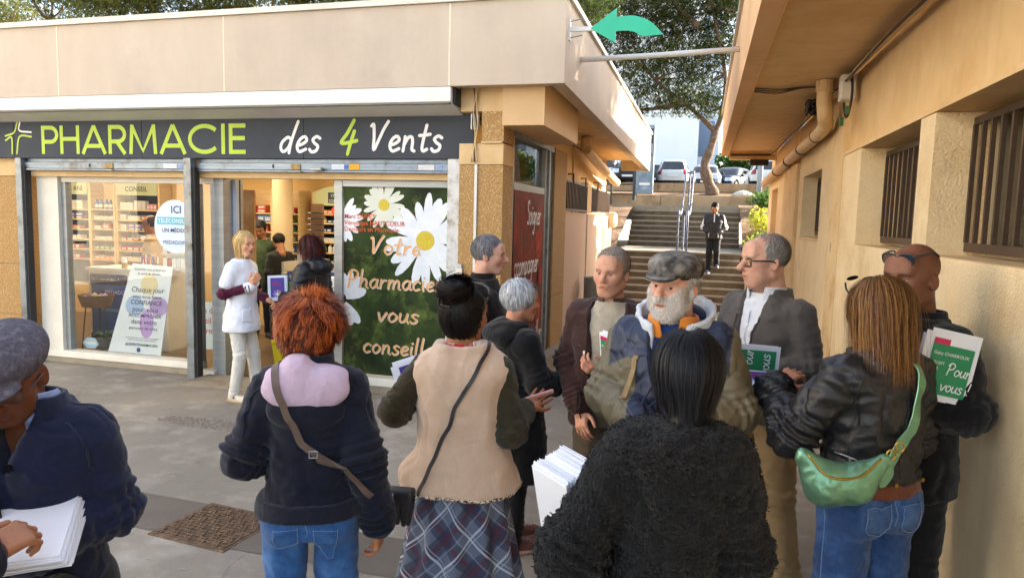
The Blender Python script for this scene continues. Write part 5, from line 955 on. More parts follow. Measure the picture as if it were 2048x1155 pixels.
# ================================================================ people: toolkit
M_skin = mat("skin", (.6, .4, .3), (.90, .88, .86), attr=True, rough=.56, scale=110, detail=4, bump=.55, bscale=200, bdist=.0018, spec=.35, sss=.06)
M_eyeb = mat("eyeball", (.8, .8, .8), attr=True, rough=.15, spec=.5)
M_hair = mat("hair_strands", (.2, .2, .2), attr=True, rough=.52, spec=.25)
def fabric(name, c, c2=None, rough=.85, scale=40, bump=.5, bscale=450, bdist=.002, sheen=.15, wrinkle=.22, **k):
    c = col(c); return mat(name, c, c2 if c2 is not None else [x*.82 for x in c], rough=rough, scale=scale, bump=bump, bscale=bscale, bdist=bdist, sheen=sheen, spec=.25, wrinkle=wrinkle, **k)
def rotz(a): c, s = math.cos(a), math.sin(a); return np.array([[c, -s, 0], [s, c, 0], [0, 0, 1.]])
def euler(yaw=0, pitch=0, roll=0):
    """yaw turns left (+) seen from above, pitch nods down (+), roll tips towards the person's right (+)"""
    cp, sp = math.cos(R(-pitch)), math.sin(R(-pitch)); Rx = np.array([[1, 0, 0], [0, cp, -sp], [0, sp, cp]]); cr, sr = math.cos(R(roll)), math.sin(R(roll)); Ry = np.array([[cr, 0, sr], [0, 1, 0], [-sr, 0, cr]])
    return rotz(R(yaw)) @ Rx @ Ry
def ridge(n): return 1-2*np.abs(n)*1.6
class Person:
    def __init__(s, label, at, face, height=1.72, lean=(0, 0), head=(0, 0, 0), hoff=(0, 0, 0), w=1., belly=0., fem=False, group=None, z=0., sit=0.):
        s.root = empty("person", (at[0], at[1], z), R(face-90), label, "person", group); s.s = height/1.75; s.lean = lean; s.head = euler(*head); s.w = w; s.belly = belly; s.fem = fem; s.hoff = np.array(hoff)
        s.hc = s.P((0, .035, 1.628))+s.hoff*s.s; s.bvh = {}; s.geo = {}; s.arms = {}; s.seed = RNG.uniform(0, 50)
        s.legs = {sd: ((sd*.095, 0, .9), (sd*.105, .015, .49), (sd*.11, -.02, .075)) for sd in (1, -1)}
        s.arm(1); s.arm(-1)
    def P(s, p):
        p = np.array(p, float); q = p*s.s; t = np.clip(p[..., 2]-.9, 0, 1.2)*s.s; q[..., 0] += s.lean[0]*t; q[..., 1] += s.lean[1]*t; return q
    def arm(s, sd, elbow=None, wrist=None, sh=None):
        sw = .168*s.w*(.9 if s.fem else 1); sh = sh or (sd*sw, -.005, 1.388); elbow = elbow or (sd*(sw+.06), -.035, 1.12); wrist = wrist or (sd*(sw+.07), .05, .87)
        s.arms[sd] = (s.P(sh), s.P(elbow), s.P(wrist))
    def mesh(s, name, V, F, m, color=None, parent=None, smooth=True):
        o = mesh_np(name, V, F, m, parent or s.root, smooth, color); return o
    def remember(s, key, V, F): s.geo[key] = (V, F); s.bvh[key] = BVHTree.FromPolygons([tuple(v) for v in V], [tuple(int(i) for i in f) for f in F])
    def combine(s, key, keys):
        Vs, Fs, n = [], [], 0
        for k in keys: V, F = s.geo[k]; Vs.append(V); Fs.append(F+n); n += len(V)
        s.remember(key, np.concatenate(Vs), np.concatenate(Fs))
    # ---------------- head
    def make_head(s, skin='#c89478', jaw=1., nose=1., fat=0., brow='#6a5a50', beard=None, lip=None, h=.0042, stub=0., old=0., gaze=(0, 0), scalp=None, hairmask=None, eye='#4a3a2a', mouth=0., k=1., eyes=True, ear=1., lids=1.):
        s.k = k; q = SDF((-.11, -.14, -.30), (.11, .15, .16), h); fm = .93 if s.fem else 1.
        q.ell((0, -.018, .045), (.077, .098, .086), 0); q.ell((0, .02, .0), (.069, .076, .09), .03); q.ell((0, .034, -.05), (.056*jaw*fm, .056, .062), .03)
        q.ell((0, .066, -.098), (.026*jaw, .024, .022), .03); q.ell((0, .085, -.058), (.03, .02, .028), .02)            # chin, muzzle
        for sd in (-1, 1):
            q.cone((sd*.056*jaw*fm, -.01, -.06), (sd*.024*jaw, .062, -.104), .02, .016, .03); q.ell((sd*.044, .062, -.022), (.024, .026, .024), .03)
            if fat: q.ell((sd*.045, .045, -.066), (.022+.012*fat, .03, .03), .03)
        q.ell((0, .086, .024), (.05, .018, .013), .02); q.ell((0, .072, .058), (.056, .028, .04), .03)                   # brow, forehead
        for sd in (-1, 1): q.ell((sd*.033, .104, .004), (.019, .020, .0135), .012, op='sub')
        if eyes:
            for sd in (-1, 1):
                q.ell((sd*.032, .078, .003), (.0158, .0145, .0135), .004); q.ell((sd*.032, .093, .0015), (.0128, .011, .0048*lids), .0012, op='sub')
        q.cone((0, .094, .014), (0, .117*nose**.3, -.026), .0075, .0125*nose, .012); q.ell((0, .115*nose**.25, -.03), (.0135*nose, .013*nose, .0105), .006)
        for sd in (-1, 1): q.ell((sd*.0135*nose, .101, -.034), (.0085, .011, .0085), .006)
        q.cone((-.021, .095, -.0625), (.021, .095, -.0625), .0055, .0055, .005); q.cone((-.016, .094, -.0735-mouth*.006), (.016, .094, -.0735-mouth*.006), .0065, .0065, .005); q.ell((0, .106, -.0685-mouth*.003), (.023, .012, .0018+mouth*.004), .003, op='sub')
        for sd in (-1, 1):
            q.cone((sd*.0215, .112, -.036), (sd*.034, .094, -.066), .0022, .0028, .006, op='sub'); q.cone((sd*.020, .094, -.0125), (sd*.043, .088, -.0125), .003+.0012*old, .0025, .006)
        for sd in (-1, 1):
            q.ell((sd*.079*ear, -.012, -.006), (.0085, .0205, .034), .006, rot=(8, sd*-16, sd*24)); q.ell((sd*.092*ear, -.006, -.002), (.009, .011, .02), .004, rot=(8, sd*-16, sd*24), op='sub')
        nr = .058*fm*(1+.12*fat)
        q.cone((0, -.030, -.05), (0, -.052, -.22), nr, nr*1.12, .03)
        if fat: q.ell((0, .02, -.105), (.042, .05, .03+.01*fat), .03)
        V, F = q.mesh(); V = relax(V, F, 1, .4); N = vnormals(V, F)
        if old: V = V+N*(ridge(perlin(V*[45, 30, 85]+s.seed))*.0014*old*((V[:, 1] > .02))[:, None][:, 0])[:, None]
        C = np.tile(np.array(col(skin)), (len(V), 1)); x, y, z = V.T
        def blob(c, r, rgb, a):
            w_ = np.exp(-(((V-np.array(c))/np.array(r))**2).sum(1)); C[:] = C*(1-a*w_[:, None])+np.array(col(rgb))*(a*w_[:, None])
        sk = np.array(col(skin)); red = np.array([min(1, sk[0]*1.05), sk[1]*.68, sk[2]*.62])
        for sd in (-1, 1): blob((sd*.045, .075, -.03), (.026, .03, .024), red, .45); blob((sd*.083, -.01, -.01), (.014, .03, .04), red, .5)
        blob((0, .115, -.028), (.018, .02, .018), red, .55); blob((0, .1, -.068), (.024, .03, .0115), lip or red*.82, .85); blob((0, .09, -.0685), (.024, .05, .0025+mouth*.004), sk*.22, .9)
        for sd in (-1, 1):
            blob((sd*.032, .09, -.008), (.017, .02, .006), sk*.66, .5)
            e = np.exp(-((x-sd*.034)/.020)**4-((z-(.0225+.003*np.cos((x-sd*.03)*70)))/.0052)**2)*(y > .06); C = C*(1-.72*e[:, None])+np.array(col(brow))*(.72*e[:, None])
            if eyes: e = np.exp(-((x-sd*.032)/.0145)**4-((z-.0075)/.0028)**2)*(y > .08); C = C*(1-.55*e[:, None])
        if beard is not None or stub:
            bm_ = np.clip(1-np.abs(x)/.09, 0, 1)*0+1.; lower = 1/(1+np.exp((z-(-.036+np.clip((np.abs(x)-.03)*1.1, 0, .06)))/.006)); front = (y > -.005)*(z > -.15); lipm = 1-np.exp(-((x/.024)**2+((z+.069)/.011)**2)**2)
            bk = lower*front*lipm*np.clip(.7+.6*perlin(V*140), 0, 1); a = (.9 if beard is not None else .35*stub); C = C*(1-a*bk[:, None])+np.array(col(beard or brow))*(a*bk[:, None]); s.beardmask = bk
        C *= (1+.14*perlin(V*38)+.10*perlin(V*120))[:, None]; C[:, 1:] *= (1-.10*np.clip(perlin(V*24+7), 0, 1))[:, None]
        if scalp is not None and hairmask is not None:
            m_ = hairmask(V)*(np.abs(x) < .081); C = C*(1-m_[:, None])+np.array(col(scalp))*m_[:, None]
        sc = s.s*k
        s.hV, s.hF, s.hC = (V*sc) @ s.head.T+s.hc, F, np.clip(C, 0, 1); s.hL = V
        if eyes:
            for sd in (-1, 1):
                u = np.linspace(0, math.pi, 13); v_ = np.linspace(0, 2*math.pi, 17)[:-1]; E_ = np.array([(math.sin(a)*math.cos(b), math.cos(a), math.sin(a)*math.sin(b)) for a in u for b in v_]); Fq = np.array([(i*16+j, i*16+(j+1) % 16, (i+1)*16+(j+1) % 16, (i+1)*16+j) for i in range(12) for j in range(16)])
                ang = np.degrees(np.arccos(np.clip(E_[:, 1], -1, 1))); Cc = np.where((ang < 13)[:, None], [.01, .01, .01], np.where((ang < 30)[:, None], col(eye), [.72, .68, .64]))
                gz = euler(gaze[0], gaze[1]); E_ = (E_*.0122) @ gz.T+np.array([sd*.032, .0785, .003]); o = s.mesh("eye", (E_*sc) @ s.head.T+s.hc, Fq, M_eyeb, Cc)
        return s
    def H(s, p): return (np.array(p, float)*s.s*s.k) @ s.head.T+s.hc     # head-local to person-local
    # ---------------- hands
    def make_hand(s, sd, fwd, back, curl=.5, spread=.08, thumb=.5, size=1., at=None, h=.0036, curls=None):
        """fwd: direction of the fingers, back: normal of the back of the hand (person-local); sd +1 right hand"""
        q = SDF((-.08, -.05, -.12), (.08, .22, .06), h); tx = -sd          # thumb side in hand-local x for a palm-down hand
        q.cone((0, -.045, 0), (0, .01, 0), .026, .027, .02); q.box((0, .045, -.002), (.036, .042, .0135), .012, .012); q.ell((tx*.026, .03, -.012), (.016, .03, .014), .014)
        for i in range(4):
            cu = (curls[i] if curls else curl); bx = tx*(.030-.0205*i); L = [.078, .086, .08, .063][i]; by = [.083, .087, .084, .076][i]; a = math.atan2(0, 1)
            p = np.array([bx, by, 0.]); th = 0; dirx = tx*spread*(1.5-i)
            r0 = [.0092, .0095, .009, .008][i]
            for j, (fr, bend) in enumerate(((.46, 60), (.3, 75), (.24, 50))):
                th += R(bend)*cu; d = np.array([dirx*math.cos(th), math.cos(th), -math.sin(th)]); d /= np.linalg.norm(d); e = p+d*L*fr; q.cone(p, e, r0*(1-.12*j), r0*(1-.12*(j+1)), .004 if j else .008); p = e
        p = np.array([tx*.030, .012, -.010]); a1 = R(48-18*thumb); d = np.array([tx*math.sin(a1), math.cos(a1), -.35*thumb]); d /= np.linalg.norm(d); e = p+d*.042; q.cone(p, e, .0135, .0105, .012)
        d2 = np.array([tx*math.sin(a1-R(25)), math.cos(a1-R(25)), -.5*thumb]); d2 /= np.linalg.norm(d2); f = e+d2*.032; q.cone(e, f, .0105, .0092, .004); g_ = f+np.array([tx*math.sin(a1-R(35)), math.cos(a1-R(35)), -.55*thumb])/1.15*.022; q.cone(f, g_, .0092, .0078, .003)
        V, F = q.mesh(); V = relax(V, F, 1, .35); y = np.array(fwd, float); y /= np.linalg.norm(y); z = np.array(back, float); z -= y*(z@y); z /= np.linalg.norm(z); x = np.cross(y, z)
        Mx = np.stack([x, y, z], 1); loc = np.array(at) if at is not None else s.arms[sd][2]+y*.05*s.s
        knuck = np.exp(-(((V[:, 1]-.085)/.012)**2))*(V[:, 2] > -.003); C = np.ones((len(V), 3))*(1-.12*knuck)[:, None]*(1+.08*perlin(V*60))[:, None]
        return (V*s.s*size) @ Mx.T+loc, F, C
    # ---------------- the body: head, neck, hands and the frame under the clothes, one mesh
    def body(s, skin, hands=()):
        Vs, Fs, Cs = [s.hV], [s.hF], [s.hC]; n = len(s.hV); sk = np.array(col(skin))
        for (V, F, C) in hands: Vs.append(V); Fs.append(F+n); Cs.append(C*np.array([sk[0]*1.03, sk[1]*.93, sk[2]*.9])); n += len(V)
        q = SDF(s.P((-.5, -.45, 0.0))-.15, s.P((.5, .45, 1.6))+.15, .016); f = .93 if s.fem else 1
        q.loft([(*s.z3(.86), .12*s.w*s.s, .085*s.s), (*s.z3(1.1), .125*s.w*s.s, .085*s.s), (*s.z3(1.3), .14*s.w*s.s, .09*s.s), (*s.z3(1.42), .12*s.w*s.s, .07*s.s), (*s.z3(1.48), .055*s.s, .05*s.s)], .02)
        for sd in (-1, 1):
            a, b, c = s.arms[sd]; q.cone(a, b, .034*s.s, .027*s.s, .03); q.cone(b, c, .027*s.s, .021*s.s, .02)
            h_, k_, an = [s.P(p) for p in s.legs[sd]]; q.cone(h_, k_, .07*s.s, .05*s.s, .03); q.cone(k_, an, .05*s.s, .036*s.s, .02)
        q.cone(s.P((0, -.01, 1.45)), s.hc+np.array([0, -.03, -.1])*s.s, .05*s.s, .05*s.s, .03)
        V, F = q.mesh(); Vs.append(V); Fs.append(F+n); Cs.append(np.tile(sk, (len(V), 1)))
        return s.mesh("body", np.concatenate(Vs), np.concatenate(Fs), M_skin, np.concatenate(Cs))
    def z3(s, z, x=0., y=0.):
        p = s.P((x, y, z)); return p[2], p[0], p[1]
    # ---------------- garments
    def torso(s, q, hem, top=1.475, ease=.0, hemx=1., hemy=1., k=.03, chest=1., e=2.35, shoulder=True, back=0.):
        w, b, S = s.w, s.belly, s.s; f = s.fem
        prof = [(.60, .172, .13), (.78, .172 if not f else .176, .13 if not f else .14), (.92, .168 if not f else .17, .125), (1.06, .156 if not f else .138, .116), (1.2, .164 if not f else .145, .12), (1.30, .174 if not f else .152, .12), (1.37, .170 if not f else .148, .108), (1.41, .145 if not f else .125, .095), (1.445, .098 if not f else .088, .08), (1.475, .078, .072)]
        zs = [p[0] for p in prof]; secs = []
        for z in [hem]+[v for v in zs if hem+.03 < v < top]+[top]:
            rx = np.interp(z, zs, [p[1] for p in prof])*w+ease; ry = np.interp(z, zs, [p[2] for p in prof])*(1+.25*(w-1))*chest+ease; g_ = math.exp(-((z-1.02)/.17)**2)*b
            t = np.clip((.98-z)/max(.98-hem, .05), 0, 1) if hem < .98 else 0
            zz, cx, cy = s.z3(z, 0, .012+.5*g_-.015*(z > 1.3)-back*max(0, z-1.1)); secs.append((zz, cx, cy, rx*S*(1+(hemx-1)*t), (ry+.5*g_)*S*(1+(hemy-1)*t)))
        q.loft(secs, k, e)
        if shoulder:
            for sd in (-1, 1):
                sh = s.arms[sd][0]; q.ell(sh+np.array([-sd*.012, 0, -.012])*S, np.array([.054, .062, .056])*S+ease*.5, .05)
    def sleeve(s, q, sd, r0=.056, r1=.049, r2=.040, ease=0., to=1., k=.03, cuff=0.):
        a, b, c = s.arms[sd]; S = s.s; c = b+(c-b)*to; q.cone(a, b, r0*S+ease, r1*S+ease, k); q.cone(b, c, r1*S+ease, r2*S+ease, k*.6); q.ell(b, (r1*S+ease)*1.06, .03)
        if cuff: d = (c-b)/np.linalg.norm(c-b); q.cone(c-d*.05, c, r2*S+ease+cuff, r2*S+ease+cuff*.6, .008)
        d = (c-b)/np.linalg.norm(c-b)
        return c, d
    def grid(s, hem, h, ease=.05):
        pts = [s.P((-.3*s.w, -.3-s.belly, hem)), s.P((.3*s.w, .3+s.belly, 1.58))]+[p for t in s.arms.values() for p in t]
        pts = np.array(pts); return SDF(pts.min(0)-.09-ease, pts.max(0)+.09+ease, h)
    def finish(s, name, q, m, amp=1., sleeves=True, color=None, fine=1., key=None, drape=(5, 5, 9), puff=0., parent=None, it=1, elbow=1.):
        V, F = q.mesh(); V = relax(V, F, it, .5); N = vnormals(V, F); u = V/s.s; sd_ = s.seed
        d = .006*ridge(perlin(u*np.array(drape)+sd_))+.0035*fine*ridge(perlin(u*np.array(drape)*2.3+sd_+9))
        d += .0035*perlin(u*14+sd_)-.0045*fine*np.exp(-(perlin(u*np.array([7, 7, 5])+sd_+20)/.07)**2)
        if sleeves:
            for a, b, c in s.arms.values():
                a_, b_, c_ = a/s.s, b/s.s, c/s.s
                for p0, p1, wn in ((a_, b_, 0), (b_, c_, 1)):
                    ax = p1-p0; L = np.linalg.norm(ax); ax = ax/L; rel = u-p0; t = rel@ax; rad = np.linalg.norm(rel-t[:, None]*ax, axis=1)
                    near = np.exp(-((np.minimum(np.abs(t-(L if wn == 0 else 0)), 1))/.085)**2)*(rad < .11)*(t > -.02)*(t < L+.02)
                    ph = t*2*math.pi/.038+2.6*perlin(u*9+sd_); d += elbow*near*.0048*np.sin(ph)
                    if wn == 1: near = np.exp(-((t-L*.92)/.06)**2)*(rad < .09); d += elbow*near*.005*np.sin(t*2*math.pi/.028+3*perlin(u*13+sd_))
        if puff:
            d += puff*(np.abs(np.sin(u[:, 2]*math.pi/.075))**.6-.5)
        V = V+N*(d*amp*s.s)[:, None]
        if key: s.remember(key, V, F)
        C = color(V/s.s, N) if callable(color) else color
        return s.mesh(name, V, F, m, C, parent)
    def trousers(s, m, top=.98, h=.0095, r=(.098, .072, .066), w=1., amp=1., waist=1., key='trousers', name="trousers", color=None):
        S = s.s; q = SDF(s.P((-.32, -.3, 0)), s.P((.32, .35, 1.08)), h); pts = [s.P(p) for l in s.legs.values() for p in l]
        q.loft([(*s.z3(.80, 0, -.01), .15*s.w*S, .11*S), (*s.z3(.88, 0, -.012), .172*s.w*S*w, (.125+.4*s.belly*.3)*S), (*s.z3(.95, 0, 0), .168*s.w*S*w, (.118+.2*s.belly)*S), (*s.z3(top), .150*s.w*S*waist, (.105+.3*s.belly)*S)], .03)
        for sd in (-1, 1):
            a, b, c = [s.P(p) for p in s.legs[sd]]; a = a+np.array([0, 0, -.02])
            q.cone(a, b, r[0]*S*w, r[1]*S, .035); q.cone(b, c, r[1]*S, r[2]*S, .02); q.ell(a+np.array([sd*.0, -.045*S, .0]), np.array([.085*w, .08, .10])*S, .04)
        V, F = q.mesh(); V = relax(V, F, 1); N = vnormals(V, F); u = V/S
        d = .005*ridge(perlin(u*[9, 9, 5]+s.seed))+.004*ridge(perlin(u*[14, 14, 16]+s.seed+4))
        for sd in (-1, 1):
            zk = s.legs[sd][1][2]; zan = s.legs[sd][2][2]
            d += .003*np.exp(-((u[:, 2]-zk)/.09)**2)*np.sin(u[:, 2]*2*math.pi/.05+3*perlin(u*9))*.5+.005*np.exp(-((u[:, 2]-zan)/.09)**2)*np.sin(u[:, 2]*2*math.pi/.04+4*perlin(u*8))*.5
        V = V+N*(d*amp*S)[:, None]; s.remember(key, V, F); return s.mesh(name, V, F, m, color(V/S, N) if color else None)
    def shoes(s, m, sole, L=.27, turn=8, accent=None):
        for sd in (1, -1):
            an = s.P(s.legs[sd][2]); S = s.s; g_ = empty("shoe", (an[0], an[1], an[2]-.075*S)); g_.parent = s.root; g_.rotation_euler = (0, 0, R(-sd*turn))
            q = SDF((-.07, -.12, -.02), (.07, .24, .14), .005); q.ell((0, .11, .035), (.046, .09, .04), .02); q.ell((0, -.0, .05), (.042, .075, .055), .03); q.cone((0, -.015, .05), (0, -.015, .1), .042, .045, .02); q.cut((0, 0, .012), (0, 0, -1))
            V, F = q.mesh(); mesh_np("upper", V*S, F, m, g_)
            q = SDF((-.07, -.12, -.02), (.07, .24, .06), .005); q.ell((0, .105, .012), (.051, .10, .03), .02); q.ell((0, -.02, .012), (.046, .075, .03), .03); q.cut((0, 0, .026), (0, 0, 1)); q.cut((0, 0, 0.0), (0, 0, -1))
            V, F = q.mesh(); mesh_np("sole", V*S, F, sole, g_)
            if accent:
                for kx in (1, -1):
                    t_ = MB(); pts = []
                    for i in range(10): rr = .020 if i % 2 == 0 else .008; pts.append((rr*math.cos(R(90+36*i)), rr*math.sin(R(90+36*i))))
                    t_.add([(kx*.0475, .035+p[0], .052+p[1]) for p in pts], [tuple(range(10))]); t_.build("star", accent, g_)
            for i in range(4): MB().tube(catmull([(-.022, .045+i*.018, .083-.006*i), (0, .05+i*.018, .092-.007*i), (.022, .045+i*.018, .083-.006*i)], 4), .003, 5).build("lace", sole, g_)
    # ---------------- pieces laid on a garment
    def snap(s, key, pts, off=.002):
        out, nn = [], []
        for p in pts:
            r = s.bvh[key].find_nearest(Vector(p))
            if r[0] is None: out.append(np.array(p)); nn.append(np.array([0, 0, 1.])); continue
            nrm = np.array(r[1]); out.append(np.array(r[0])+nrm*off); nn.append(nrm)
        return np.array(out), np.array(nn)
    def stitch(s, key, pts, r, m, name="seam", off=.001, parent=None, n=6, unit=True):
        P = catmull([s.P(p) for p in pts] if unit else pts, n); P, _ = s.snap(key, P, off); mb = MB().tube(P, r, 5); return mb.build(name, m, parent or s.root, smooth=True)
    def strap(s, key, pts, width, m, name="strap", off=.004, thick=.003, n=10, parent=None, unit=True, free=.12, smooth_it=4):
        P0 = catmull([s.P(p) for p in pts] if unit else pts, n); P, N = s.snap(key, P0, off); far = np.linalg.norm(P-P0, axis=1) > free; P[far] = P0[far]
        for _ in range(smooth_it): P[1:-1] = .5*P[1:-1]+.25*(P[:-2]+P[2:]); N[1:-1] = .5*N[1:-1]+.25*(N[:-2]+N[2:])
        T = np.gradient(P, axis=0); T /= np.linalg.norm(T, axis=1)[:, None]+1e-9; Bn = np.cross(T, N); Bn /= np.linalg.norm(Bn, axis=1)[:, None]+1e-9; N = np.cross(Bn, T)
        V = []; F = []
        for p, b, nn in zip(P, Bn, N): V += [p-b*width/2, p+b*width/2, p+b*width/2*.96+nn*thick, p-b*width/2*.96+nn*thick]
        k = len(P)
        for i in range(k-1): F += [(4*i+j, 4*i+(j+1) % 4, 4*i+4+(j+1) % 4, 4*i+4+j) for j in range(4)]
        F += [(3, 2, 1, 0), (4*k-4, 4*k-3, 4*k-2, 4*k-1)]
        return mesh_np(name, np.array(V), F, m, parent or s.root, False)
    def patch(s, key, corners, m, name="pocket", off=.003, thick=.004, nu=10, nv=10, parent=None, rnd=0.):
        """a quadrilateral panel laid on a garment: corners a b c d in unit-body space"""
        a, b, c, d = [s.P(p) for p in corners]; G = np.array([(a*(1-u)+b*u)*(1-v)+(d*(1-u)+c*u)*v for v in np.linspace(0, 1, nv) for u in np.linspace(0, 1, nu)]); P, N = s.snap(key, G, off)
        n = nu*nv; V = np.concatenate([P-N*.004, P+N*thick]); F = [(n+j*nu+i, n+j*nu+i+1, n+(j+1)*nu+i+1, n+(j+1)*nu+i) for j in range(nv-1) for i in range(nu-1)]
        bd = [i for i in range(nu)]+[j*nu+nu-1 for j in range(1, nv)]+[(nv-1)*nu+i for i in range(nu-2, -1, -1)]+[j*nu for j in range(nv-2, 0, -1)]
        F += [(bd[i], bd[(i+1) % len(bd)], n+bd[(i+1) % len(bd)], n+bd[i]) for i in range(len(bd))]
        return mesh_np(name, V, F, m, parent or s.root, True)
    # ---------------- hair
    def strands(s, name, N, mask, flow, length, cols, vol=.012, width=.0022, segs=8, grav=.0, curl=0., lift=.3, rad=(.080, .101, .089), cen=(0, -.018, .045), collide=True, seed=1, tip=.3, shoulders=None, jitter=.25, clump=0., rough_end=0., freq=1., hug=True, face=True):
        g_ = np.random.default_rng(seed); c = np.array(cen); r = np.array(rad); D = g_.normal(size=(N*6, 3)); D /= np.linalg.norm(D, axis=1)[:, None]; P = c+D*r
        keep = g_.random(len(P)) < mask(P, D); P = P[keep][:N]; D = D[keep][:N]; n = len(P); nrm = D/r; nrm /= np.linalg.norm(nrm, axis=1)[:, None]
        if clump:  # pull towards clump leaders
            K = max(6, int(n/clump)); lead = g_.integers(0, n, K); idx = np.argmin(((P[:, None, :]-P[lead][None])**2).sum(2), 1); cl = lead[idx]
        off = g_.random(n)**.7*vol; Ln = length(P, D)*g_.uniform(1-jitter, 1+jitter*.5, n); step = Ln/segs
        f = flow(P, D); f -= nrm*(f*nrm).sum(1)[:, None]*.8; f /= np.linalg.norm(f, axis=1)[:, None]+1e-9; d = f*(1-lift)+nrm*lift; d += g_.normal(size=d.shape)*.16; d /= np.linalg.norm(d, axis=1)[:, None]
        ph = g_.uniform(0, 6.28, n); ph2 = g_.uniform(0, 6.28, n); pts = [P.copy()]; cur = P.copy()
        if clump: ph = ph[cl]+g_.normal(size=n)*.3
        for i in range(segs):
            t = (i+1)/segs; f = flow(cur, (cur-c)/r); f /= np.linalg.norm(f, axis=1)[:, None]+1e-9
            if hug:
                e_ = (cur-c)/r; nl = np.linalg.norm(e_, axis=1); e_ = e_/r; e_ /= np.linalg.norm(e_, axis=1)[:, None]+1e-9; o_ = np.clip((f*e_).sum(1), 0, None)*(nl < 1.5); f = f-e_*o_[:, None]
                o_ = np.clip((d*e_).sum(1), 0, None)*(nl < 1.5)*.5; d = d-e_*o_[:, None]
            d = d*.62+f*.38+np.array([0, 0, -grav])*t
            if curl: sd_ = np.cross(d, nrm); d = d+(sd_*np.sin(ph+i*1.5*freq)[:, None]+nrm*np.cos(ph+i*1.5*freq)[:, None])*curl
            d /= np.linalg.norm(d, axis=1)[:, None]; cur = cur+d*step[:, None]
            if collide:
                q = (cur-c)/(r+off[:, None]); L = np.linalg.norm(q, axis=1); ins = L < 1; cur[ins] = c+q[ins]/L[ins][:, None]*(r+off[ins][:, None])
            if shoulders is not None: cur = shoulders(cur, off)
            pts.append(cur.copy())
        PT = np.stack(pts, 1)
        if face:
            q_ = PT; bad = ((q_[:, :, 1] > .06) & (np.abs(q_[:, :, 0]) < .062) & (q_[:, :, 2] < .05) & (q_[:, :, 2] > -.14)).any(1); ok_ = ~bad
            if not clump: PT, P, D, nrm, n = PT[ok_], P[ok_], D[ok_], nrm[ok_], int(ok_.sum())
            else: PT[bad] = PT[bad][:, :1]
        if clump: PT = PT*(1-.0)+0; w_ = (np.linspace(0, 1, segs+1)**1.2*.6)[None, :, None]; lp = PT[cl]+(PT[:, :1]-PT[cl][:, :1])*.35; PT = PT*(1-w_)+lp*w_
        T = np.gradient(PT, axis=1); T /= np.linalg.norm(T, axis=2)[:, :, None]+1e-9; O = PT-c; O /= np.linalg.norm(O, axis=2)[:, :, None]+1e-9; B_ = np.cross(T, O); B_ /= np.linalg.norm(B_, axis=2)[:, :, None]+1e-9
        wd = width*g_.uniform(.7, 1.3, n)[:, None]*np.interp(np.linspace(0, 1, segs+1), [0, .1, .7, 1], [.7, 1, .9, tip])[None, :]
        A = PT+B_*wd[:, :, None]*.5; Bq = PT-B_*wd[:, :, None]*.5; V = np.stack([A, Bq], 2).reshape(-1, 3)
        base = np.arange(n)[:, None]*(2*(segs+1)); i = np.arange(segs)[None]*2; F = np.stack([base+i, base+i+1, base+i+3, base+i+2], 2).reshape(-1, 4)
        cc = np.array([col(x) for x in cols]); pick = cc[g_.integers(0, len(cc), n)]*g_.uniform(.75, 1.2, (n, 1)); Cv = np.repeat(pick[:, None, :], segs+1, 1)*np.linspace(1-rough_end*.5, 1+rough_end, segs+1)[None, :, None]; Cv = np.repeat(Cv[:, :, None, :], 2, 2).reshape(-1, 3)
        V = (V*s.s*s.k) @ s.head.T+s.hc
        return s.mesh(name, V, F, M_hair, np.clip(Cv, 0, 1))
    def short_hair(s, cols, mask, N=3200, L=.03, vol=.008, name="hair", seed=3, width=.0015, lift=.22, whorl=(.0, -.06, .13)):
        wv = np.array(whorl)
        def flow(P, D): f = P-wv; f[:, 2] -= .03; return f/(np.linalg.norm(f, axis=1)[:, None]+1e-9)+np.array([0, .0, -.25])
        return s.strands(name, int(N*1.7), mask, flow, lambda P, D: np.full(len(P), L), cols, vol=vol, width=width, segs=5, lift=lift, seed=seed, jitter=.4, curl=.08)
def male_mask(front=.055, side=-.02, back=-.055, bald=None):
    """hair where the point lies behind the hairline; bald: (centre y, radius) thins the crown"""
    def f(P, D):
        x, y, z = P.T; line = np.where(y > .03, z > front+(.5*(np.abs(x) < .0)), True); temple = ~((y > .025) & (z < front)); low = z > np.where(y > -.02, side+(y+.02)*.6, back+(np.clip(-y-.02, 0, .1))*0)
        ear = ~((np.abs(x) > .06) & (np.abs(y+.01) < .022) & (z < .02)); m = (temple & low & ear).astype(float)
        if bald is not None: d = np.sqrt((y-bald[0])**2+x**2*1.6); m *= np.where(z > .05, np.clip((d-bald[1])/.03, bald[2] if len(bald) > 2 else .05, 1), 1)
        return m
    return f
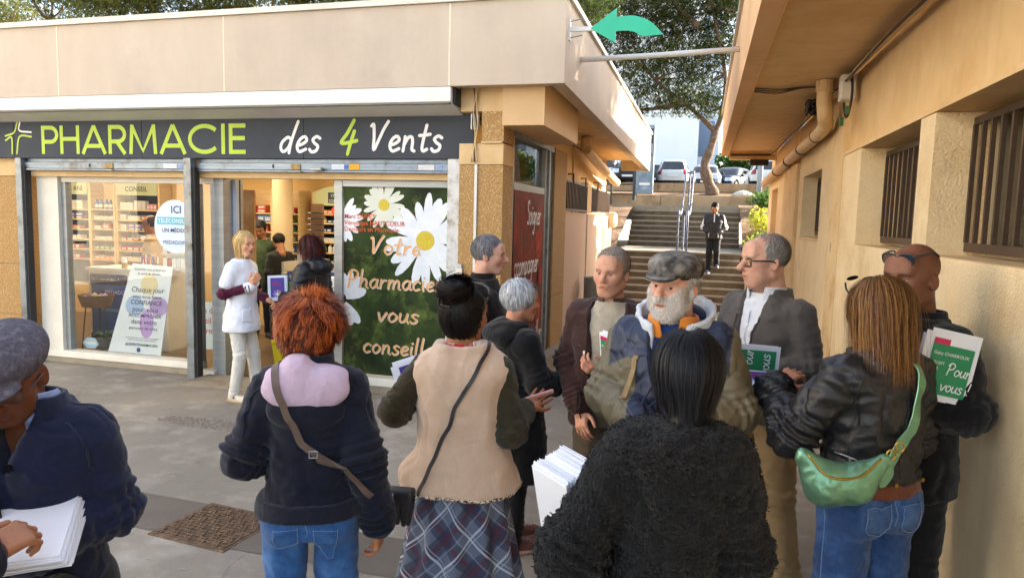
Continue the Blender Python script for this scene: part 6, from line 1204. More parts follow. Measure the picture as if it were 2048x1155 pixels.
# glasses
def glasses(s, m, lens=None, r=.0022, name="eyeglasses", lift=0., tilt=0., rect=True, size=1., ey=.098):
    g_ = empty(name); g_.parent = s.root
    fr = MB(); lm = MB(); c, n = math.cos(R(tilt)), math.sin(R(tilt))
    def T(p): x, y, z = p; y0 = -.01; yy, zz = y-y0, z-0; return s.H((x, y0+yy*c-zz*n, yy*n+zz*c+lift))
    for sd in (-1, 1):
        pts = []
        for i in range(21):
            a = 2*math.pi*i/20; ex = 3.2 if rect else 2; ca, sa = math.cos(a), math.sin(a); pts.append((sd*.034+.027*size*np.sign(ca)*abs(ca)**(2/ex), ey-.14*(abs(sd*.034+.027*ca)-.03)**1*.5, -.002+.019*size*np.sign(sa)*abs(sa)**(2/ex)))
        fr.tube([T(p) for p in pts], r, 6, caps=False); L = [T(p) for p in pts[:-1]]; lm.add(L, [tuple(range(20))])
        fr.tube([T(p) for p in catmull([(sd*.062, ey-.006, .008), (sd*.076, .055, .008), (sd*.083, .0, .004), (sd*.082, -.03, -.015)], 4)], r*1.15, 6)
    fr.tube([T(p) for p in catmull([(-.009, ey, .003), (0, ey+.004, .006), (.009, ey, .003)], 3)], r, 6)
    o = fr.build("frame", m, g_, smooth=True)
    if lens is not None: lm.build("lens", lens, g_)
    return g_
M_lens = glassmat("spectacle_lens", (.93, .93, .93), .06)
# leaflet stacks
M_paper = mat("leaflet_paper", '#eceef4', '#dde1ec', rough=.6, scale=3); M_pgreen = mat("leaflet_green", '#1f8a5c', '#1b8054', rough=.45, scale=5); M_purple = mat("leaflet_purple", '#4a2a9a', '#3f2288', rough=.45, scale=5); M_magenta = plain('#c81f5c', .45)
def leaflets(label, loc, rot, wdt=.21, hgt=.297, n=14, t=.0022, cover='green', skew=.004, fan=.0, seed=0, held=None):
    """a stack in its own XZ plane, cover towards -Y; rot = world Euler degrees or 3x3 matrix"""
    g_ = np.random.default_rng(seed); root = empty("leaflet_stack", loc, 0, label, "leaflets"); cv0 = .004*g_.normal()
    if isinstance(rot, (tuple, list)): root.rotation_euler = [R(a) for a in rot]
    for i in range(n):
        dx, dz = g_.normal()*skew+fan*i*.5, g_.normal()*skew*.8+fan*i; a = MB(); cv = cv0+.0003*g_.normal()
        nn = 5
        for k in range(nn):
            u0, u1 = k/nn, (k+1)/nn; x0, x1 = -wdt/2+u0*wdt+dx, -wdt/2+u1*wdt+dx; y0, y1 = i*t*1.08+cv*math.sin(math.pi*u0)**2, i*t*1.08+cv*math.sin(math.pi*u1)**2
            a.add([(x0, y0, dz), (x1, y1, dz), (x1, y1, hgt+dz), (x0, y0, hgt+dz), (x0, y0+t, dz), (x1, y1+t, dz), (x1, y1+t, hgt+dz), (x0, y0+t, hgt+dz)], [(0, 1, 2, 3), (5, 4, 7, 6), (0, 4, 5, 1), (3, 2, 6, 7)]+([(0, 3, 7, 4)] if k == 0 else [])+([(1, 5, 6, 2)] if k == nn-1 else []))
        a.build("leaflet", M_paper, root)
    y = min(0, cv0)-.0035
    if cover == 'green':
        MB().box((-wdt*.42, y, .02), (wdt*.42, y+.001, hgt*.86)).build("cover_panel", M_pgreen, root); MB().box((-wdt*.42, y-.001, hgt*.86), (-wdt*.1, y, hgt*.95)).build("cover_tab", M_magenta, root)
        tk = wdt/.25
        text("Gaby CHARROUX", .0225*tk, M_paper, root, (-wdt*.38, y-.002, hgt*.70), bold=.015); text("PROJET", .02*tk, M_paper, root, (-wdt*.38, y-.002, hgt*.55)); text("2022", .02*tk, M_paper, root, (-wdt*.38, y-.002, hgt*.46), bold=.01)
        script("Pour", .06*tk, .0055*tk, M_paper, root, (0.0-wdt*.05, y-.002, hgt*.42), name="lettering"); script("vous !", .06*tk, .0055*tk, M_paper, root, (-wdt*.1, y-.002, hgt*.16), name="lettering")
    elif cover == 'purple':
        MB().box((-wdt*.38, y, .03), (wdt*.38, y+.001, hgt*.92)).build("cover_panel", M_purple, root); text("LÉGIS-\nLATIVES", .03*wdt/.21, M_magenta, root, (-wdt*.3, y-.002, hgt*.7), bold=.015)
        st_ = MB()
        for k in range(8): st_.ribbon([(0, .06), (.04*math.cos(k*.785), .06+.04*math.sin(k*.785))], .005)
        st_.build("star_emblem", M_paper, root, loc=(0, y-.002, 0))
    return root
def orient(root, xdir, zdir):
    """turn an object so that its x and z axes point along the given world directions"""
    x = Vector(xdir).normalized(); z = Vector(zdir); z = (z-x*z.dot(x)).normalized(); y = z.cross(x); m_ = Matrix((x, y, z)).transposed(); root.rotation_euler = m_.to_euler()
# ================================================================ people: individuals
def W(p, u):
    v = p.P(u); c, s_ = math.cos(p.root.rotation_euler.z), math.sin(p.root.rotation_euler.z); l = p.root.location; return Vector((l.x+c*v[0]-s_*v[1], l.y+s_*v[0]+c*v[1], l.z+v[2]))
def Wd(p, d):
    c, s_ = math.cos(p.root.rotation_euler.z), math.sin(p.root.rotation_euler.z); return Vector((c*d[0]-s_*d[1], s_*d[0]+c*d[1], d[2]))
def headmesh(p, name, q, m, disp=0., freq=30, color=None, parent=None):
    V, F = q.mesh(); V = relax(V, F, 1)
    if disp: N = vnormals(V, F); V = V+N*(disp*perlin(V*freq+p.seed))[:, None]
    C = color(V) if callable(color) else color
    V2 = (V*p.s*p.k) @ p.head.T+p.hc; p.remember(name, V2, F); return p.mesh(name, V2, F, m, C, parent)
def collar(p, m, z0=1.42, z1=1.52, r0=(.085, .08), r1=(.075, .072), th=.012, open_=None, name="collar", cy=-.012, tilt=0., h=.006, slope=0., disp=.0):
    z0 -= .016; z1 -= .016; S = p.s; c = p.P((0, cy, z0)); q = SDF(c-np.array([.17, .17, .03]), c+np.array([.17, .17, (z1-z0)*S+.06]), h); d = p.hc-p.P((0, .035, 1.628))
    a = p.z3(z0, 0, cy); b = p.z3(z1, 0, cy+tilt); b = (b[0], b[1]+d[0]*.5, b[2]+d[1]*.5)
    q.loft([(*a, r0[0]*S, r0[1]*S), (*b, r1[0]*S, r1[1]*S)], .0, 2.1); q.loft([(a[0]-.03, a[1], a[2], (r0[0]-th)*S, (r0[1]-th)*S), (b[0]+.03, b[1], b[2], (r1[0]-th)*S, (r1[1]-th)*S)], .006, 2.1, op='sub')
    if open_: q.loft([(a[0]-.05, a[1], a[2]+.13*S, open_[0]*S, .13*S), (b[0]+.05, b[1], b[2]+.13*S, open_[1]*S, .13*S)], .006, 4, op='sub')
    if slope: q.cut((b[1], b[2]-r1[1]*S, b[0]), (0, slope, 1))
    V, F = q.mesh(); V = relax(V, F, 1)
    if disp: V = V+vnormals(V, F)*(disp*perlin(V*25+p.seed))[:, None]
    return p.mesh(name, V, F, m)
def simple_top(p, name, m, hem=.88, ease=.012, h=.009, hemx=1., hemy=1., amp=1., top=1.475, r=(.057, .050, .041), sl=1., cuff=0., key='top', color=None, opening=None, drape=(5, 5, 9), puff=0., fine=1., chest=1., sleeves=True, extra=None, elbow=1., back=0.):
    q = p.grid(hem, h, ease); p.torso(q, hem, top, ease, hemx, hemy, chest=chest, back=back)
    if sleeves:
        for sd in (-1, 1): p.sleeve(q, sd, *r, ease=ease*.6, to=sl, cuff=cuff)
    if extra: extra(q)
    if opening:   # list of (z, halfwidth, x)
        q.loft([(*p.z3(z, x, .25), hw*p.s, .24*p.s) for z, hw, x in opening], .01, 4, op='sub')
    return p.finish(name, q, m, amp, True, color, fine, key, drape, puff, elbow=elbow)
def fur(p, key_obj, N, L, cols, name, seed=5, width=.0035, curl=.9, segs=5, maxz=None):
    me = key_obj.data; n = len(me.vertices); V = np.zeros(n*3, np.float32); me.vertices.foreach_get("co", V); V = V.reshape(-1, 3); F = np.zeros(len(me.loops), np.int32); me.loops.foreach_get("vertex_index", F); F = F.reshape(-1, 4)
    g_ = np.random.default_rng(seed); f = F[g_.integers(0, len(F), N)]; u, v = g_.random((N, 1)), g_.random((N, 1)); P = (V[f[:, 0]]*(1-u)+V[f[:, 1]]*u)*(1-v)+(V[f[:, 3]]*(1-u)+V[f[:, 2]]*u)*v; nr = np.cross(V[f[:, 2]]-V[f[:, 0]], V[f[:, 3]]-V[f[:, 1]]); nr /= np.linalg.norm(nr, axis=1)[:, None]+1e-9
    d = nr+g_.normal(size=nr.shape)*.7; d /= np.linalg.norm(d, axis=1)[:, None]; pts = [P-nr*.002]; cur = P-nr*.002; ax = g_.normal(size=nr.shape)
    for i in range(segs): d = d+np.cross(ax, d)*curl*.6-nr*.12*i; d /= np.linalg.norm(d, axis=1)[:, None]; cur = cur+d*L/segs; pts.append(cur)
    PT = np.stack(pts, 1); T = np.gradient(PT, axis=1); B_ = np.cross(T, nr[:, None, :]); B_ /= np.linalg.norm(B_, axis=2)[:, :, None]+1e-9; A = PT+B_*width*.5; Bq = PT-B_*width*.5; VV = np.stack([A, Bq], 2).reshape(-1, 3); base = np.arange(N)[:, None]*(2*(segs+1)); i = np.arange(segs)[None]*2; FF = np.stack([base+i, base+i+1, base+i+3, base+i+2], 2).reshape(-1, 4)
    cc = np.array([col(x) for x in cols]); C = np.repeat((cc[g_.integers(0, len(cc), N)]*g_.uniform(.7, 1.25, (N, 1)))[:, None, :], 2*(segs+1), 1).reshape(-1, 3); o = p.mesh(name, VV, FF, M_hair, C, key_obj, True); o['kind'] = 'stuff'; return o
def flat_cap(p, m, color=None, disp=.0):
    q = SDF((-.14, -.17, -.02), (.14, .19, .19), .005)
    q.ell((0, -.015, .075), (.094, .118, .052), .0, rot=(-7, 0, 0)); q.ell((0, .03, .088), (.090, .085, .040), .04, rot=(-12, 0, 0)); q.ell((0, -.06, .06), (.085, .07, .055), .03); q.loft([(.035, 0, -.017, .089, .109), (.075, 0, -.012, .092, .114)], .012, 2)
    q.ell((0, .112, .043), (.066, .055, .009), .012, rot=(-15, 0, 0)); q.ell((0, -.01, .0), (.081, .102, .075), .004, op='sub')
    o = headmesh(p, "flat_cap", q, m, disp, 25, color)
    P_ = [p.H(x) for x in catmull([(-.072, .10, .046), (-.045, .148, .040), (0, .164, .038), (.045, .148, .040), (.072, .10, .046)], 5)]; q_, _ = p.snap("flat_cap", P_, .001); MB().tube(q_, .0022, 5).build("brim_seam", m, o, smooth=True)
    return o
JEAN = fabric("blue_denim", '#3566a5', '#234a80', rough=.8, scale=25, bump=.5, bscale=600, c3='#4f80bd', scale3=5)
JEAN2 = fabric("indigo_denim", '#2c4f86', '#1d3864', rough=.8, scale=30, bump=.5, bscale=600, c3='#4a70a6', scale3=6)
STITCH = plain('#a98c5a', .7); STITCHB = plain('#6d8fc0', .7)
NAVY = fabric("navy_fleece", '#161a2e', '#10131f', rough=.95, scale=60); BLACKF = fabric("black_wool", '#17171a', '#101012', rough=.95, scale=60, bump=.5)
M_shoeb = mat("black_leather_shoe", (.012, .012, .012), (.02, .02, .02), rough=.45, scale=20); M_soleb = mat("black_sole", (.01, .01, .01), (.02, .02, .02), rough=.7, scale=10); M_solew = mat("cream_sole", '#cdbfa6', '#bcae95', rough=.7, scale=10)
M_gold = mat("brass_metal", '#c8a04a', '#a8823a', rough=.3, metal=1., scale=10)
def jean_pockets(p, z=.90, y=-.14, stitch=STITCHB, mm=JEAN, w=.075):
    for sd in (-1, 1):
        p.patch('trousers', [(sd*.025, y, z+.03), (sd*(.025+w*1.5), y, z+.03), (sd*(.025+w*1.45), y, z-.10), (sd*.035, y, z-.10)][:: 1 if sd > 0 else 1], mm, "back_pocket", off=.0, thick=.0035)
        pts = [(sd*.027, y, z+.028), (sd*.035, y, z-.08), (sd*(.03+w*.75), y, z-.112), (sd*(.025+w*1.42), y, z-.08), (sd*(.025+w*1.48), y, z+.028)]
        p.stitch('trousers', pts, .0016, stitch, "pocket_stitching", off=.0055); p.stitch('trousers', [(sd*.027, y, z+.022), (sd*(.025+w*1.48), y, z+.022)], .0014, stitch, "pocket_stitching", off=.0055)
    p.stitch('trousers', [(0, y, .97), (0, y-.01, .90), (0, y, .82)], .0018, stitch, "seat_seam", off=.001)

# ---------------------------------------------------------------- 1 man in flat cap, front left
p = Person("man in grey tweed flat cap and navy coat reading leaflets, front left corner", (-1.735, 1.49), -74, 1.575, lean=(0, .06), head=(16, 25, -3), hoff=(0, .05, -.05), w=.92)
p.arm(-1, (-.195, -.04, 1.13), (-.09, .2, 1.10)); p.arm(1, (.25, .0, 1.13), (.10, .25, 1.05))
p.make_head('#6b4028', jaw=1.02, nose=1.15, fat=.4, brow='#1c1512', lip='#6a352c', h=.0035, stub=.25, scalp='#1a1512', hairmask=lambda V: ((V[:, 1] < -.03) & (V[:, 2] > -.05) & (V[:, 2] < .06)).astype(float)*.7, gaze=(0, 30), k=1.02, lids=.55)
hL = p.make_hand(-1, (.75, .6, .05), (-.2, .35, -.9), .55); hR = p.make_hand(1, (-.5, .8, 0), (.3, .2, .9), .6)
p.body('#6b4028', [hL, hR])
flat_cap(p, mat("grey_tweed", '#55505a', '#3b3844', rough=.95, scale=140, detail=3, bump=.8, bscale=300, bdist=.002, c3='#6d6870', scale3=60), disp=.003)
glasses(p, plain('#3a3430', .3), M_lens, r=.0016, rect=True)
NC = fabric("navy_melton", '#1b2340', '#141a31', rough=.95, scale=80, bump=.4, bscale=500)
simple_top(p, "coat", NC, hem=.72, ease=.022, h=.0075, hemx=1.08, r=(.062, .056, .047), amp=1.25, cuff=.006, opening=[(1.30, .004, .0), (1.43, .05, 0), (1.6, .09, 0)])
collar(p, NC, 1.39, 1.525, (.13, .11), (.104, .105), .02, (.035, .09), tilt=.015, h=.005, disp=.006)
collar(p, fabric("blue_shirt_cotton", '#93a9d6', '#7f96c8', rough=.7, bscale=700), 1.41, 1.54, (.10, .095), (.086, .088), .009, (.02, .05), "shirt_collar", tilt=.02, h=.0045)
for k, z in enumerate((1.33, 1.20, 1.07)): b = p.snap('top', [p.P((.0, .25, z))], .003)[0][0]; MB().lathe([(.011, 0), (.011, .004)], n=12).build("button", plain('#0e1018', .3), p.root, loc=tuple(b), rot=(R(-90), 0, 0))
p.stitch('top', [(.02, .2, 1.36), (.022, .25, 1.15), (.022, .25, .95), (.02, .25, .75)], .003, NC, "placket_edge")
p.stitch('top', [(-.14, .08, 1.45), (-.20, .09, 1.38), (-.205, .06, 1.28)], .0028, NC, "armhole_seam"); p.stitch('top', [(-.09, .0, 1.47), (-.15, .0, 1.452), (-.22, -.02, 1.41)], .0022, NC, "shoulder_seam")
p.strap('top', [(-.02, -.05, 1.47), (.07, .12, 1.38), (.02, .2, 1.2), (-.12, .2, 1.02), (-.2, .05, .9)], .045, fabric("dark_webbing", '#22242a'), "bag_strap", off=.006)
p.trousers(fabric("charcoal_twill", '#22242b')); p.shoes(M_shoeb, M_soleb)
ls = leaflets("fanned stack of white leaflets held by the man in tweed cap", (-1.52, 1.22, 1.02), (0, 0, 0), cover=None, n=22, skew=.006, fan=.0012, seed=4, wdt=.19, hgt=.26); orient(ls, (.80, .55, .05), (-.5, .75, .30))

# ---------------------------------------------------------------- 2 hand reaching in from the left edge
p = Person("person mostly out of frame reaching a hand in from the left edge", (-1.72, .84), 50, 1.74, w=1.0)
p.arm(1, (.17, .20, 1.06), (.03, .34, 1.10)); p.make_head('#a97a5c', h=.005, scalp='#2a2220', hairmask=lambda V: ((V[:, 2] > .09) | ((V[:, 1] < .0) & (V[:, 2] > -.04))).astype(float)*.8); p.body('#a97a5c', [p.make_hand(1, (-.55, .8, .15), (.35, .25, .9), .75, h=.0032)])
PUFF = mat("navy_nylon", '#1c2232', '#141926', rough=.5, scale=30, bump=.3, bscale=60, bdist=.004)
simple_top(p, "puffer_jacket", PUFF, hem=.8, ease=.03, h=.008, r=(.064, .058, .05), puff=.007, amp=1.2); p.trousers(fabric("charcoal_twill", '#22242b')); p.shoes(M_shoeb, M_soleb)
q = SDF(p.arms[1][2]-.08, p.arms[1][2]+.08, .005); d = p.arms[1][2]-p.arms[1][1]; d /= np.linalg.norm(d); q.cone(p.arms[1][2]-d*.012, p.arms[1][2]+d*.026, .046, .044, 0); V, F = q.mesh(); p.mesh("knit_cuff", V, F, fabric("ribbed_cuff", '#15171c', bump=1, bscale=200, stretch=(8, 8, .5)))
p.short_hair(['#2a2220', '#1c1614'], male_mask(.085, .0, -.045), N=2200)

# ---------------------------------------------------------------- 3 pharmacist in white tunic
p = Person("blond woman in white tunic, burgundy sleeves and white trousers at the shop door", (-4.36, 5.93), 0, 1.65, lean=(0, .03), head=(-14, 3, 0), fem=True, w=.96)
p.legs = {1: ((.085, 0, .9), (.085, .05, .49), (.08, -.03, .075)), -1: ((-.085, 0, .9), (-.09, .08, .49), (-.10, .12, .075))}
p.arm(1, (.215, -.05, 1.13), (.10, .17, 1.20)); p.arm(-1, (-.21, .0, 1.12), (-.10, .22, 1.07))
p.make_head('#dda684', jaw=.94, nose=.9, brow='#8a6a4a', lip='#b5584c', old=.4, mouth=.6, scalp='#b9925a', hairmask=lambda V: ((V[:, 2] > .075) | (V[:, 1] < .0)).astype(float))
p.body('#dda684', [p.make_hand(1, (-.1, .6, .75), (.6, .5, -.2), .85), p.make_hand(-1, (.2, .85, -.25), (-.6, .2, .7), .6)])
def lflow(P, D): f = np.zeros_like(P); f[:, 0] = np.sign(P[:, 0])*.35*(P[:, 2] > .02); f[:, 1] = -.35*(P[:, 2] > .06); f[:, 2] = -1; return f
fullmask = lambda fr=.07: (lambda P, D: ((~((P[:, 1] > .03) & (P[:, 2] < fr))) & (P[:, 2] > -.055) & ~((np.abs(P[:, 0]) > .05) & (P[:, 1] > .02) & (P[:, 2] < .04))).astype(float))
def shoul(cur, off):
    c = np.array([0, -.035, -.36]); r = np.array([.225, .115, .17])+off[:, None]; q = (cur-c)/r; L = np.linalg.norm(q, axis=1); ins = L < 1; cur[ins] = c+q[ins]/L[ins][:, None]*r[ins]; return cur
p.strands("hair", 4200, fullmask(), lflow, lambda P, D: .16+.13*np.clip(P[:, 2]/.13, 0, 1), ['#d9b477', '#e6c88f', '#b98f54', '#c9a05f', '#efd9a8'], vol=.014, width=.0035, segs=9, grav=.3, shoulders=shoul, seed=12)
BURG = fabric("burgundy_knit", '#5a1736', '#45102a', bump=.8, bscale=260, bdist=.003)
simple_top(p, "jumper", BURG, hem=.95, ease=.004, h=.011, cuff=.004, r=(.05, .044, .037))
WCOAT = fabric("white_cotton", '#e9ebf2', '#dfe3ee', rough=.75, wrinkle=.1, bump=.2, bscale=500, scale=6)
simple_top(p, "tunic", WCOAT, hem=.74, ease=.014, h=.009, sl=.01, hemx=1.08, hemy=1.1, r=(.078, .078, .078), amp=.75, fine=.6, key='tunic', sleeves=False, extra=lambda q: [q.cone(p.arms[sd][0], p.arms[sd][0]*.4+p.arms[sd][1]*.6, .062, .068, .03) for sd in (1, -1)])
collar(p, WCOAT, 1.44, 1.50, (.085, .08), (.07, .07), .012, (.02, .03)); 
for sd in (1, -1): p.stitch('tunic', [(sd*.2, .0, 1.2), (sd*.21, .0, 1.0), (sd*.215, .0, .75)], .002, WCOAT, "side_seam")
p.stitch('tunic', [(.0, .2, 1.42), (.0, .22, 1.2), (.0, .22, .95), (.0, .24, .76)], .0025, WCOAT, "front_closure"); p.stitch('tunic', [(.17, .12, .80), (.1, .2, .79), (.02, .24, .79)], .002, WCOAT, "hem_seam"); p.patch('tunic', [(.05, .22, .98), (.17, .15, .98), (.17, .15, .85), (.05, .22, .85)], WCOAT, "pocket")
q = SDF(p.arms[1][2]-.07, p.arms[1][2]+.07, .006); d = p.arms[1][2]-p.arms[1][1]; d /= np.linalg.norm(d); q.cone(p.arms[1][2]-d*.02, p.arms[1][2]+d*.012, .050, .048, 0); V, F = q.mesh(); p.mesh("white_cuff", V, F, WCOAT)
p.trousers(fabric("white_denim", '#dcd9d2', '#cfcbc2', rough=.8, bump=.3), r=(.086, .064, .054), w=.93, amp=.7); p.shoes(mat("cream_leather", '#ddd5c2', '#cfc6b2', rough=.5, scale=8), mat("gum_sole", '#b9a07c', '#a88f6c', rough=.7, scale=8), accent=plain('#6a1f3a'))
MB().tube([W(p, (.10, .21, 1.22)), W(p, (.09, .235, 1.36))], .006, 6).build("pen", M_vwhite); tag(bpy.data.objects["pen"], "white pen held up by the blond woman in tunic", "pen")

# ---------------------------------------------------------------- 4 woman in black puffer with leaflets in the doorway
p = Person("auburn-haired woman in black puffer jacket holding leaflets in the doorway", (-3.70, 6.13), 176, 1.59, head=(4, 2, 0), fem=True, w=1.12, z=.03)
p.arm(-1, (-.24, .04, 1.10), (-.10, .27, 1.08)); p.arm(1, (.25, .0, 1.1), (.12, .25, 1.06))
p.make_head('#cf9877', jaw=.95, nose=.95, brow='#4a2a20', lip='#a85048', scalp='#3a1612', hairmask=lambda V: ((V[:, 2] > .07) | (V[:, 1] < .0)).astype(float)); p.body('#cf9877', [p.make_hand(-1, (.45, .85, .2), (-.6, .3, -.6), .7), p.make_hand(1, (-.5, .8, .1), (.5, .2, -.8), .6)])
def cflow(P, D): f = P-np.array([0, -.02, .12]); f[:, 2] -= .08; return f/(np.linalg.norm(f, axis=1)[:, None]+1e-9)+np.array([0, -.1, -.4])
p.strands("hair", 3600, fullmask(.075), cflow, lambda P, D: np.full(len(P), .15), ['#4a1a14', '#34120e', '#5e241a', '#2a0e0c'], vol=.03, width=.0045, segs=8, grav=.3, curl=.35, seed=21, clump=12, hug=False)
PUFB = mat("black_nylon", '#15171f', '#0f1117', rough=.5, scale=30, bump=.3, bscale=70, bdist=.004)
simple_top(p, "puffer_jacket", PUFB, hem=.74, ease=.03, h=.0095, r=(.064, .058, .048), puff=.008, amp=1.1)
q = SDF(p.P((-.2, -.26, 1.3))-.02, p.P((.2, .1, 1.6))+.02, .008); q.ell(p.P((0, -.11, 1.44)), np.array([.15, .10, .075]), .0); q.ell(p.P((0, -.03, 1.50)), np.array([.10, .08, .06]), .04); q.ell(p.P((0, .03, 1.56)), np.array([.075, .09, .09]), .02, op='sub'); V, F = q.mesh(); V = relax(V, F, 1); V += vnormals(V, F)*(.010*ridge(perlin(V*14)))[:, None]; p.mesh("hood", V, F, PUFB)
p.trousers(fabric("black_twill", '#15161a')); p.shoes(M_shoeb, M_soleb)
ls = leaflets("stack of purple-covered leaflets held by the woman in the doorway", W(p, (-.10, .36, 1.06)), (0, 0, 0), cover='purple', n=16, skew=.004, seed=9, wdt=.17, hgt=.24); orient(ls, Wd(p, (.5, -.85, .05)), Wd(p, (.1, .25, 1)))

# ---------------------------------------------------------------- 5 copper-haired woman in navy hoodie, from behind
p = Person("woman with curly copper hair seen from behind in navy hoodie and jeans", (-1.335, 2.2), 112, 1.56, head=(-24, 8, 3), hoff=(.0, .01, -.04), fem=True, w=.99)
p.arm(1, (.215, -.06, 1.12), (.27, -.01, .84)); p.arm(-1, (-.25, -.03, 1.12), (-.15, .17, 1.04))
p.make_head('#c08a66', jaw=.97, brow='#5a3020', scalp='#3a1a0e', hairmask=lambda V: ((V[:, 2] > .06) | (V[:, 1] < .02)).astype(float), fat=.4); p.body('#c08a66', [p.make_hand(1, (0, .25, -1), (.9, -.3, 0), .5), p.make_hand(-1, (.6, .7, .1), (-.4, -.2, .8), .5)])
def redflow(P, D):
    f = P-np.array([.0, -.03, .07]); f /= np.linalg.norm(f, axis=1)[:, None]+1e-9; return f*1.0+np.array([0, -.1, -.28])
def redflow(P, D):
    f = P-np.array([.0, -.04, .13]); f /= np.linalg.norm(f, axis=1)[:, None]+1e-9; k = np.clip((P[:, 2]-.02)/.1, 0, 1)[:, None]; return f*(.35+.65*k)+np.array([0, -.05, -1.])*(1-.75*k)
p.strands("hair", 6500, lambda P, D: fullmask(.08)(P, D), redflow, lambda P, D: .085+.04*np.clip(P[:, 2]/.13, 0, 1), ['#4a1c0c', '#381409', '#5c260f', '#6a2c12'], vol=.030, width=.0024, segs=10, grav=.15, curl=.30, lift=.35, seed=31, clump=34, freq=.8, hug=False)
p.strands("hair_highlights", 6500, lambda P, D: fullmask(.08)(P, D)*np.clip(.2+P[:, 2]*8, 0, 1), redflow, lambda P, D: .08+.045*np.clip(P[:, 2]/.13, 0, 1), ['#a8501c', '#c2662a', '#8a3c14', '#b85a20', '#743010'], vol=.036, width=.0021, segs=11, grav=.10, curl=.36, lift=.42, seed=32, clump=40, jitter=.35, freq=.8, hug=False)
p.strands("hair_tuft", 700, lambda P, D: ((P[:, 2] > .112) & (P[:, 1] > -.06)).astype(float), lambda P, D: np.array([-.1, .1, 1.])+0*P+np.random.default_rng(2).normal(size=P.shape)*.35, lambda P, D: np.full(len(P), .075), ['#c8702e', '#b55c20', '#a04a18'], vol=.03, width=.002, segs=9, curl=.45, lift=.6, seed=33, clump=22, hug=False)
simple_top(p, "hoodie", NAVY, hem=.90, ease=.022, h=.0078, r=(.062, .058, .047), amp=1.35, cuff=.004, elbow=1.3)
q = SDF(p.P((-.32, -.3, .86)), p.P((.32, .3, 1.0)), .008); p.torso(q, .885, .955, .048, shoulder=False); V, F = q.mesh(); V = relax(V, F, 1); p.mesh("hem_band", V, F, fabric("navy_rib", '#14182b', bump=1., bscale=150, stretch=(4, 4, .3)))
# hood lying open on the back, pale lilac lining
def hood(q, g): q.ell(p.P((0, -.098, 1.325)), np.array([.150, .058, .095])*p.s, .0); q.ell(p.P((0, -.04, 1.40)), np.array([.165, .08, .05])*p.s, .04)
q = SDF(p.P((-.25, -.28, 1.1)), p.P((.25, .2, 1.62)), .006); hood(q, 0); q.ell(p.P((0, -.105, 1.47)), np.array([.135, .07, .10])*p.s, .01, op='sub'); q.ell(p.P((0, .04, 1.53)), np.array([.095, .12, .14])*p.s, .01, op='sub')
V, F = q.mesh(); V = relax(V, F, 2); N = vnormals(V, F); V += N*(.002*ridge(perlin(V*12+3)))[:, None]; p.remember('hood', V, F); p.mesh("hood", V, F, NAVY)
LIL = fabric("lilac_lining", '#c9b4c8', '#bba5bc', rough=.95, bump=.4, bscale=300)
q = SDF(p.P((-.25, -.28, 1.2)), p.P((.25, .2, 1.62)), .006); q.ell(p.P((0, -.122, 1.405)), np.array([.165, .040, .075])*p.s, 0); q.ell(p.P((.0, -.085, 1.46)), np.array([.150, .055, .04])*p.s, .05); q.ell(p.P((-.03, -.10, 1.50)), np.array([.05, .05, .04])*p.s, .03); q.ell(p.P((0, .04, 1.56)), np.array([.09, .10, .14])*p.s, .01, op='sub')
V, F = q.mesh(); V = relax(V, F, 2); V += vnormals(V, F)*(.006*ridge(perlin(V*[11, 9, 5]+1)))[:, None]; p.remember('lining', V, F); p.mesh("hood_lining", V, F, LIL)
collar(p, NAVY, 1.45, 1.545, (.10, .098), (.092, .098), .016, (.02, .04), tilt=.0, h=.006)
TAUPE = mat("taupe_leather", '#6b5a50', '#5a4a41', rough=.5, scale=20, bump=.2, bscale=200)
p.combine('mix', ['top', 'hood', 'lining'])
p.strap('mix', [(-.095, .0, 1.50), (-.105, -.10, 1.49), (-.10, -.2, 1.43), (-.085, -.25, 1.36), (-.06, -.25, 1.28), (.0, -.25, 1.19), (.06, -.25, 1.12), (.16, -.2, 1.05), (.25, -.1, .98)], .025, TAUPE, "bag_strap", off=.005, free=.3)
p.strap('mix', [(.045, -.25, 1.135), (.085, -.25, 1.09), (.10, -.25, 1.06)], .025, TAUPE, "strap_end", off=.011, free=.3)
b_ = p.snap('mix', [p.P((.03, -.25, 1.155))], .016)[0][0]; MB().tube([(b_[0]+.019*math.cos(a)*(1.0), b_[1], b_[2]+.016*math.sin(a)) for a in np.linspace(.78, .78+2*math.pi, 5)], .0028, 6).build("buckle", M_alu, p.root)
bg = empty("shoulder_bag", W(p, (.285, .06, .86)), p.root.rotation_euler.z, "dark taupe shoulder bag at the hip of the copper-haired woman", "bag"); q = SDF((-.06, -.14, -.16), (.06, .14, .14), .008); q.ell((0, 0, 0), (.03, .08, .085), 0); q.box((0, 0, .02), (.024, .08, .06), .02, .02); V, F = q.mesh(); mesh_np("pouch", V, F, TAUPE, bg); MB().box((.034, -.06, .04), (.0375, .0, .055)).build("label", plain('#9ab0d0'), bg)
p.stitch('top', [(.15, -.1, 1.45), (.225, -.1, 1.36), (.235, -.1, 1.22)], .0025, NAVY, "armhole_seam"); p.stitch('top', [(-.15, -.1, 1.45), (-.225, -.1, 1.36), (-.235, -.1, 1.22)], .0025, NAVY, "armhole_seam")
p.trousers(JEAN, r=(.098, .078, .072), w=.9, h=.009, amp=1.2, waist=.85, top=.93); jean_pockets(p, .83, -.17); p.shoes(M_solew, M_solew)

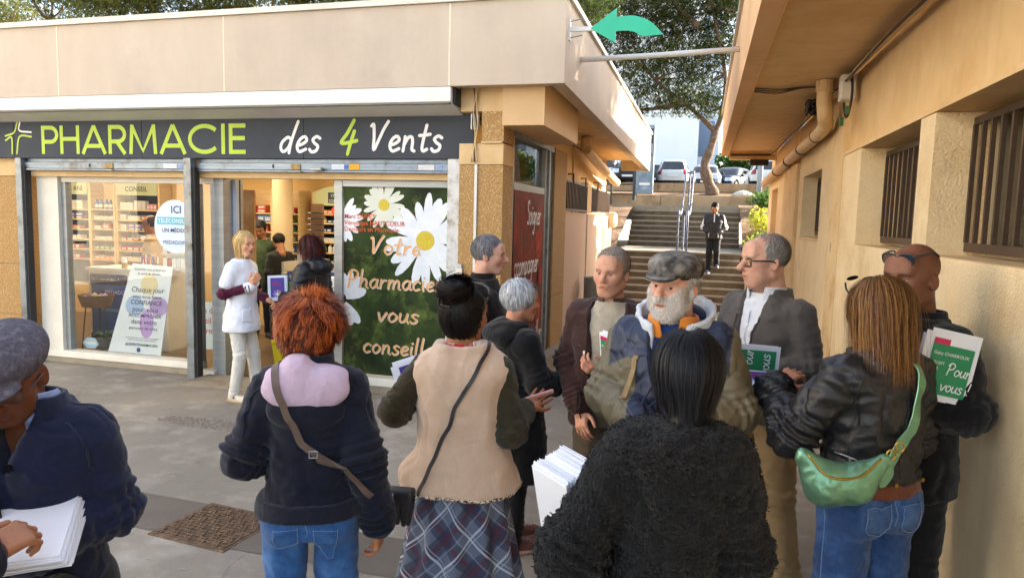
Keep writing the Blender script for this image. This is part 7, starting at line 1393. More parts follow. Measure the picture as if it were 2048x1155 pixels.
# ---------------------------------------------------------------- 6 woman in beige fleece gilet and plaid skirt
p = Person("woman with black hair bun, beige fleece gilet and blue plaid skirt seen from behind", (-.93, 2.68), 97, 1.57, head=(-24, 2, 3), hoff=(.0, .0, -.01), fem=True, w=1.12)
p.arm(1, (.225, -.04, 1.12), (.25, .22, 1.15)); p.arm(-1, (-.30, -.05, 1.19), (-.24, .17, 1.25))
p.make_head('#a06c4a', jaw=.95, brow='#1c1410', scalp='#0c0a0a', hairmask=lambda V: ((V[:, 2] > .055) | (V[:, 1] < .005)).astype(float)*(V[:, 2] > -.075)); p.body('#a06c4a', [p.make_hand(1, (.35, .9, .12), (-.55, .1, -.8), .22, .16, .2), p.make_hand(-1, (.3, .8, .3), (-.7, .3, .2), .6)])
bun = np.array([0, -.10, .125])
p.strands("hair", 5200, lambda P, D: ((~((P[:, 1] > .045) & (P[:, 2] < .07))) & (P[:, 2] > -.06) & ~((np.abs(P[:, 0]) > .05) & (P[:, 1] > .0) & (P[:, 2] < .02))).astype(float), lambda P, D: (bun-P)/(np.linalg.norm(bun-P, axis=1)[:, None]+1e-9), lambda P, D: np.minimum(.16, np.linalg.norm(P-bun, axis=1)), ['#0a0808', '#120e0d', '#1a1412', '#080808'], vol=.012, width=.004, segs=7, lift=.18, seed=41, jitter=.15)
def swirl(P, D): r_ = P-bun; t = np.cross(r_, np.array([.2, -.5, .8])); return t/(np.linalg.norm(t, axis=1)[:, None]+1e-9)
p.strands("hair_bun", 1500, lambda P, D: np.ones(len(P)), swirl, lambda P, D: np.full(len(P), .13), ['#0a0808', '#16100e', '#2a1c16', '#0c0a0a'], vol=.014, width=.0045, segs=9, rad=(.036, .036, .032), cen=bun, lift=.2, curl=.25, seed=42)
q = SDF((-.06, -.16, .05), (.06, -.04, .18), .006); q.ell(bun, .033, 0); headmesh(p, "bun_core", q, plain('#0c0a0a', .6))
p.strands("nape_hair", 2600, lambda P, D: ((P[:, 2] < .04) & (P[:, 1] < -.0)).astype(float), lambda P, D: (bun-P)/(np.linalg.norm(bun-P, axis=1)[:, None]+1e-9)+np.array([0, -.25, 0]), lambda P, D: np.full(len(P), .13), ['#0a0808', '#120e0d', '#18110f'], vol=.03, width=.003, segs=8, seed=43, rad=(.078, .10, .115), cen=(0, -.02, .02), lift=.3)
cl = empty("claw_clip"); cl.parent = p.root; M_shell = mat("dark_acetate", '#17130f', '#3a2a1c', rough=.25, scale=20)
for x in (-.022, .0, .022): MB().tube([p.H(v) for v in catmull([(x-.01, -.115, .12), (x-.018, -.15, .10), (x-.02, -.15, .06), (x-.012, -.128, .03)], 4)], .005, 6).build("claw", M_shell, cl, smooth=True)
MB().tube([p.H(v) for v in [(-.05, -.148, .09), (.02, -.150, .085)]], .007, 6).build("spine", M_gold, cl); MB().tube([p.H(v) for v in [(-.05, -.146, .055), (.02, -.148, .05)]], .005, 6).build("spine", M_shell, cl)
g_ = empty("sunglasses"); g_.parent = p.root; MB().tube([p.H(v) for v in catmull([(.084, .045, .095), (.092, .0, .055), (.093, -.025, .01), (.088, -.03, -.02)], 5)], .0042, 6).build("temple", M_shell, g_, smooth=True); MB().tube([p.H(v) for v in catmull([(.086, .05, .10), (.06, .07, .13), (0, .08, .145), (-.06, .07, .13), (-.086, .05, .10)], 5)], .0045, 6).build("bridge", M_shell, g_, smooth=True)
OLV = fabric("olive_cable_knit", '#3c3623', '#2c2719', rough=.95, bump=1., bscale=90, bdist=.008, scale=30)
q = p.grid(1.0, .0085); p.torso(q, 1.15, 1.46, -.005)
for sd in (1, -1): p.sleeve(q, sd, .056, .055, .043, ease=.008, cuff=.006)
p.finish("knit_jumper", q, OLV, 1.0, key='knit')
FLC = fabric("beige_fleece", '#d0b49c', '#c2a58c', rough=1., bump=.7, bscale=240, bdist=.004, scale=14, sheen=.4)
q = SDF(p.P((-.42, -.3, .8)), p.P((.42, .3, 1.6)), .0078); p.torso(q, .845, 1.50, .04, hemx=1.14, hemy=1.25, shoulder=False)
for sd in (1, -1): q.ell(p.arms[sd][0]+np.array([-sd*.02, 0, -.005]), np.array([.064, .072, .064]), .05); q.cut(p.P((sd*.242, 0, 1.3)), (sd*1, 0, .25)) if False else None
q.ell(p.P((-.215, .02, .90)), np.array([.06, .10, .05]), .06)      # hem kicking out to the left
for sd in (1, -1): q.ell(p.P((sd*.285, .0, 1.25)), np.array([.075, .085, .17]), .02, op='sub')
p.finish("gilet", q, FLC, 1.2, False, key='gilet', drape=(5, 5, 3))
M_trim = mat("brown_white_whipstitch", '#4a2c22', '#d8c8b0', rough=.9, scale=110, detail=1, width=.06)
th_ = np.linspace(-math.pi, math.pi, 40); hem_pts = [p.P((.30*math.cos(t), .02+.24*math.sin(t), .845)) for t in th_]; p.stitch('gilet', hem_pts, .006, M_trim, "whipstitch_hem", off=.0, n=2, unit=False)
for sd in (1, -1): p.stitch('gilet', [p.P((sd*(.215+.05*math.cos(t)*0), .01+.075*math.cos(t), 1.28+.13*math.sin(t))) for t in np.linspace(0, 2*math.pi, 18)], .005, M_trim, "whipstitch_armhole", off=0, n=2, unit=False)
RED = fabric("red_lanyard", '#b3182a', '#a01424', rough=.6, bump=.3); collar(p, RED, 1.495, 1.53, (.098, .092), (.088, .086), .006, None, "lanyard", h=.005)
text("ESF", .026, M_vwhite, p.root, tuple(p.P((.06, -.092, 1.505))), rot=(R(90), 0, R(42)), bold=.03)
p.strap('gilet', [(.12, .0, 1.52), (.10, -.16, 1.42), (.03, -.25, 1.28), (-.06, -.25, 1.12), (-.15, -.25, .96), (-.19, -.24, .87)], .016, mat("black_leather", (.012, .012, .014), (.03, .03, .035), rough=.45, scale=20), "bag_strap", off=.006, free=.2)
bg = empty("black_handbag", W(p, (-.235, -.19, .80)), p.root.rotation_euler.z, "small black pleated handbag with studded edge at the plaid skirt", "bag"); BL = MATS["black_leather"]
for i in range(5): q = SDF((-.07, -.05, -.13), (.07, .05, .06), .007); q.cone((0, 0, .03), (0, 0, -.07), .028, .010, 0); V, F = q.mesh(); mesh_np("pleat", V+np.array([-.05+.022*i, .01*(i % 2), -.01*(i % 2)]), F, BL, bg)
MB().box((-.07, -.03, .02), (.06, .035, .07), .012).build("flap", BL, bg)
for i in range(12): MB().lathe([(.004, 0), (.004, .004)], n=8).build("stud", M_gold, bg, loc=(-.055+.0*i+.012*math.sin(i), -.032, .05-.016*i), rot=(R(90), 0, 0))
q = SDF(p.P((-.5, -.42, .05)), p.P((.5, .42, 1.05)), .012); q.loft([(*p.z3(.10), .34*p.s, .30*p.s), (*p.z3(.45), .27*p.s, .24*p.s), (*p.z3(.75), .215*p.s, .19*p.s), (*p.z3(.98), .165*p.s, .13*p.s)], 0, 2.)
V, F = q.mesh(); V = relax(V, F, 1); N = vnormals(V, F); th = np.arctan2(V[:, 0], -V[:, 1]); V += N*(.022*np.clip((.95-V[:, 2])/.6, 0, 1)*np.sin(th*11+.8*np.sin(V[:, 2]*5)))[:, None]
PL = mat("plaid_wool", (.2, .2, .3), attr=True, rough=.95, bump=.6, bscale=350, bdist=.002)
n_ = PL.node_tree.nodes; l_ = PL.node_tree.links; a_ = n_['Attribute'] if 'Attribute' in n_ else [x for x in n_ if x.type == 'ATTRIBUTE'][0]
sp_ = n_.new("ShaderNodeSeparateXYZ"); l_.new(a_.outputs['Vector'], sp_.inputs[0])
def nmath(op, a, b=None):
    x = n_.new("ShaderNodeMath"); x.operation = op
    for i, v in enumerate((a, b)):
        if v is None: continue
        if isinstance(v, (int, float)): x.inputs[i].default_value = v
        else: l_.new(v, x.inputs[i])
    return x.outputs[0]
def band(src, period, off, lo, hi):
    f = nmath('FRACT', nmath('ADD', nmath('DIVIDE', src, period), off)); return nmath('MULTIPLY', nmath('GREATER_THAN', f, lo), nmath('LESS_THAN', f, hi))
def mixc(fac, a, c):
    x = n_.new("ShaderNodeMix"); x.data_type = 'RGBA'; l_.new(fac, x.inputs[0])
    if isinstance(a, tuple): x.inputs[6].default_value = (*a, 1)
    else: l_.new(a, x.inputs[6])
    x.inputs[7].default_value = (*col(c), 1); return x.outputs[2]
cur = col('#5d6679')
for ax in ('X', 'Y'):
    s_ = sp_.outputs[ax]; cur = mixc(nmath('MULTIPLY', band(s_, .17, 0, .0, .36), .62), cur, '#252b45'); cur = mixc(nmath('MULTIPLY', band(s_, .17, 0, .12, .24), .55), cur, '#57222f')
for ax in ('X', 'Y'):
    s_ = sp_.outputs[ax]; cur = mixc(nmath('MULTIPLY', band(s_, .17, 0, .62, .665), .8), cur, '#b4b9c6'); cur = mixc(nmath('MULTIPLY', band(s_, .17, 0, .72, .74), .6), cur, '#a9b0c0'); cur = mixc(nmath('MULTIPLY', band(s_, .17, 0, .40, .415), .5), cur, '#98a4bb')
l_.new(cur, n_['Principled BSDF'].inputs['Base Color'])
uu = th*.21; vv = V[:, 2]; p.mesh("plaid_skirt", V, F, PL, np.stack([(uu+vv)*.707+2, (uu-vv)*.707+2, 0*vv], 1))
p.shoes(M_shoeb, M_soleb)
pn = MB().tube([W(p, (.24, .30, 1.175)), W(p, (.37, .42, 1.20))], .012, 8).build("pink_phone_case", plain('#c98f88', .5)); tag(pn, "slim pink pen-like case lying in the open hand of the gilet woman", "case")
ls = leaflets("white and purple leaflets sticking out left of the beige gilet", W(p, (-.27, .24, 1.17)), (0, 0, 0), cover='purple', n=10, skew=.01, seed=19, wdt=.12, hgt=.17); orient(ls, Wd(p, (.75, .35, .25)), Wd(p, (-.35, .1, .93)))
for o_ in [bpy.data.objects.get("x")]: pass

# ---------------------------------------------------------------- 7 grey-haired woman in black coat
p = Person("short silver-haired woman in long black coat turned towards the poppies", (-1.0, 3.74), 42, 1.50, head=(-6, 2, 0), fem=True, w=1.08)
p.arm(1, (.23, .06, 1.14), (.12, .25, 1.10)); p.arm(-1, (-.22, .06, 1.14), (-.05, .26, 1.08)); p.legs = {1: ((.08, 0, .9), (.085, .0, .49), (.09, -.03, .075)), -1: ((-.08, 0, .9), (-.08, .05, .49), (-.08, .08, .075))}
p.make_head('#c08a6c', jaw=.98, old=.8, brow='#6a5a52', scalp='#8c8e92', hairmask=lambda V: ((V[:, 2] > .065) | (V[:, 1] < .0)).astype(float)*(V[:, 2] > -.02)); p.body('#c08a6c', [p.make_hand(1, (-.35, .8, .1), (.5, .2, .8), .45), p.make_hand(-1, (.5, .8, .0), (-.3, .3, .85), .45)])
def sflow(P, D): f = P-np.array([0, -.06, .14]); f[:, 2] -= .06; return f/(np.linalg.norm(f, axis=1)[:, None]+1e-9)+np.array([0, .05, -.3])
p.strands("hair", 4600, lambda P, D: fullmask(.07)(P, D)*(P[:, 2] > -.03), sflow, lambda P, D: np.full(len(P), .085), ['#b9bcc0', '#d3d5d8', '#8e9196', '#e2e3e4', '#a4a8ae'], vol=.026, width=.0038, segs=8, grav=.15, curl=.10, lift=.4, seed=51, clump=14); p.strands("nape_hair", 900, lambda P, D: ((P[:, 2] < .0) & (P[:, 1] < .0)).astype(float), sflow, lambda P, D: np.full(len(P), .05), ['#3a3836', '#55524f', '#2a2826'], vol=.008, width=.003, segs=5, seed=52)
simple_top(p, "long_coat", BLACKF, hem=.50, ease=.03, h=.0095, hemx=1.15, hemy=1.15, r=(.062, .056, .048), amp=1.2, opening=[(1.2, .004, 0), (1.42, .05, 0), (1.6, .08, 0)])
q = SDF(p.P((-.2, -.24, 1.3))-.02, p.P((.2, .1, 1.6))+.02, .008); q.ell(p.P((0, -.10, 1.42)), np.array([.14, .09, .07]), .0); q.ell(p.P((0, -.02, 1.48)), np.array([.11, .09, .045]), .04); q.ell(p.P((0, .035, 1.55)), np.array([.08, .09, .09]), .02, op='sub'); V, F = q.mesh(); V = relax(V, F, 1); V += vnormals(V, F)*(.008*ridge(perlin(V*13)))[:, None]; p.mesh("hood", V, F, BLACKF)
collar(p, fabric("lace_blouse", '#d9d4cc', '#a8a098', scale=60), 1.44, 1.50, (.085, .08), (.07, .07), .01, (.02, .02), "blouse_collar", h=.006)
p.strap('top', [(.05, .2, 1.36), (.12, .2, 1.22), (.16, .15, 1.08)], .03, plain('#c2a05a', .8), "scarf_end", off=.006)
p.trousers(fabric("black_twill", '#15161a'), r=(.086, .066, .056)); p.shoes(mat("rosewood_sneaker", '#7d4a44', '#693c38', rough=.7, scale=20), mat("pale_rubber", '#b99a90', '#a98a80', rough=.7, scale=10))

# ---------------------------------------------------------------- 8 grey-haired man in profile by the pillar
p = Person("grey-haired man in black fleece jacket in profile beside the stone pillar", (-1.42, 4.47), 8, 1.72, head=(0, 1, 0), w=1.05)
p.make_head('#d0a08a', nose=1.15, old=.9, brow='#7a6a60', stub=.8, scalp='#6c6a6a', hairmask=lambda V: ((V[:, 2] > .085) | ((V[:, 1] < .01) & (V[:, 2] > -.03))).astype(float)*.9, k=1.0); p.body('#d0a08a', [p.make_hand(sd, (0, .3, -1), (sd, 0, 0), .5) for sd in (1, -1)])
p.short_hair(['#6d6c70', '#8e8d90', '#a9a8aa', '#55545a'], lambda P, D: male_mask(.075, .0, -.045)(P, D)*np.where((P[:, 1] > .05) & (np.abs(P[:, 0]) > .035), .15, 1), N=3600, L=.035, vol=.014)
simple_top(p, "fleece_jacket", fabric("black_fleece", '#1a1718', '#121011', rough=1.), hem=.82, ease=.022, h=.0095, amp=1.1); collar(p, MATS["black_fleece"], 1.42, 1.53, (.105, .098), (.085, .085), .016, (.02, .05), tilt=.012); collar(p, fabric("white_shirt_cotton", '#d9dce2'), 1.42, 1.515, (.088, .085), (.072, .078), .009, (.02, .04), "shirt_collar", tilt=.014)
p.trousers(fabric("charcoal_twill", '#22242b')); p.shoes(M_shoeb, M_soleb)
# ---------------------------------------------------------------- 9 man in brown jacket
p = Person("older man in dark brown jacket over pale grey sweatshirt facing the camera", (-.47, 3.72), -97, 1.70, head=(-8, 3, -3), w=1.0, lean=(0, .02))
p.arm(1, (.235, .0, 1.13), (.13, .13, .93)); p.arm(-1, (-.225, .0, 1.13), (-.06, .22, 1.12))
p.make_head('#cc9a80', nose=1.12, old=1., brow='#8a7a6c', eye='#3a4a50', scalp='#8a7a6a', h=.0036, hairmask=lambda V: ((V[:, 2] > .1) | ((V[:, 1] < .02) & (V[:, 2] > -.03))).astype(float)*.8, gaze=(8, 0), k=1.0, stub=.15, lip='#a8604e', jaw=1.05)
p.body('#cc9a80', [p.make_hand(1, (-.25, .35, -.9), (.3, .9, .1), .35, .05, .3), p.make_hand(-1, (.6, .7, .3), (-.3, .5, -.6), .6)])
p.short_hair(['#8f7f70', '#a89a8c', '#75665a', '#b9ada0'], lambda P, D: male_mask(.095, .0, -.045)(P, D)*np.where((P[:, 1] > .04) & (np.abs(P[:, 0]) > .04), .2, 1), N=3200, L=.034, vol=.010, whorl=(.02, -.07, .12))
SWT = fabric("pale_grey_jersey", '#aba392', '#9a9282', rough=.95, bump=.4, bscale=320)
simple_top(p, "sweatshirt", SWT, hem=.93, ease=.006, h=.009, amp=.9, sleeves=False, key='sweat'); collar(p, SWT, 1.42, 1.475, (.10, .095), (.082, .085), .012, None, "neck_rib", h=.006, tilt=.012); collar(p, fabric("brown_polo_cotton", '#5a4033', '#4c352a'), 1.44, 1.515, (.088, .085), (.075, .08), .01, (.012, .03), "polo_collar", tilt=.014, h=.005)
BRN = fabric("dark_brown_suede", '#3a221e', '#2c1815', rough=.85, scale=18, bump=.4, bscale=400)
simple_top(p, "jacket", BRN, hem=.80, ease=.028, h=.0082, r=(.060, .054, .046), amp=1.3, cuff=.004, opening=[(.7, .085, -.015), (1.0, .082, -.015), (1.25, .085, -.01), (1.40, .10, 0), (1.6, .12, 0)], key='jacket', hemx=1.05)
collar(p, BRN, 1.40, 1.475, (.135, .115), (.112, .105), .02, (.085, .10), tilt=-.005, h=.006, disp=.004)
for sd in (1, -1): p.stitch('jacket', [(sd*.105, .2, 1.38), (sd*.098, .22, 1.2), (sd*.095, .22, 1.0), (sd*.10, .22, .82)], .0035, BRN, "front_edge"); p.stitch('jacket', [(sd*.11, .22, 1.24), (sd*.16, .2, 1.235)], .003, BRN, "pocket_welt")
p.stitch('jacket', [(.12, .2, 1.2), (.12, .2, 1.0), (.12, .2, .86)], .0022, BRN, "panel_seam"); b_ = p.snap('jacket', [p.P((.125, .25, 1.20))], .004)[0][0]; MB().box((-.005, -.002, -.008), (.005, .002, .008)).build("white_label", M_vwhite, p.root, loc=tuple(b_))
p.trousers(fabric("taupe_twill", '#5d5142', '#4d4335', rough=.85), r=(.095, .074, .066), amp=1.2); p.shoes(mat("brown_leather", '#3a2a20', '#2c2018', rough=.5, scale=12), M_soleb)
ls = leaflets("white-edged leaflets with green cover under the arm of the brown jacket man", W(p, (-.075, .25, 1.12)), (0, 0, 0), cover='green', n=12, seed=29, wdt=.15, hgt=.21); orient(ls, Wd(p, (-.8, .45, -.1)), Wd(p, (.12, .18, 1)))

# ---------------------------------------------------------------- 10 bearded man in cap and parka
p = Person("white-bearded man in mottled grey flat cap and navy and khaki parka", (-.12, 2.92), -97, 1.72, head=(-18, 2, -4), w=1.04, belly=.03)
p.arm(1, (.255, .03, 1.15), (.09, .24, 1.11)); p.arm(-1, (-.255, -.0, 1.14), (-.10, .22, 1.08))
p.make_head('#d6a48c', nose=1.2, old=.9, fat=.6, brow='#b9aca0', beard='#d8d2cc', eye='#3a3028', gaze=(14, -2), h=.0034, scalp='#c9c2ba', hairmask=lambda V: ((V[:, 1] < -.0) & (V[:, 2] > -.05)).astype(float), mouth=.9, k=1.03, jaw=1.08, lip='#b5685c')
p.body('#d6a48c', [p.make_hand(1, (-.7, .6, 0), (.3, .6, .6), .6), p.make_hand(-1, (.7, .6, 0), (-.3, .6, .6), .6)])
def bmask(P, D): x, y, z = P.T; return ((y > .0) & (z < -.028+np.clip((np.abs(x)-.03)*1.3, 0, .09)) & (z > -.14) & ~((np.abs(x) < .024) & (np.abs(z+.068) < .010))).astype(float)
# beard grown from the face itself
hv = p.hL; bm_ = bmask(hv, None)*(p.beardmask > .2); ii = np.nonzero(bm_)[0]; rg = np.random.default_rng(5); ii = rg.choice(ii, 5200); Nn = vnormals(p.hV, p.hF)[ii]; P0 = p.hV[ii]; dn = (np.array([0, .25, -1.]) @ p.head.T)*.8+Nn*.75+rg.normal(size=Nn.shape)*.28; dn /= np.linalg.norm(dn, axis=1)[:, None]; L = rg.uniform(.005, .011, (len(ii), 1)); P1 = P0+dn*L*.6; P2 = P0+dn*L+np.array([0, 0, -.003]); sd_ = np.cross(dn, Nn); sd_ /= np.linalg.norm(sd_, axis=1)[:, None]+1e-9; w_ = .0007
V = np.stack([P0-sd_*w_, P0+sd_*w_, P1-sd_*w_, P1+sd_*w_, P2-sd_*w_*.3, P2+sd_*w_*.3], 1).reshape(-1, 3); bs = np.arange(len(ii))[:, None]*6; F = np.concatenate([bs+[0, 1, 3, 2], bs+[2, 3, 5, 4]]); p.mesh("beard", V, F, M_hair, np.repeat(np.array(col('#e2ded8'))*rg.uniform(.75, 1.15, (len(ii), 1)), 6, 0))
capc = lambda V: np.clip(np.array(col('#5f5a55'))*(1+2.2*np.clip(perlin(V*24+3)+.6*perlin(V*60), -.38, .5))[:, None], 0, 1)
flat_cap(p, mat("mottled_suede_cap", '#4a4643', attr=True, rough=.8, bump=.4, bscale=200, bdist=.002), capc, .002)
def wflow(P, D): f = np.zeros_like(P); f[:, 1] = -.5; f[:, 2] = -1; f[:, 0] = np.sign(P[:, 0])*.2; return f
p.strands("hair", 1700, lambda P, D: ((P[:, 2] < .05) & (P[:, 2] > -.05) & (P[:, 1] < .035) & (np.abs(P[:, 0]) > .04) & ~((np.abs(P[:, 1]+.01) < .02) & (P[:, 2] < .03))).astype(float)+((P[:, 2] < .04) & (P[:, 1] < -.03) & (P[:, 2] > -.06)).astype(float), wflow, lambda P, D: np.where(P[:, 1] < 0, .09, .035), ['#cfc9c2', '#b5afa8', '#e0dcd6', '#9a948e'], vol=.016, width=.0026, segs=6, curl=.2, seed=61)
KH, NV = col('#6b614a'), col('#222b42')
def parkac(u, N):
    x, y, z = u.T; yoke = 1.335-.06*np.clip((np.abs(x)-.16)/.1, 0, 1); front = (y > .02) & (np.abs(x) < .115) & (z > 1.14); nav = ((z > yoke) & (np.abs(x) < .24)) | front
    return np.where(nav[:, None], NV, KH)*(1+.08*perlin(u*30))[:, None]
PRK = mat("parka_nylon", KH, attr=True, rough=.48, bump=.25, bscale=60, bdist=.003, spec=.5, wrinkle=.4)
simple_top(p, "parka", PRK, hem=.70, ease=.038, h=.0075, r=(.070, .064, .053), amp=1.15, cuff=.006, opening=[(1.10, .004, 0), (1.25, .04, 0), (1.38, .075, 0), (1.6, .1, 0)], key='parka', color=parkac, elbow=.8, drape=(6, 6, 6), fine=1.2)
simple_top(p, "blue_fleece", fabric("royal_fleece", '#1d3c78', '#173064', rough=.95), hem=1.1, ease=.004, h=.009, sleeves=False, key='fleece', amp=.6)
collar(p, fabric("orange_fleece", '#e08a35', '#d07c2a', rough=.95), 1.43, 1.525, (.118, .11), (.098, .105), .016, (.018, .05), "orange_collar", tilt=.02, h=.005, disp=.005)
HW = fabric("pale_hood_lining", '#d2d6da', '#bcc3ca', rough=.9, bump=.4)
collar(p, HW, 1.37, 1.60, (.135, .135), (.172, .155), .022, (.055, .075), "hood", cy=-.01, tilt=-.02, h=.006, slope=.38, disp=.012)
q = SDF(p.P((-.3, -.32, 1.15)), p.P((.3, .26, 1.75)), .008); q.ell(p.P((0, -.12, 1.43)), np.array([.16, .12, .12])*p.s, 0); q.ell(p.P((0, .06, 1.60)), np.array([.125, .16, .25])*p.s, .015, op='sub'); V, F = q.mesh(); V = relax(V, F, 1); p.mesh("hood_shell", V, F, fabric("navy_shell", '#1c2947', '#152038', rough=.5))
CORD = fabric("beige_webbing", '#a68c66', '#937a56', rough=.9); p.strap('parka', [(.135, .25, 1.38), (.15, .26, 1.31), (.165, .26, 1.235)], .020, CORD, "hood_drawtape", off=.003, thick=.003, smooth_it=1); p.strap('parka', [(-.15, .25, 1.36), (-.16, .26, 1.27)], .02, CORD, "hood_drawtape", off=.003, thick=.003, smooth_it=1)
p.stitch('fleece', [(0, .2, 1.44), (0, .2, 1.3), (0, .2, 1.2)], .004, plain('#3a3a40', .4), "zip"); b_ = p.snap('fleece', [p.P((0, .2, 1.405))], .006)[0][0]; MB().box((-.005, -.003, -.016), (.005, .003, .012), .002).build("zip_pull", M_gold, p.root, loc=tuple(b_))
for sd in (1, -1): p.stitch('parka', [(sd*.07, .25, 1.40), (sd*.02, .26, 1.25), (0.01*sd, .26, 1.1), (0.01*sd, .26, .75)], .005, fabric("navy_shell", '#1c2947'), "storm_flap_edge")
p.stitch('parka', [(.24, .08, 1.42), (.20, .2, 1.32), (.14, .26, 1.30)], .003, PRK, "yoke_seam") if False else None
p.patch('parka', [(.06, .26, .95), (.2, .2, .95), (.2, .2, .80), (.06, .26, .80)], fabric("khaki_shell", '#6b614a', '#5c533e', rough=.5), "flap_pocket")
p.trousers(JEAN2); p.shoes(M_shoeb, M_soleb)

# ---------------------------------------------------------------- 11 woman with black bob and fluffy coat
p = Person("woman with black bob in black teddy coat from behind, front centre", (-.075, 1.80), 95, 1.575, head=(8, 6, 2), hoff=(0, .0, -.01), fem=True, w=.90, lean=(.06, .02))
p.arm(-1, (-.27, -.08, 1.12), (-.22, .17, 1.14)); p.arm(1, (.19, .02, 1.12), (.08, .22, 1.08))
p.make_head('#b98a6a', h=.0045, scalp='#08080a', hairmask=lambda V: ((V[:, 2] > .05) | (V[:, 1] < .02)).astype(float)); p.body('#b98a6a', [p.make_hand(-1, (.1, .9, .2), (-.9, .2, .1), .6), p.make_hand(1, (-.6, .7, 0), (.3, .3, .8), .6)])
def bobflow(P, D):
    f = P-np.array([-.005, -.045, .135]); f /= np.linalg.norm(f, axis=1)[:, None]+1e-9; k = np.clip((P[:, 2]+.0)/.1, 0, 1)[:, None]; return f*k+np.array([0, -.05, -1.])*(1-k*.55)
p.strands("hair", 15000, fullmask(.085), bobflow, lambda P, D: .15+.085*np.clip(P[:, 2]/.13, 0, 1)+.03*np.clip(-P[:, 1]/.1, 0, 1), ['#0b0b0e', '#101116', '#08080a', '#16181e', '#1c1e26'], vol=.016, width=.0019, segs=11, grav=.35, shoulders=shoul, seed=71, jitter=.3, tip=.1, curl=.10, clump=44)
TED = fabric("black_teddy", '#0c0b0d', '#070708', rough=1., bump=1., bscale=110, bdist=.012, scale=70, sheen=.1)
def tedx(q): q.ell(p.P((0, -.03, 1.445)), np.array([.16, .13, .05])*p.s, .05)
ted = simple_top(p, "teddy_coat", TED, hem=.62, ease=.03, h=.0075, r=(.066, .066, .056), amp=1.5, hemx=1.08, key='ted', extra=tedx, drape=(4, 4, 6))
collar(p, TED, 1.41, 1.50, (.135, .118), (.115, .108), .03, (.03, .06), h=.007, disp=.012)
fur(p, ted, 46000, .015, ['#0a090a', '#050505', '#0e0d0f', '#0b0a0c'], "teddy_pile", width=.003, curl=1.4)
p.trousers(fabric("black_twill", '#15161a')); p.shoes(M_shoeb, M_soleb)
ls = leaflets("thick wad of white leaflets on edge in the arm of the teddy coat woman", W(p, (-.20, .21, 1.18)), (0, 0, 0), cover=None, n=46, t=.0026, skew=.004, fan=.0, seed=39, wdt=.21, hgt=.15); orient(ls, Wd(p, (.12, .28, -1)), Wd(p, (-.75, .62, .25)))

# ---------------------------------------------------------------- 12 man in grey cardigan
p = Person("man with glasses in grey zip cardigan, white shirt and beige chinos holding green leaflet", (.30, 3.80), -132, 1.79, head=(-26, 2, 0), w=1.08, belly=.03)
p.arm(-1, (-.255, .0, 1.14), (-.12, .24, 1.10)); p.arm(1, (.25, .02, 1.13), (.05, .27, 1.02)); p.legs = {1: ((.095, 0, .9), (.10, .04, .49), (.11, .03, .075)), -1: ((-.095, 0, .9), (-.13, .01, .49), (-.17, -.04, .075))}
p.make_head('#cf9f88', nose=1.2, old=.7, fat=.4, brow='#7a6a5c', scalp='#8c8682', h=.0036, hairmask=lambda V: ((V[:, 1] < .015) & (V[:, 2] > -.02) & ~((V[:, 2] > .10) & (V[:, 1] > -.03))).astype(float)*.8, stub=.55, k=1.02, jaw=1.03)
p.body('#cf9f88', [p.make_hand(-1, (.7, .65, .05), (-.4, .5, -.6), .6), p.make_hand(1, (-.5, .8, .1), (.5, .3, -.7), .55)])
p.short_hair(['#8a857f', '#a49f98', '#6f6a66', '#b8b4ae'], lambda P, D: male_mask(.13, .0, -.045)(P, D)*((P[:, 1] < .03)).astype(float)*np.where((P[:, 2] > .09) & (P[:, 1] > -.045), .35, 1), N=3600, L=.028, vol=.008)
glasses(p, mat("tortoise_acetate", '#1d120c', '#4a2c18', rough=.25, scale=60), M_lens, r=.0034)
SHW = fabric("white_shirt_cotton", '#d9dce2', '#c9cdd6'); simple_top(p, "white_shirt", SHW, hem=.95, ease=.004, h=.009, sleeves=False, key='shirt', amp=.8); collar(p, SHW, 1.42, 1.525, (.112, .105), (.086, .094), .010, (.022, .055), "shirt_collar", tilt=.018, h=.0045); p.stitch('shirt', [(0, .2, 1.42), (0, .22, 1.2), (0, .22, 1.0)], .003, SHW, "button_placket")
for z in (1.36, 1.27, 1.18): b_ = p.snap('shirt', [p.P((.0, .25, z))], .002)[0][0]; MB().lathe([(.0055, 0), (.0055, .003)], n=10).build("button", M_vwhite, p.root, loc=tuple(b_), rot=(R(-90), 0, 0))
CRD = fabric("grey_knit", '#5a5552', '#48433f', rough=.95, bump=.9, bscale=330, bdist=.002, scale=160)
simple_top(p, "cardigan", CRD, hem=.86, ease=.022, h=.008, r=(.060, .054, .044), amp=1.2, cuff=.004, opening=[(1.03, .004, 0), (1.15, .022, 0), (1.3, .045, 0), (1.42, .07, 0), (1.6, .09, 0)], key='card', elbow=.5); collar(p, CRD, 1.40, 1.515, (.135, .118), (.108, .108), .018, (.065, .085), tilt=.0, h=.006, disp=.004)
for sd in (1, -1): p.stitch('card', [(sd*.075, .2, 1.40), (sd*.048, .24, 1.27), (sd*.022, .25, 1.12), (sd*.006, .25, 1.0), (sd*.006, .25, .87)], .0032, plain('#23201f', .5), "zip_tape")
b_ = p.snap('card', [p.P((.01, .25, 1.05))], .006)[0][0]; MB().box((-.005, -.003, -.02), (.005, .003, .01), .002).build("zip_pull", M_gold, p.root, loc=tuple(b_))
p.trousers(fabric("beige_chino", '#a28b66', '#92795a', rough=.85, bump=.35, scale=10), r=(.098, .078, .070), amp=1.5); p.shoes(M_shoeb, M_soleb, L=.29)
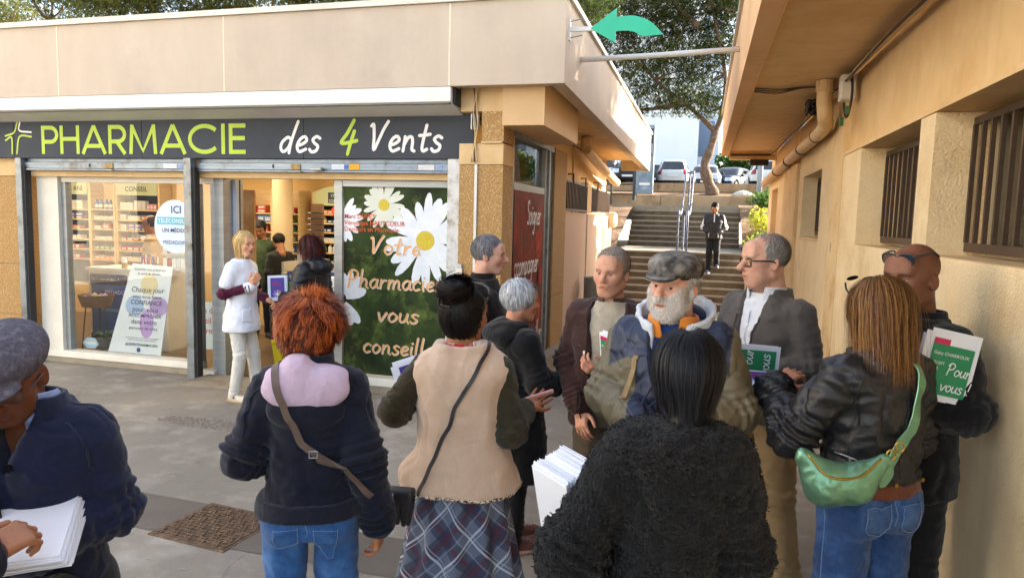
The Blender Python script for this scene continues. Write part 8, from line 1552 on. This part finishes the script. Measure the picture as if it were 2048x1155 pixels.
p.stitch('trousers', [(.15, .1, .95), (.17, .06, .9), (.19, .0, .86)], .002, plain('#7d6848'), "pocket_seam"); p.stitch('trousers', [(-.15, .1, .95), (-.17, .06, .9), (-.19, .0, .86)], .002, plain('#7d6848'), "pocket_seam")
ls = leaflets("green-covered leaflets held by the man in grey cardigan", (.335, 3.38, 1.19), (0, 0, 0), cover='green', n=9, seed=49, hgt=.30, wdt=.21); orient(ls, (.05, .05, 1), (-.96, -.27, .06))

# ---------------------------------------------------------------- 13 woman with long hair and leather jacket
p = Person("woman with long highlighted hair in black leather jacket and blue jeans from behind", (.62, 2.83), 122, 1.66, head=(4, 4, 2), fem=True, w=1.1)
p.arm(-1, (-.285, .10, 1.13), (-.235, .31, 1.27)); p.arm(1, (.225, .03, 1.12), (.10, .25, 1.10))
p.make_head('#c48f70', h=.0045, scalp='#4a2e1a', hairmask=lambda V: ((V[:, 2] > .06) | (V[:, 1] < .02)).astype(float)); p.body('#c48f70', [p.make_hand(-1, (.80, .20, .35), (-.5, -.5, .65), .45, h=.0034), p.make_hand(1, (-.5, .8, 0), (.4, .3, .8), .6)])
def longflow(P, D):
    f = P-np.array([.0, .0, .135]); f /= np.linalg.norm(f, axis=1)[:, None]+1e-9; k = np.clip((P[:, 2]+.02)/.12, 0, 1)[:, None]; return f*k*.9+np.array([0, -.08, -1.])*(1-k*.6)
def shoul2(cur, off):
    c = np.array([0, -.03, -.40]); r = np.array([.20, .105, .20])+off[:, None]; q = (cur-c)/r; L = np.linalg.norm(q, axis=1); ins = L < 1; cur[ins] = c+q[ins]/L[ins][:, None]*r[ins]; return cur
p.strands("hair", 11000, fullmask(.08), longflow, lambda P, D: .30+.10*np.clip(P[:, 2]/.13, 0, 1), ['#4a2c18', '#5e3a20', '#3a2214', '#6d4526', '#503018'], vol=.010, width=.0016, segs=13, grav=.3, shoulders=shoul2, seed=81, jitter=.28, tip=.2, curl=.09, freq=.5)
p.strands("hair_highlights", 9000, lambda P, D: fullmask(.08)(P, D)*(P[:, 2] > .0), longflow, lambda P, D: .31+.10*np.clip(P[:, 2]/.13, 0, 1), ['#94683a', '#a57a48', '#7f5a32', '#8a6238', '#6d4a28'], vol=.014, width=.0013, segs=13, grav=.3, shoulders=shoul2, seed=82, jitter=.28, tip=.2, curl=.10, freq=.5, rough_end=.2)
g_ = empty("sunglasses"); g_.parent = p.root
for sd in (-1,): MB().tube([p.H(v) for v in catmull([(-.068, .085, .105), (-.094, .05, .075), (-.099, .0, .04)], 4)], .0035, 6).build("temple", M_shell, g_, smooth=True)
q_ = MB(); 
for sd in (-1, 1): q_.add([p.H((sd*.04+.026*math.cos(a), .078+.016*math.sin(a), .125-.010*math.sin(a))) for a in np.linspace(0, 6.28, 17)[:-1]], [tuple(range(16))])
q_.build("lens", mat("dark_lens", '#1c1410', '#3a2a18', rough=.1, scale=4), g_)
LEA = mat("black_leather_jacket", (.010, .010, .012), (.018, .018, .021), rough=.42, scale=40, bump=.6, bscale=130, bdist=.003, spec=.45, wrinkle=.14, wscale=8.)
simple_top(p, "leather_jacket", LEA, hem=1.0, ease=.024, h=.0076, r=(.062, .058, .048), amp=1.6, cuff=.004, key='lea', elbow=1.5, fine=1.5)
q = SDF(p.P((-.3, -.3, .95)), p.P((.3, .3, 1.05)), .007); p.torso(q, .992, 1.04, .030, shoulder=False); V, F = q.mesh(); V = relax(V, F, 1); p.mesh("waist_belt", V, F, LEA)
collar(p, LEA, 1.41, 1.51, (.13, .11), (.105, .10), .022, (.03, .06), h=.007, disp=.008)
p.stitch('lea', [(0, -.2, 1.45), (0, -.22, 1.25), (0, -.22, 1.02)], .0022, LEA, "back_seam"); p.stitch('lea', [(-.15, -.1, 1.43), (-.19, -.11, 1.34), (-.185, -.1, 1.22)], .0025, LEA, "armhole_seam"); p.stitch('lea', [(-.12, -.2, 1.2), (-.13, -.2, 1.02)], .002, LEA, "panel_seam")
p.stitch('lea', [(-.155, -.13, 1.085), (-.205, -.02, 1.09)], .0035, M_alu, "pocket_zip", off=.003); b_ = p.snap('lea', [p.P((-.185, -.08, 1.075))], .005)[0][0]; MB().box((-.004, -.004, -.022), (.004, .004, .006), .002).build("zip_pull", M_alu, p.root, loc=tuple(b_))
for x in (-.03, .17): b_ = p.snap('lea', [p.P((x, -.2, .99))], .010)[0][0]; MB().lathe([(.008, 0), (.008, .005)], n=12).build("snap_button", M_gold, p.root, loc=tuple(b_), rot=(R(90), 0, 0))
q = SDF(p.P((-.3, -.3, .88)), p.P((.3, .3, 1.05)), .008); p.torso(q, .935, 1.02, .022, shoulder=False); V, F = q.mesh(); V = relax(V, F, 1); V += vnormals(V, F)*(.004*ridge(perlin(V*[14, 14, 30])))[:, None]; p.mesh("rust_top_hem", V, F, fabric("rust_satin", '#6d3a26', '#5c3020', rough=.5))
p.trousers(JEAN2, r=(.104, .085, .08), w=.97, h=.009, amp=1.2, waist=.85, top=.95); jean_pockets(p, .90, -.17, STITCHB, JEAN2)
p.stitch('trousers', [(-.2, -.0, .97), (-.21, -.0, .7), (-.19, .0, .45)], .002, STITCHB, "side_seam"); p.shoes(M_solew, M_solew)
MINT = mat("metallic_mint_leather", '#7fae90', '#6a9c80', rough=.33, metal=.65, scale=40, bump=.5, bscale=150, bdist=.002)
p.strap('lea', [(.02, .02, 1.5), (.06, -.12, 1.42), (.05, -.22, 1.30), (.0, -.22, 1.18), (-.07, -.22, 1.08), (-.115, -.22, 1.03)], .040, MINT, "bag_strap", off=.010, thick=.004, free=.3)
bg = empty("mint_bag", W(p, (-.255, -.12, 1.045)), p.root.rotation_euler.z+R(-28), "crescent-shaped metallic mint green bag at the leather jacket woman's side", "bag")
q = SDF((-.2, -.1, -.16), (.2, .1, .16), .007); q.cone((-.12, 0, .06), (-.04, 0, -.03), .03, .074, .0); q.cone((-.04, 0, -.03), (.05, 0, -.02), .074, .066, .03); q.cone((.05, 0, -.02), (.14, 0, .07), .066, .022, .03); V, F = q.mesh(); V[:, 1] *= .75; V = relax(V, F, 1); V += vnormals(V, F)*(.003*ridge(perlin(V*22)))[:, None]; mesh_np("pouch", V, F, MINT, bg)
MB().tube(catmull([(-.11, -.024, .075), (-.05, -.056, .015), (.05, -.05, .02), (.125, -.02, .08)], 6), .004, 6).build("zip", M_gold, bg, smooth=True)
for x, z in ((.16, .09), (.185, .12)): MB().tube([(x+.014*math.cos(a), 0, z+.018*math.sin(a)) for a in np.linspace(0, 2*math.pi, 13)], .0035, 6).build("ring", M_gold, bg, smooth=True)
MB().tube([p.arms[-1][2]+np.array([.034*math.cos(a), .005, .034*math.sin(a)]) for a in np.linspace(0, 2*math.pi, 15)], .006, 6).build("bracelet", mat("turquoise_beads", '#2a5a78', '#88b0b8', rough=.3, scale=120, detail=1), p.root, smooth=True)
ls = leaflets("purple leaflets under the bracelet hand of the leather jacket woman", W(p, (-.16, .40, 1.245)), (0, 0, 0), cover='purple', n=10, seed=59, wdt=.15, hgt=.21, skew=.007); orient(ls, Wd(p, (.85, -.2, -.05)), Wd(p, (.12, .95, .10)))

# ---------------------------------------------------------------- 14 bald man in black jacket
p = Person("bald man with sunglasses on his head in black jacket holding green leaflets", (.83, 3.22), -148, 1.77, head=(10, 3, 0), w=1.05)
p.arm(-1, (-.255, -.02, 1.14), (-.06, .22, 1.13)); p.arm(1, (.255, .0, 1.13), (.10, .24, 1.08))
p.make_head('#805540', nose=1.1, fat=.4, brow='#2a1a12', stub=.35, h=.0036, k=1.06, lip='#8a4a3c'); p.body('#805540', [p.make_hand(-1, (.75, .6, .1), (-.35, .6, -.5), .6), p.make_hand(1, (-.5, .8, .1), (.4, .3, .8), .6)])
glasses(p, plain('#2a3038', .2), mat("blue_mirror_lens", '#3a5a80', '#c09a60', rough=.05, metal=.8, scale=14, detail=1), r=.0034, name="sunglasses", lift=.098, tilt=-10, rect=True, size=1.05, ey=.088)
BJ = fabric("black_boucle", '#161518', '#0f0f11', rough=1., bump=.9, bscale=260, bdist=.003)
simple_top(p, "jacket", BJ, hem=.78, ease=.026, h=.0082, r=(.064, .060, .05), amp=1.2, key='bj', hemx=1.04, elbow=.6); collar(p, BJ, 1.40, 1.52, (.13, .112), (.104, .102), .02, (.03, .07), tilt=.005, h=.006)
p.stitch('bj', [(-.14, .16, 1.02), (-.10, .2, .93), (-.08, .22, .86)], .003, plain('#0a0a0c', .4), "pocket_zip", off=.002); b_ = p.snap('bj', [p.P((-.08, .25, .86))], .006)[0][0]; MB().box((-.004, -.004, -.02), (.004, .004, .008), .002).build("zip_pull", M_alu, p.root, loc=tuple(b_))
p.trousers(fabric("black_twill", '#15161a'), r=(.10, .08, .07)); p.shoes(M_shoeb, M_soleb)
ls = leaflets("fanned green leaflets reading Pour vous held by the bald man", (.86, 2.93, 1.215), (0, 0, 0), cover='green', n=14, seed=69, skew=.010, hgt=.24, wdt=.19); orient(ls, (.95, .27, -.2), (.2, .1, 1))

# ---------------------------------------------------------------- 15 man walking down the stairs
p = Person("dark-haired man in black tracksuit walking down the stairs", (.10, 16.52), -92, 1.57, head=(0, 32, 0), hoff=(0, .03, -.01), w=1.02, z=.73)
p.legs = {1: ((.08, 0, .9), (.085, .10, .52), (.08, .07, .075)), -1: ((-.08, 0, .9), (-.09, .13, .55), (-.10, -.10, .215))}
p.arm(1, (.25, -.05, 1.14), (.10, .13, 1.0)); p.arm(-1, (-.25, -.05, 1.14), (-.10, .13, 1.0))
p.make_head('#c48d6c', beard='#2a1c16', brow='#1c1412', h=.006, scalp='#17110e', hairmask=lambda V: ((V[:, 2] > .075) | ((V[:, 1] < .0) & (V[:, 2] > -.03))).astype(float)); p.body('#c48d6c', [])
p.short_hair(['#17110e', '#221915'], lambda P, D: male_mask(.075, .0, -.045)(P, D), N=1000, L=.03, vol=.014, width=.005)
def trk(u, N): st = ((np.abs(u[:, 0]) > .235) & (u[:, 2] > 1.08) & (u[:, 2] < 1.36) & (np.abs(u[:, 1]+.0) < .035)); zp = (np.abs(u[:, 0]) < .014) & (u[:, 1] > .05) & (u[:, 2] > 1.27); return np.where((st | zp)[:, None], [.75, .75, .75], col('#15171d'))
simple_top(p, "track_top", mat("track_nylon", (.01, .01, .01), attr=True, rough=.6, bump=.2, bscale=60), hem=.86, ease=.028, h=.010, amp=1.2, color=trk)
for sd in (1, -1): p.stitch('top', [(sd*.10, .2, 1.0), (sd*.125, .2, .95), (sd*.13, .2, .90)], .008, M_vwhite, "pocket_piping")
p.trousers(fabric("black_twill", '#15161a')); p.shoes(plain('#4c5866', .6), plain('#8a93a0', .6))

# ---------------------------------------------------------------- people inside the shop
p = Person("pharmacist with glasses and tan shirt behind the counter seen through the left window", (-7.55, 8.35), -152, 1.72, head=(-10, 8, 0), z=.03)
p.make_head('#b07a58', fat=.5, brow='#3a2418', h=.006, scalp='#3a2418', hairmask=lambda V: ((V[:, 1] < .0) & (V[:, 2] > -.03) & (V[:, 2] < .11)).astype(float)); p.body('#b07a58', [])
p.strands("hair", 900, lambda P, D: ((P[:, 1] < .0) & (P[:, 2] < .10) & (P[:, 2] > -.05)).astype(float), wflow, lambda P, D: np.full(len(P), .05), ['#3a2418', '#4a2e1e'], vol=.02, width=.005, segs=5, curl=.3, seed=91)
glasses(p, plain('#14100e', .3), None, r=.003); simple_top(p, "tan_shirt", fabric("tan_cotton", '#a8875a', '#987848'), hem=.85, ease=.015, h=.011); p.trousers(fabric("charcoal_twill", '#22242b'), h=.012); p.shoes(M_shoeb, M_soleb)
for at_, fc, lb, cc, hh in (((-6.30, 9.05), -70, "customer with cropped dark hair behind the doorway display", '#4a5a3a', 1.68), ((-5.95, 9.0), 150, "stooping customer in dark coat at the inner counter", '#1d1f1a', 1.50)):
    p = Person(lb, at_, fc, hh, head=(0, 18, 0), z=.03); p.make_head('#a06c4c', h=.007, scalp='#17110e', hairmask=lambda V: ((V[:, 2] > .06) | ((V[:, 1] < .0) & (V[:, 2] > -.03))).astype(float)); p.body('#a06c4c', [])
    p.short_hair(['#17110e', '#221915', '#3a3028'], lambda P, D: fullmask(.07)(P, D), N=900, L=.045, vol=.02, width=.006); simple_top(p, "jacket", fabric("coat_"+cc[1:], cc), hem=.8, ease=.02, h=.012); p.trousers(fabric("charcoal_twill", '#22242b'), h=.012); p.shoes(M_shoeb, M_soleb)
import OpenImageIO as oiio,sys,numpy as np
a=oiio.ImageBuf('/workdir/render_main.png').get_pixels(oiio.FLOAT)
for n,(x,y) in dict(ground=(150,440),groundnear=(110,500),fascia=(250,60),fascia_l=(50,70),rwall=(980,300),rwall_top=(950,60),soffit=(800,60),pillar=(480,210),awn=(300,105),sign=(260,150),vest=(460,400),jean=(300,530),tedd=(640,500),navy=(80,430),steps=(660,290),skinbeard=(660,290),paper=(40,545),sidefascia=(600,60),wallpink=(580,230)).items():
    p=a[y-3:y+4,x-3:x+4,:3].mean((0,1)); print(n,(x,y),(p*255).astype(int))
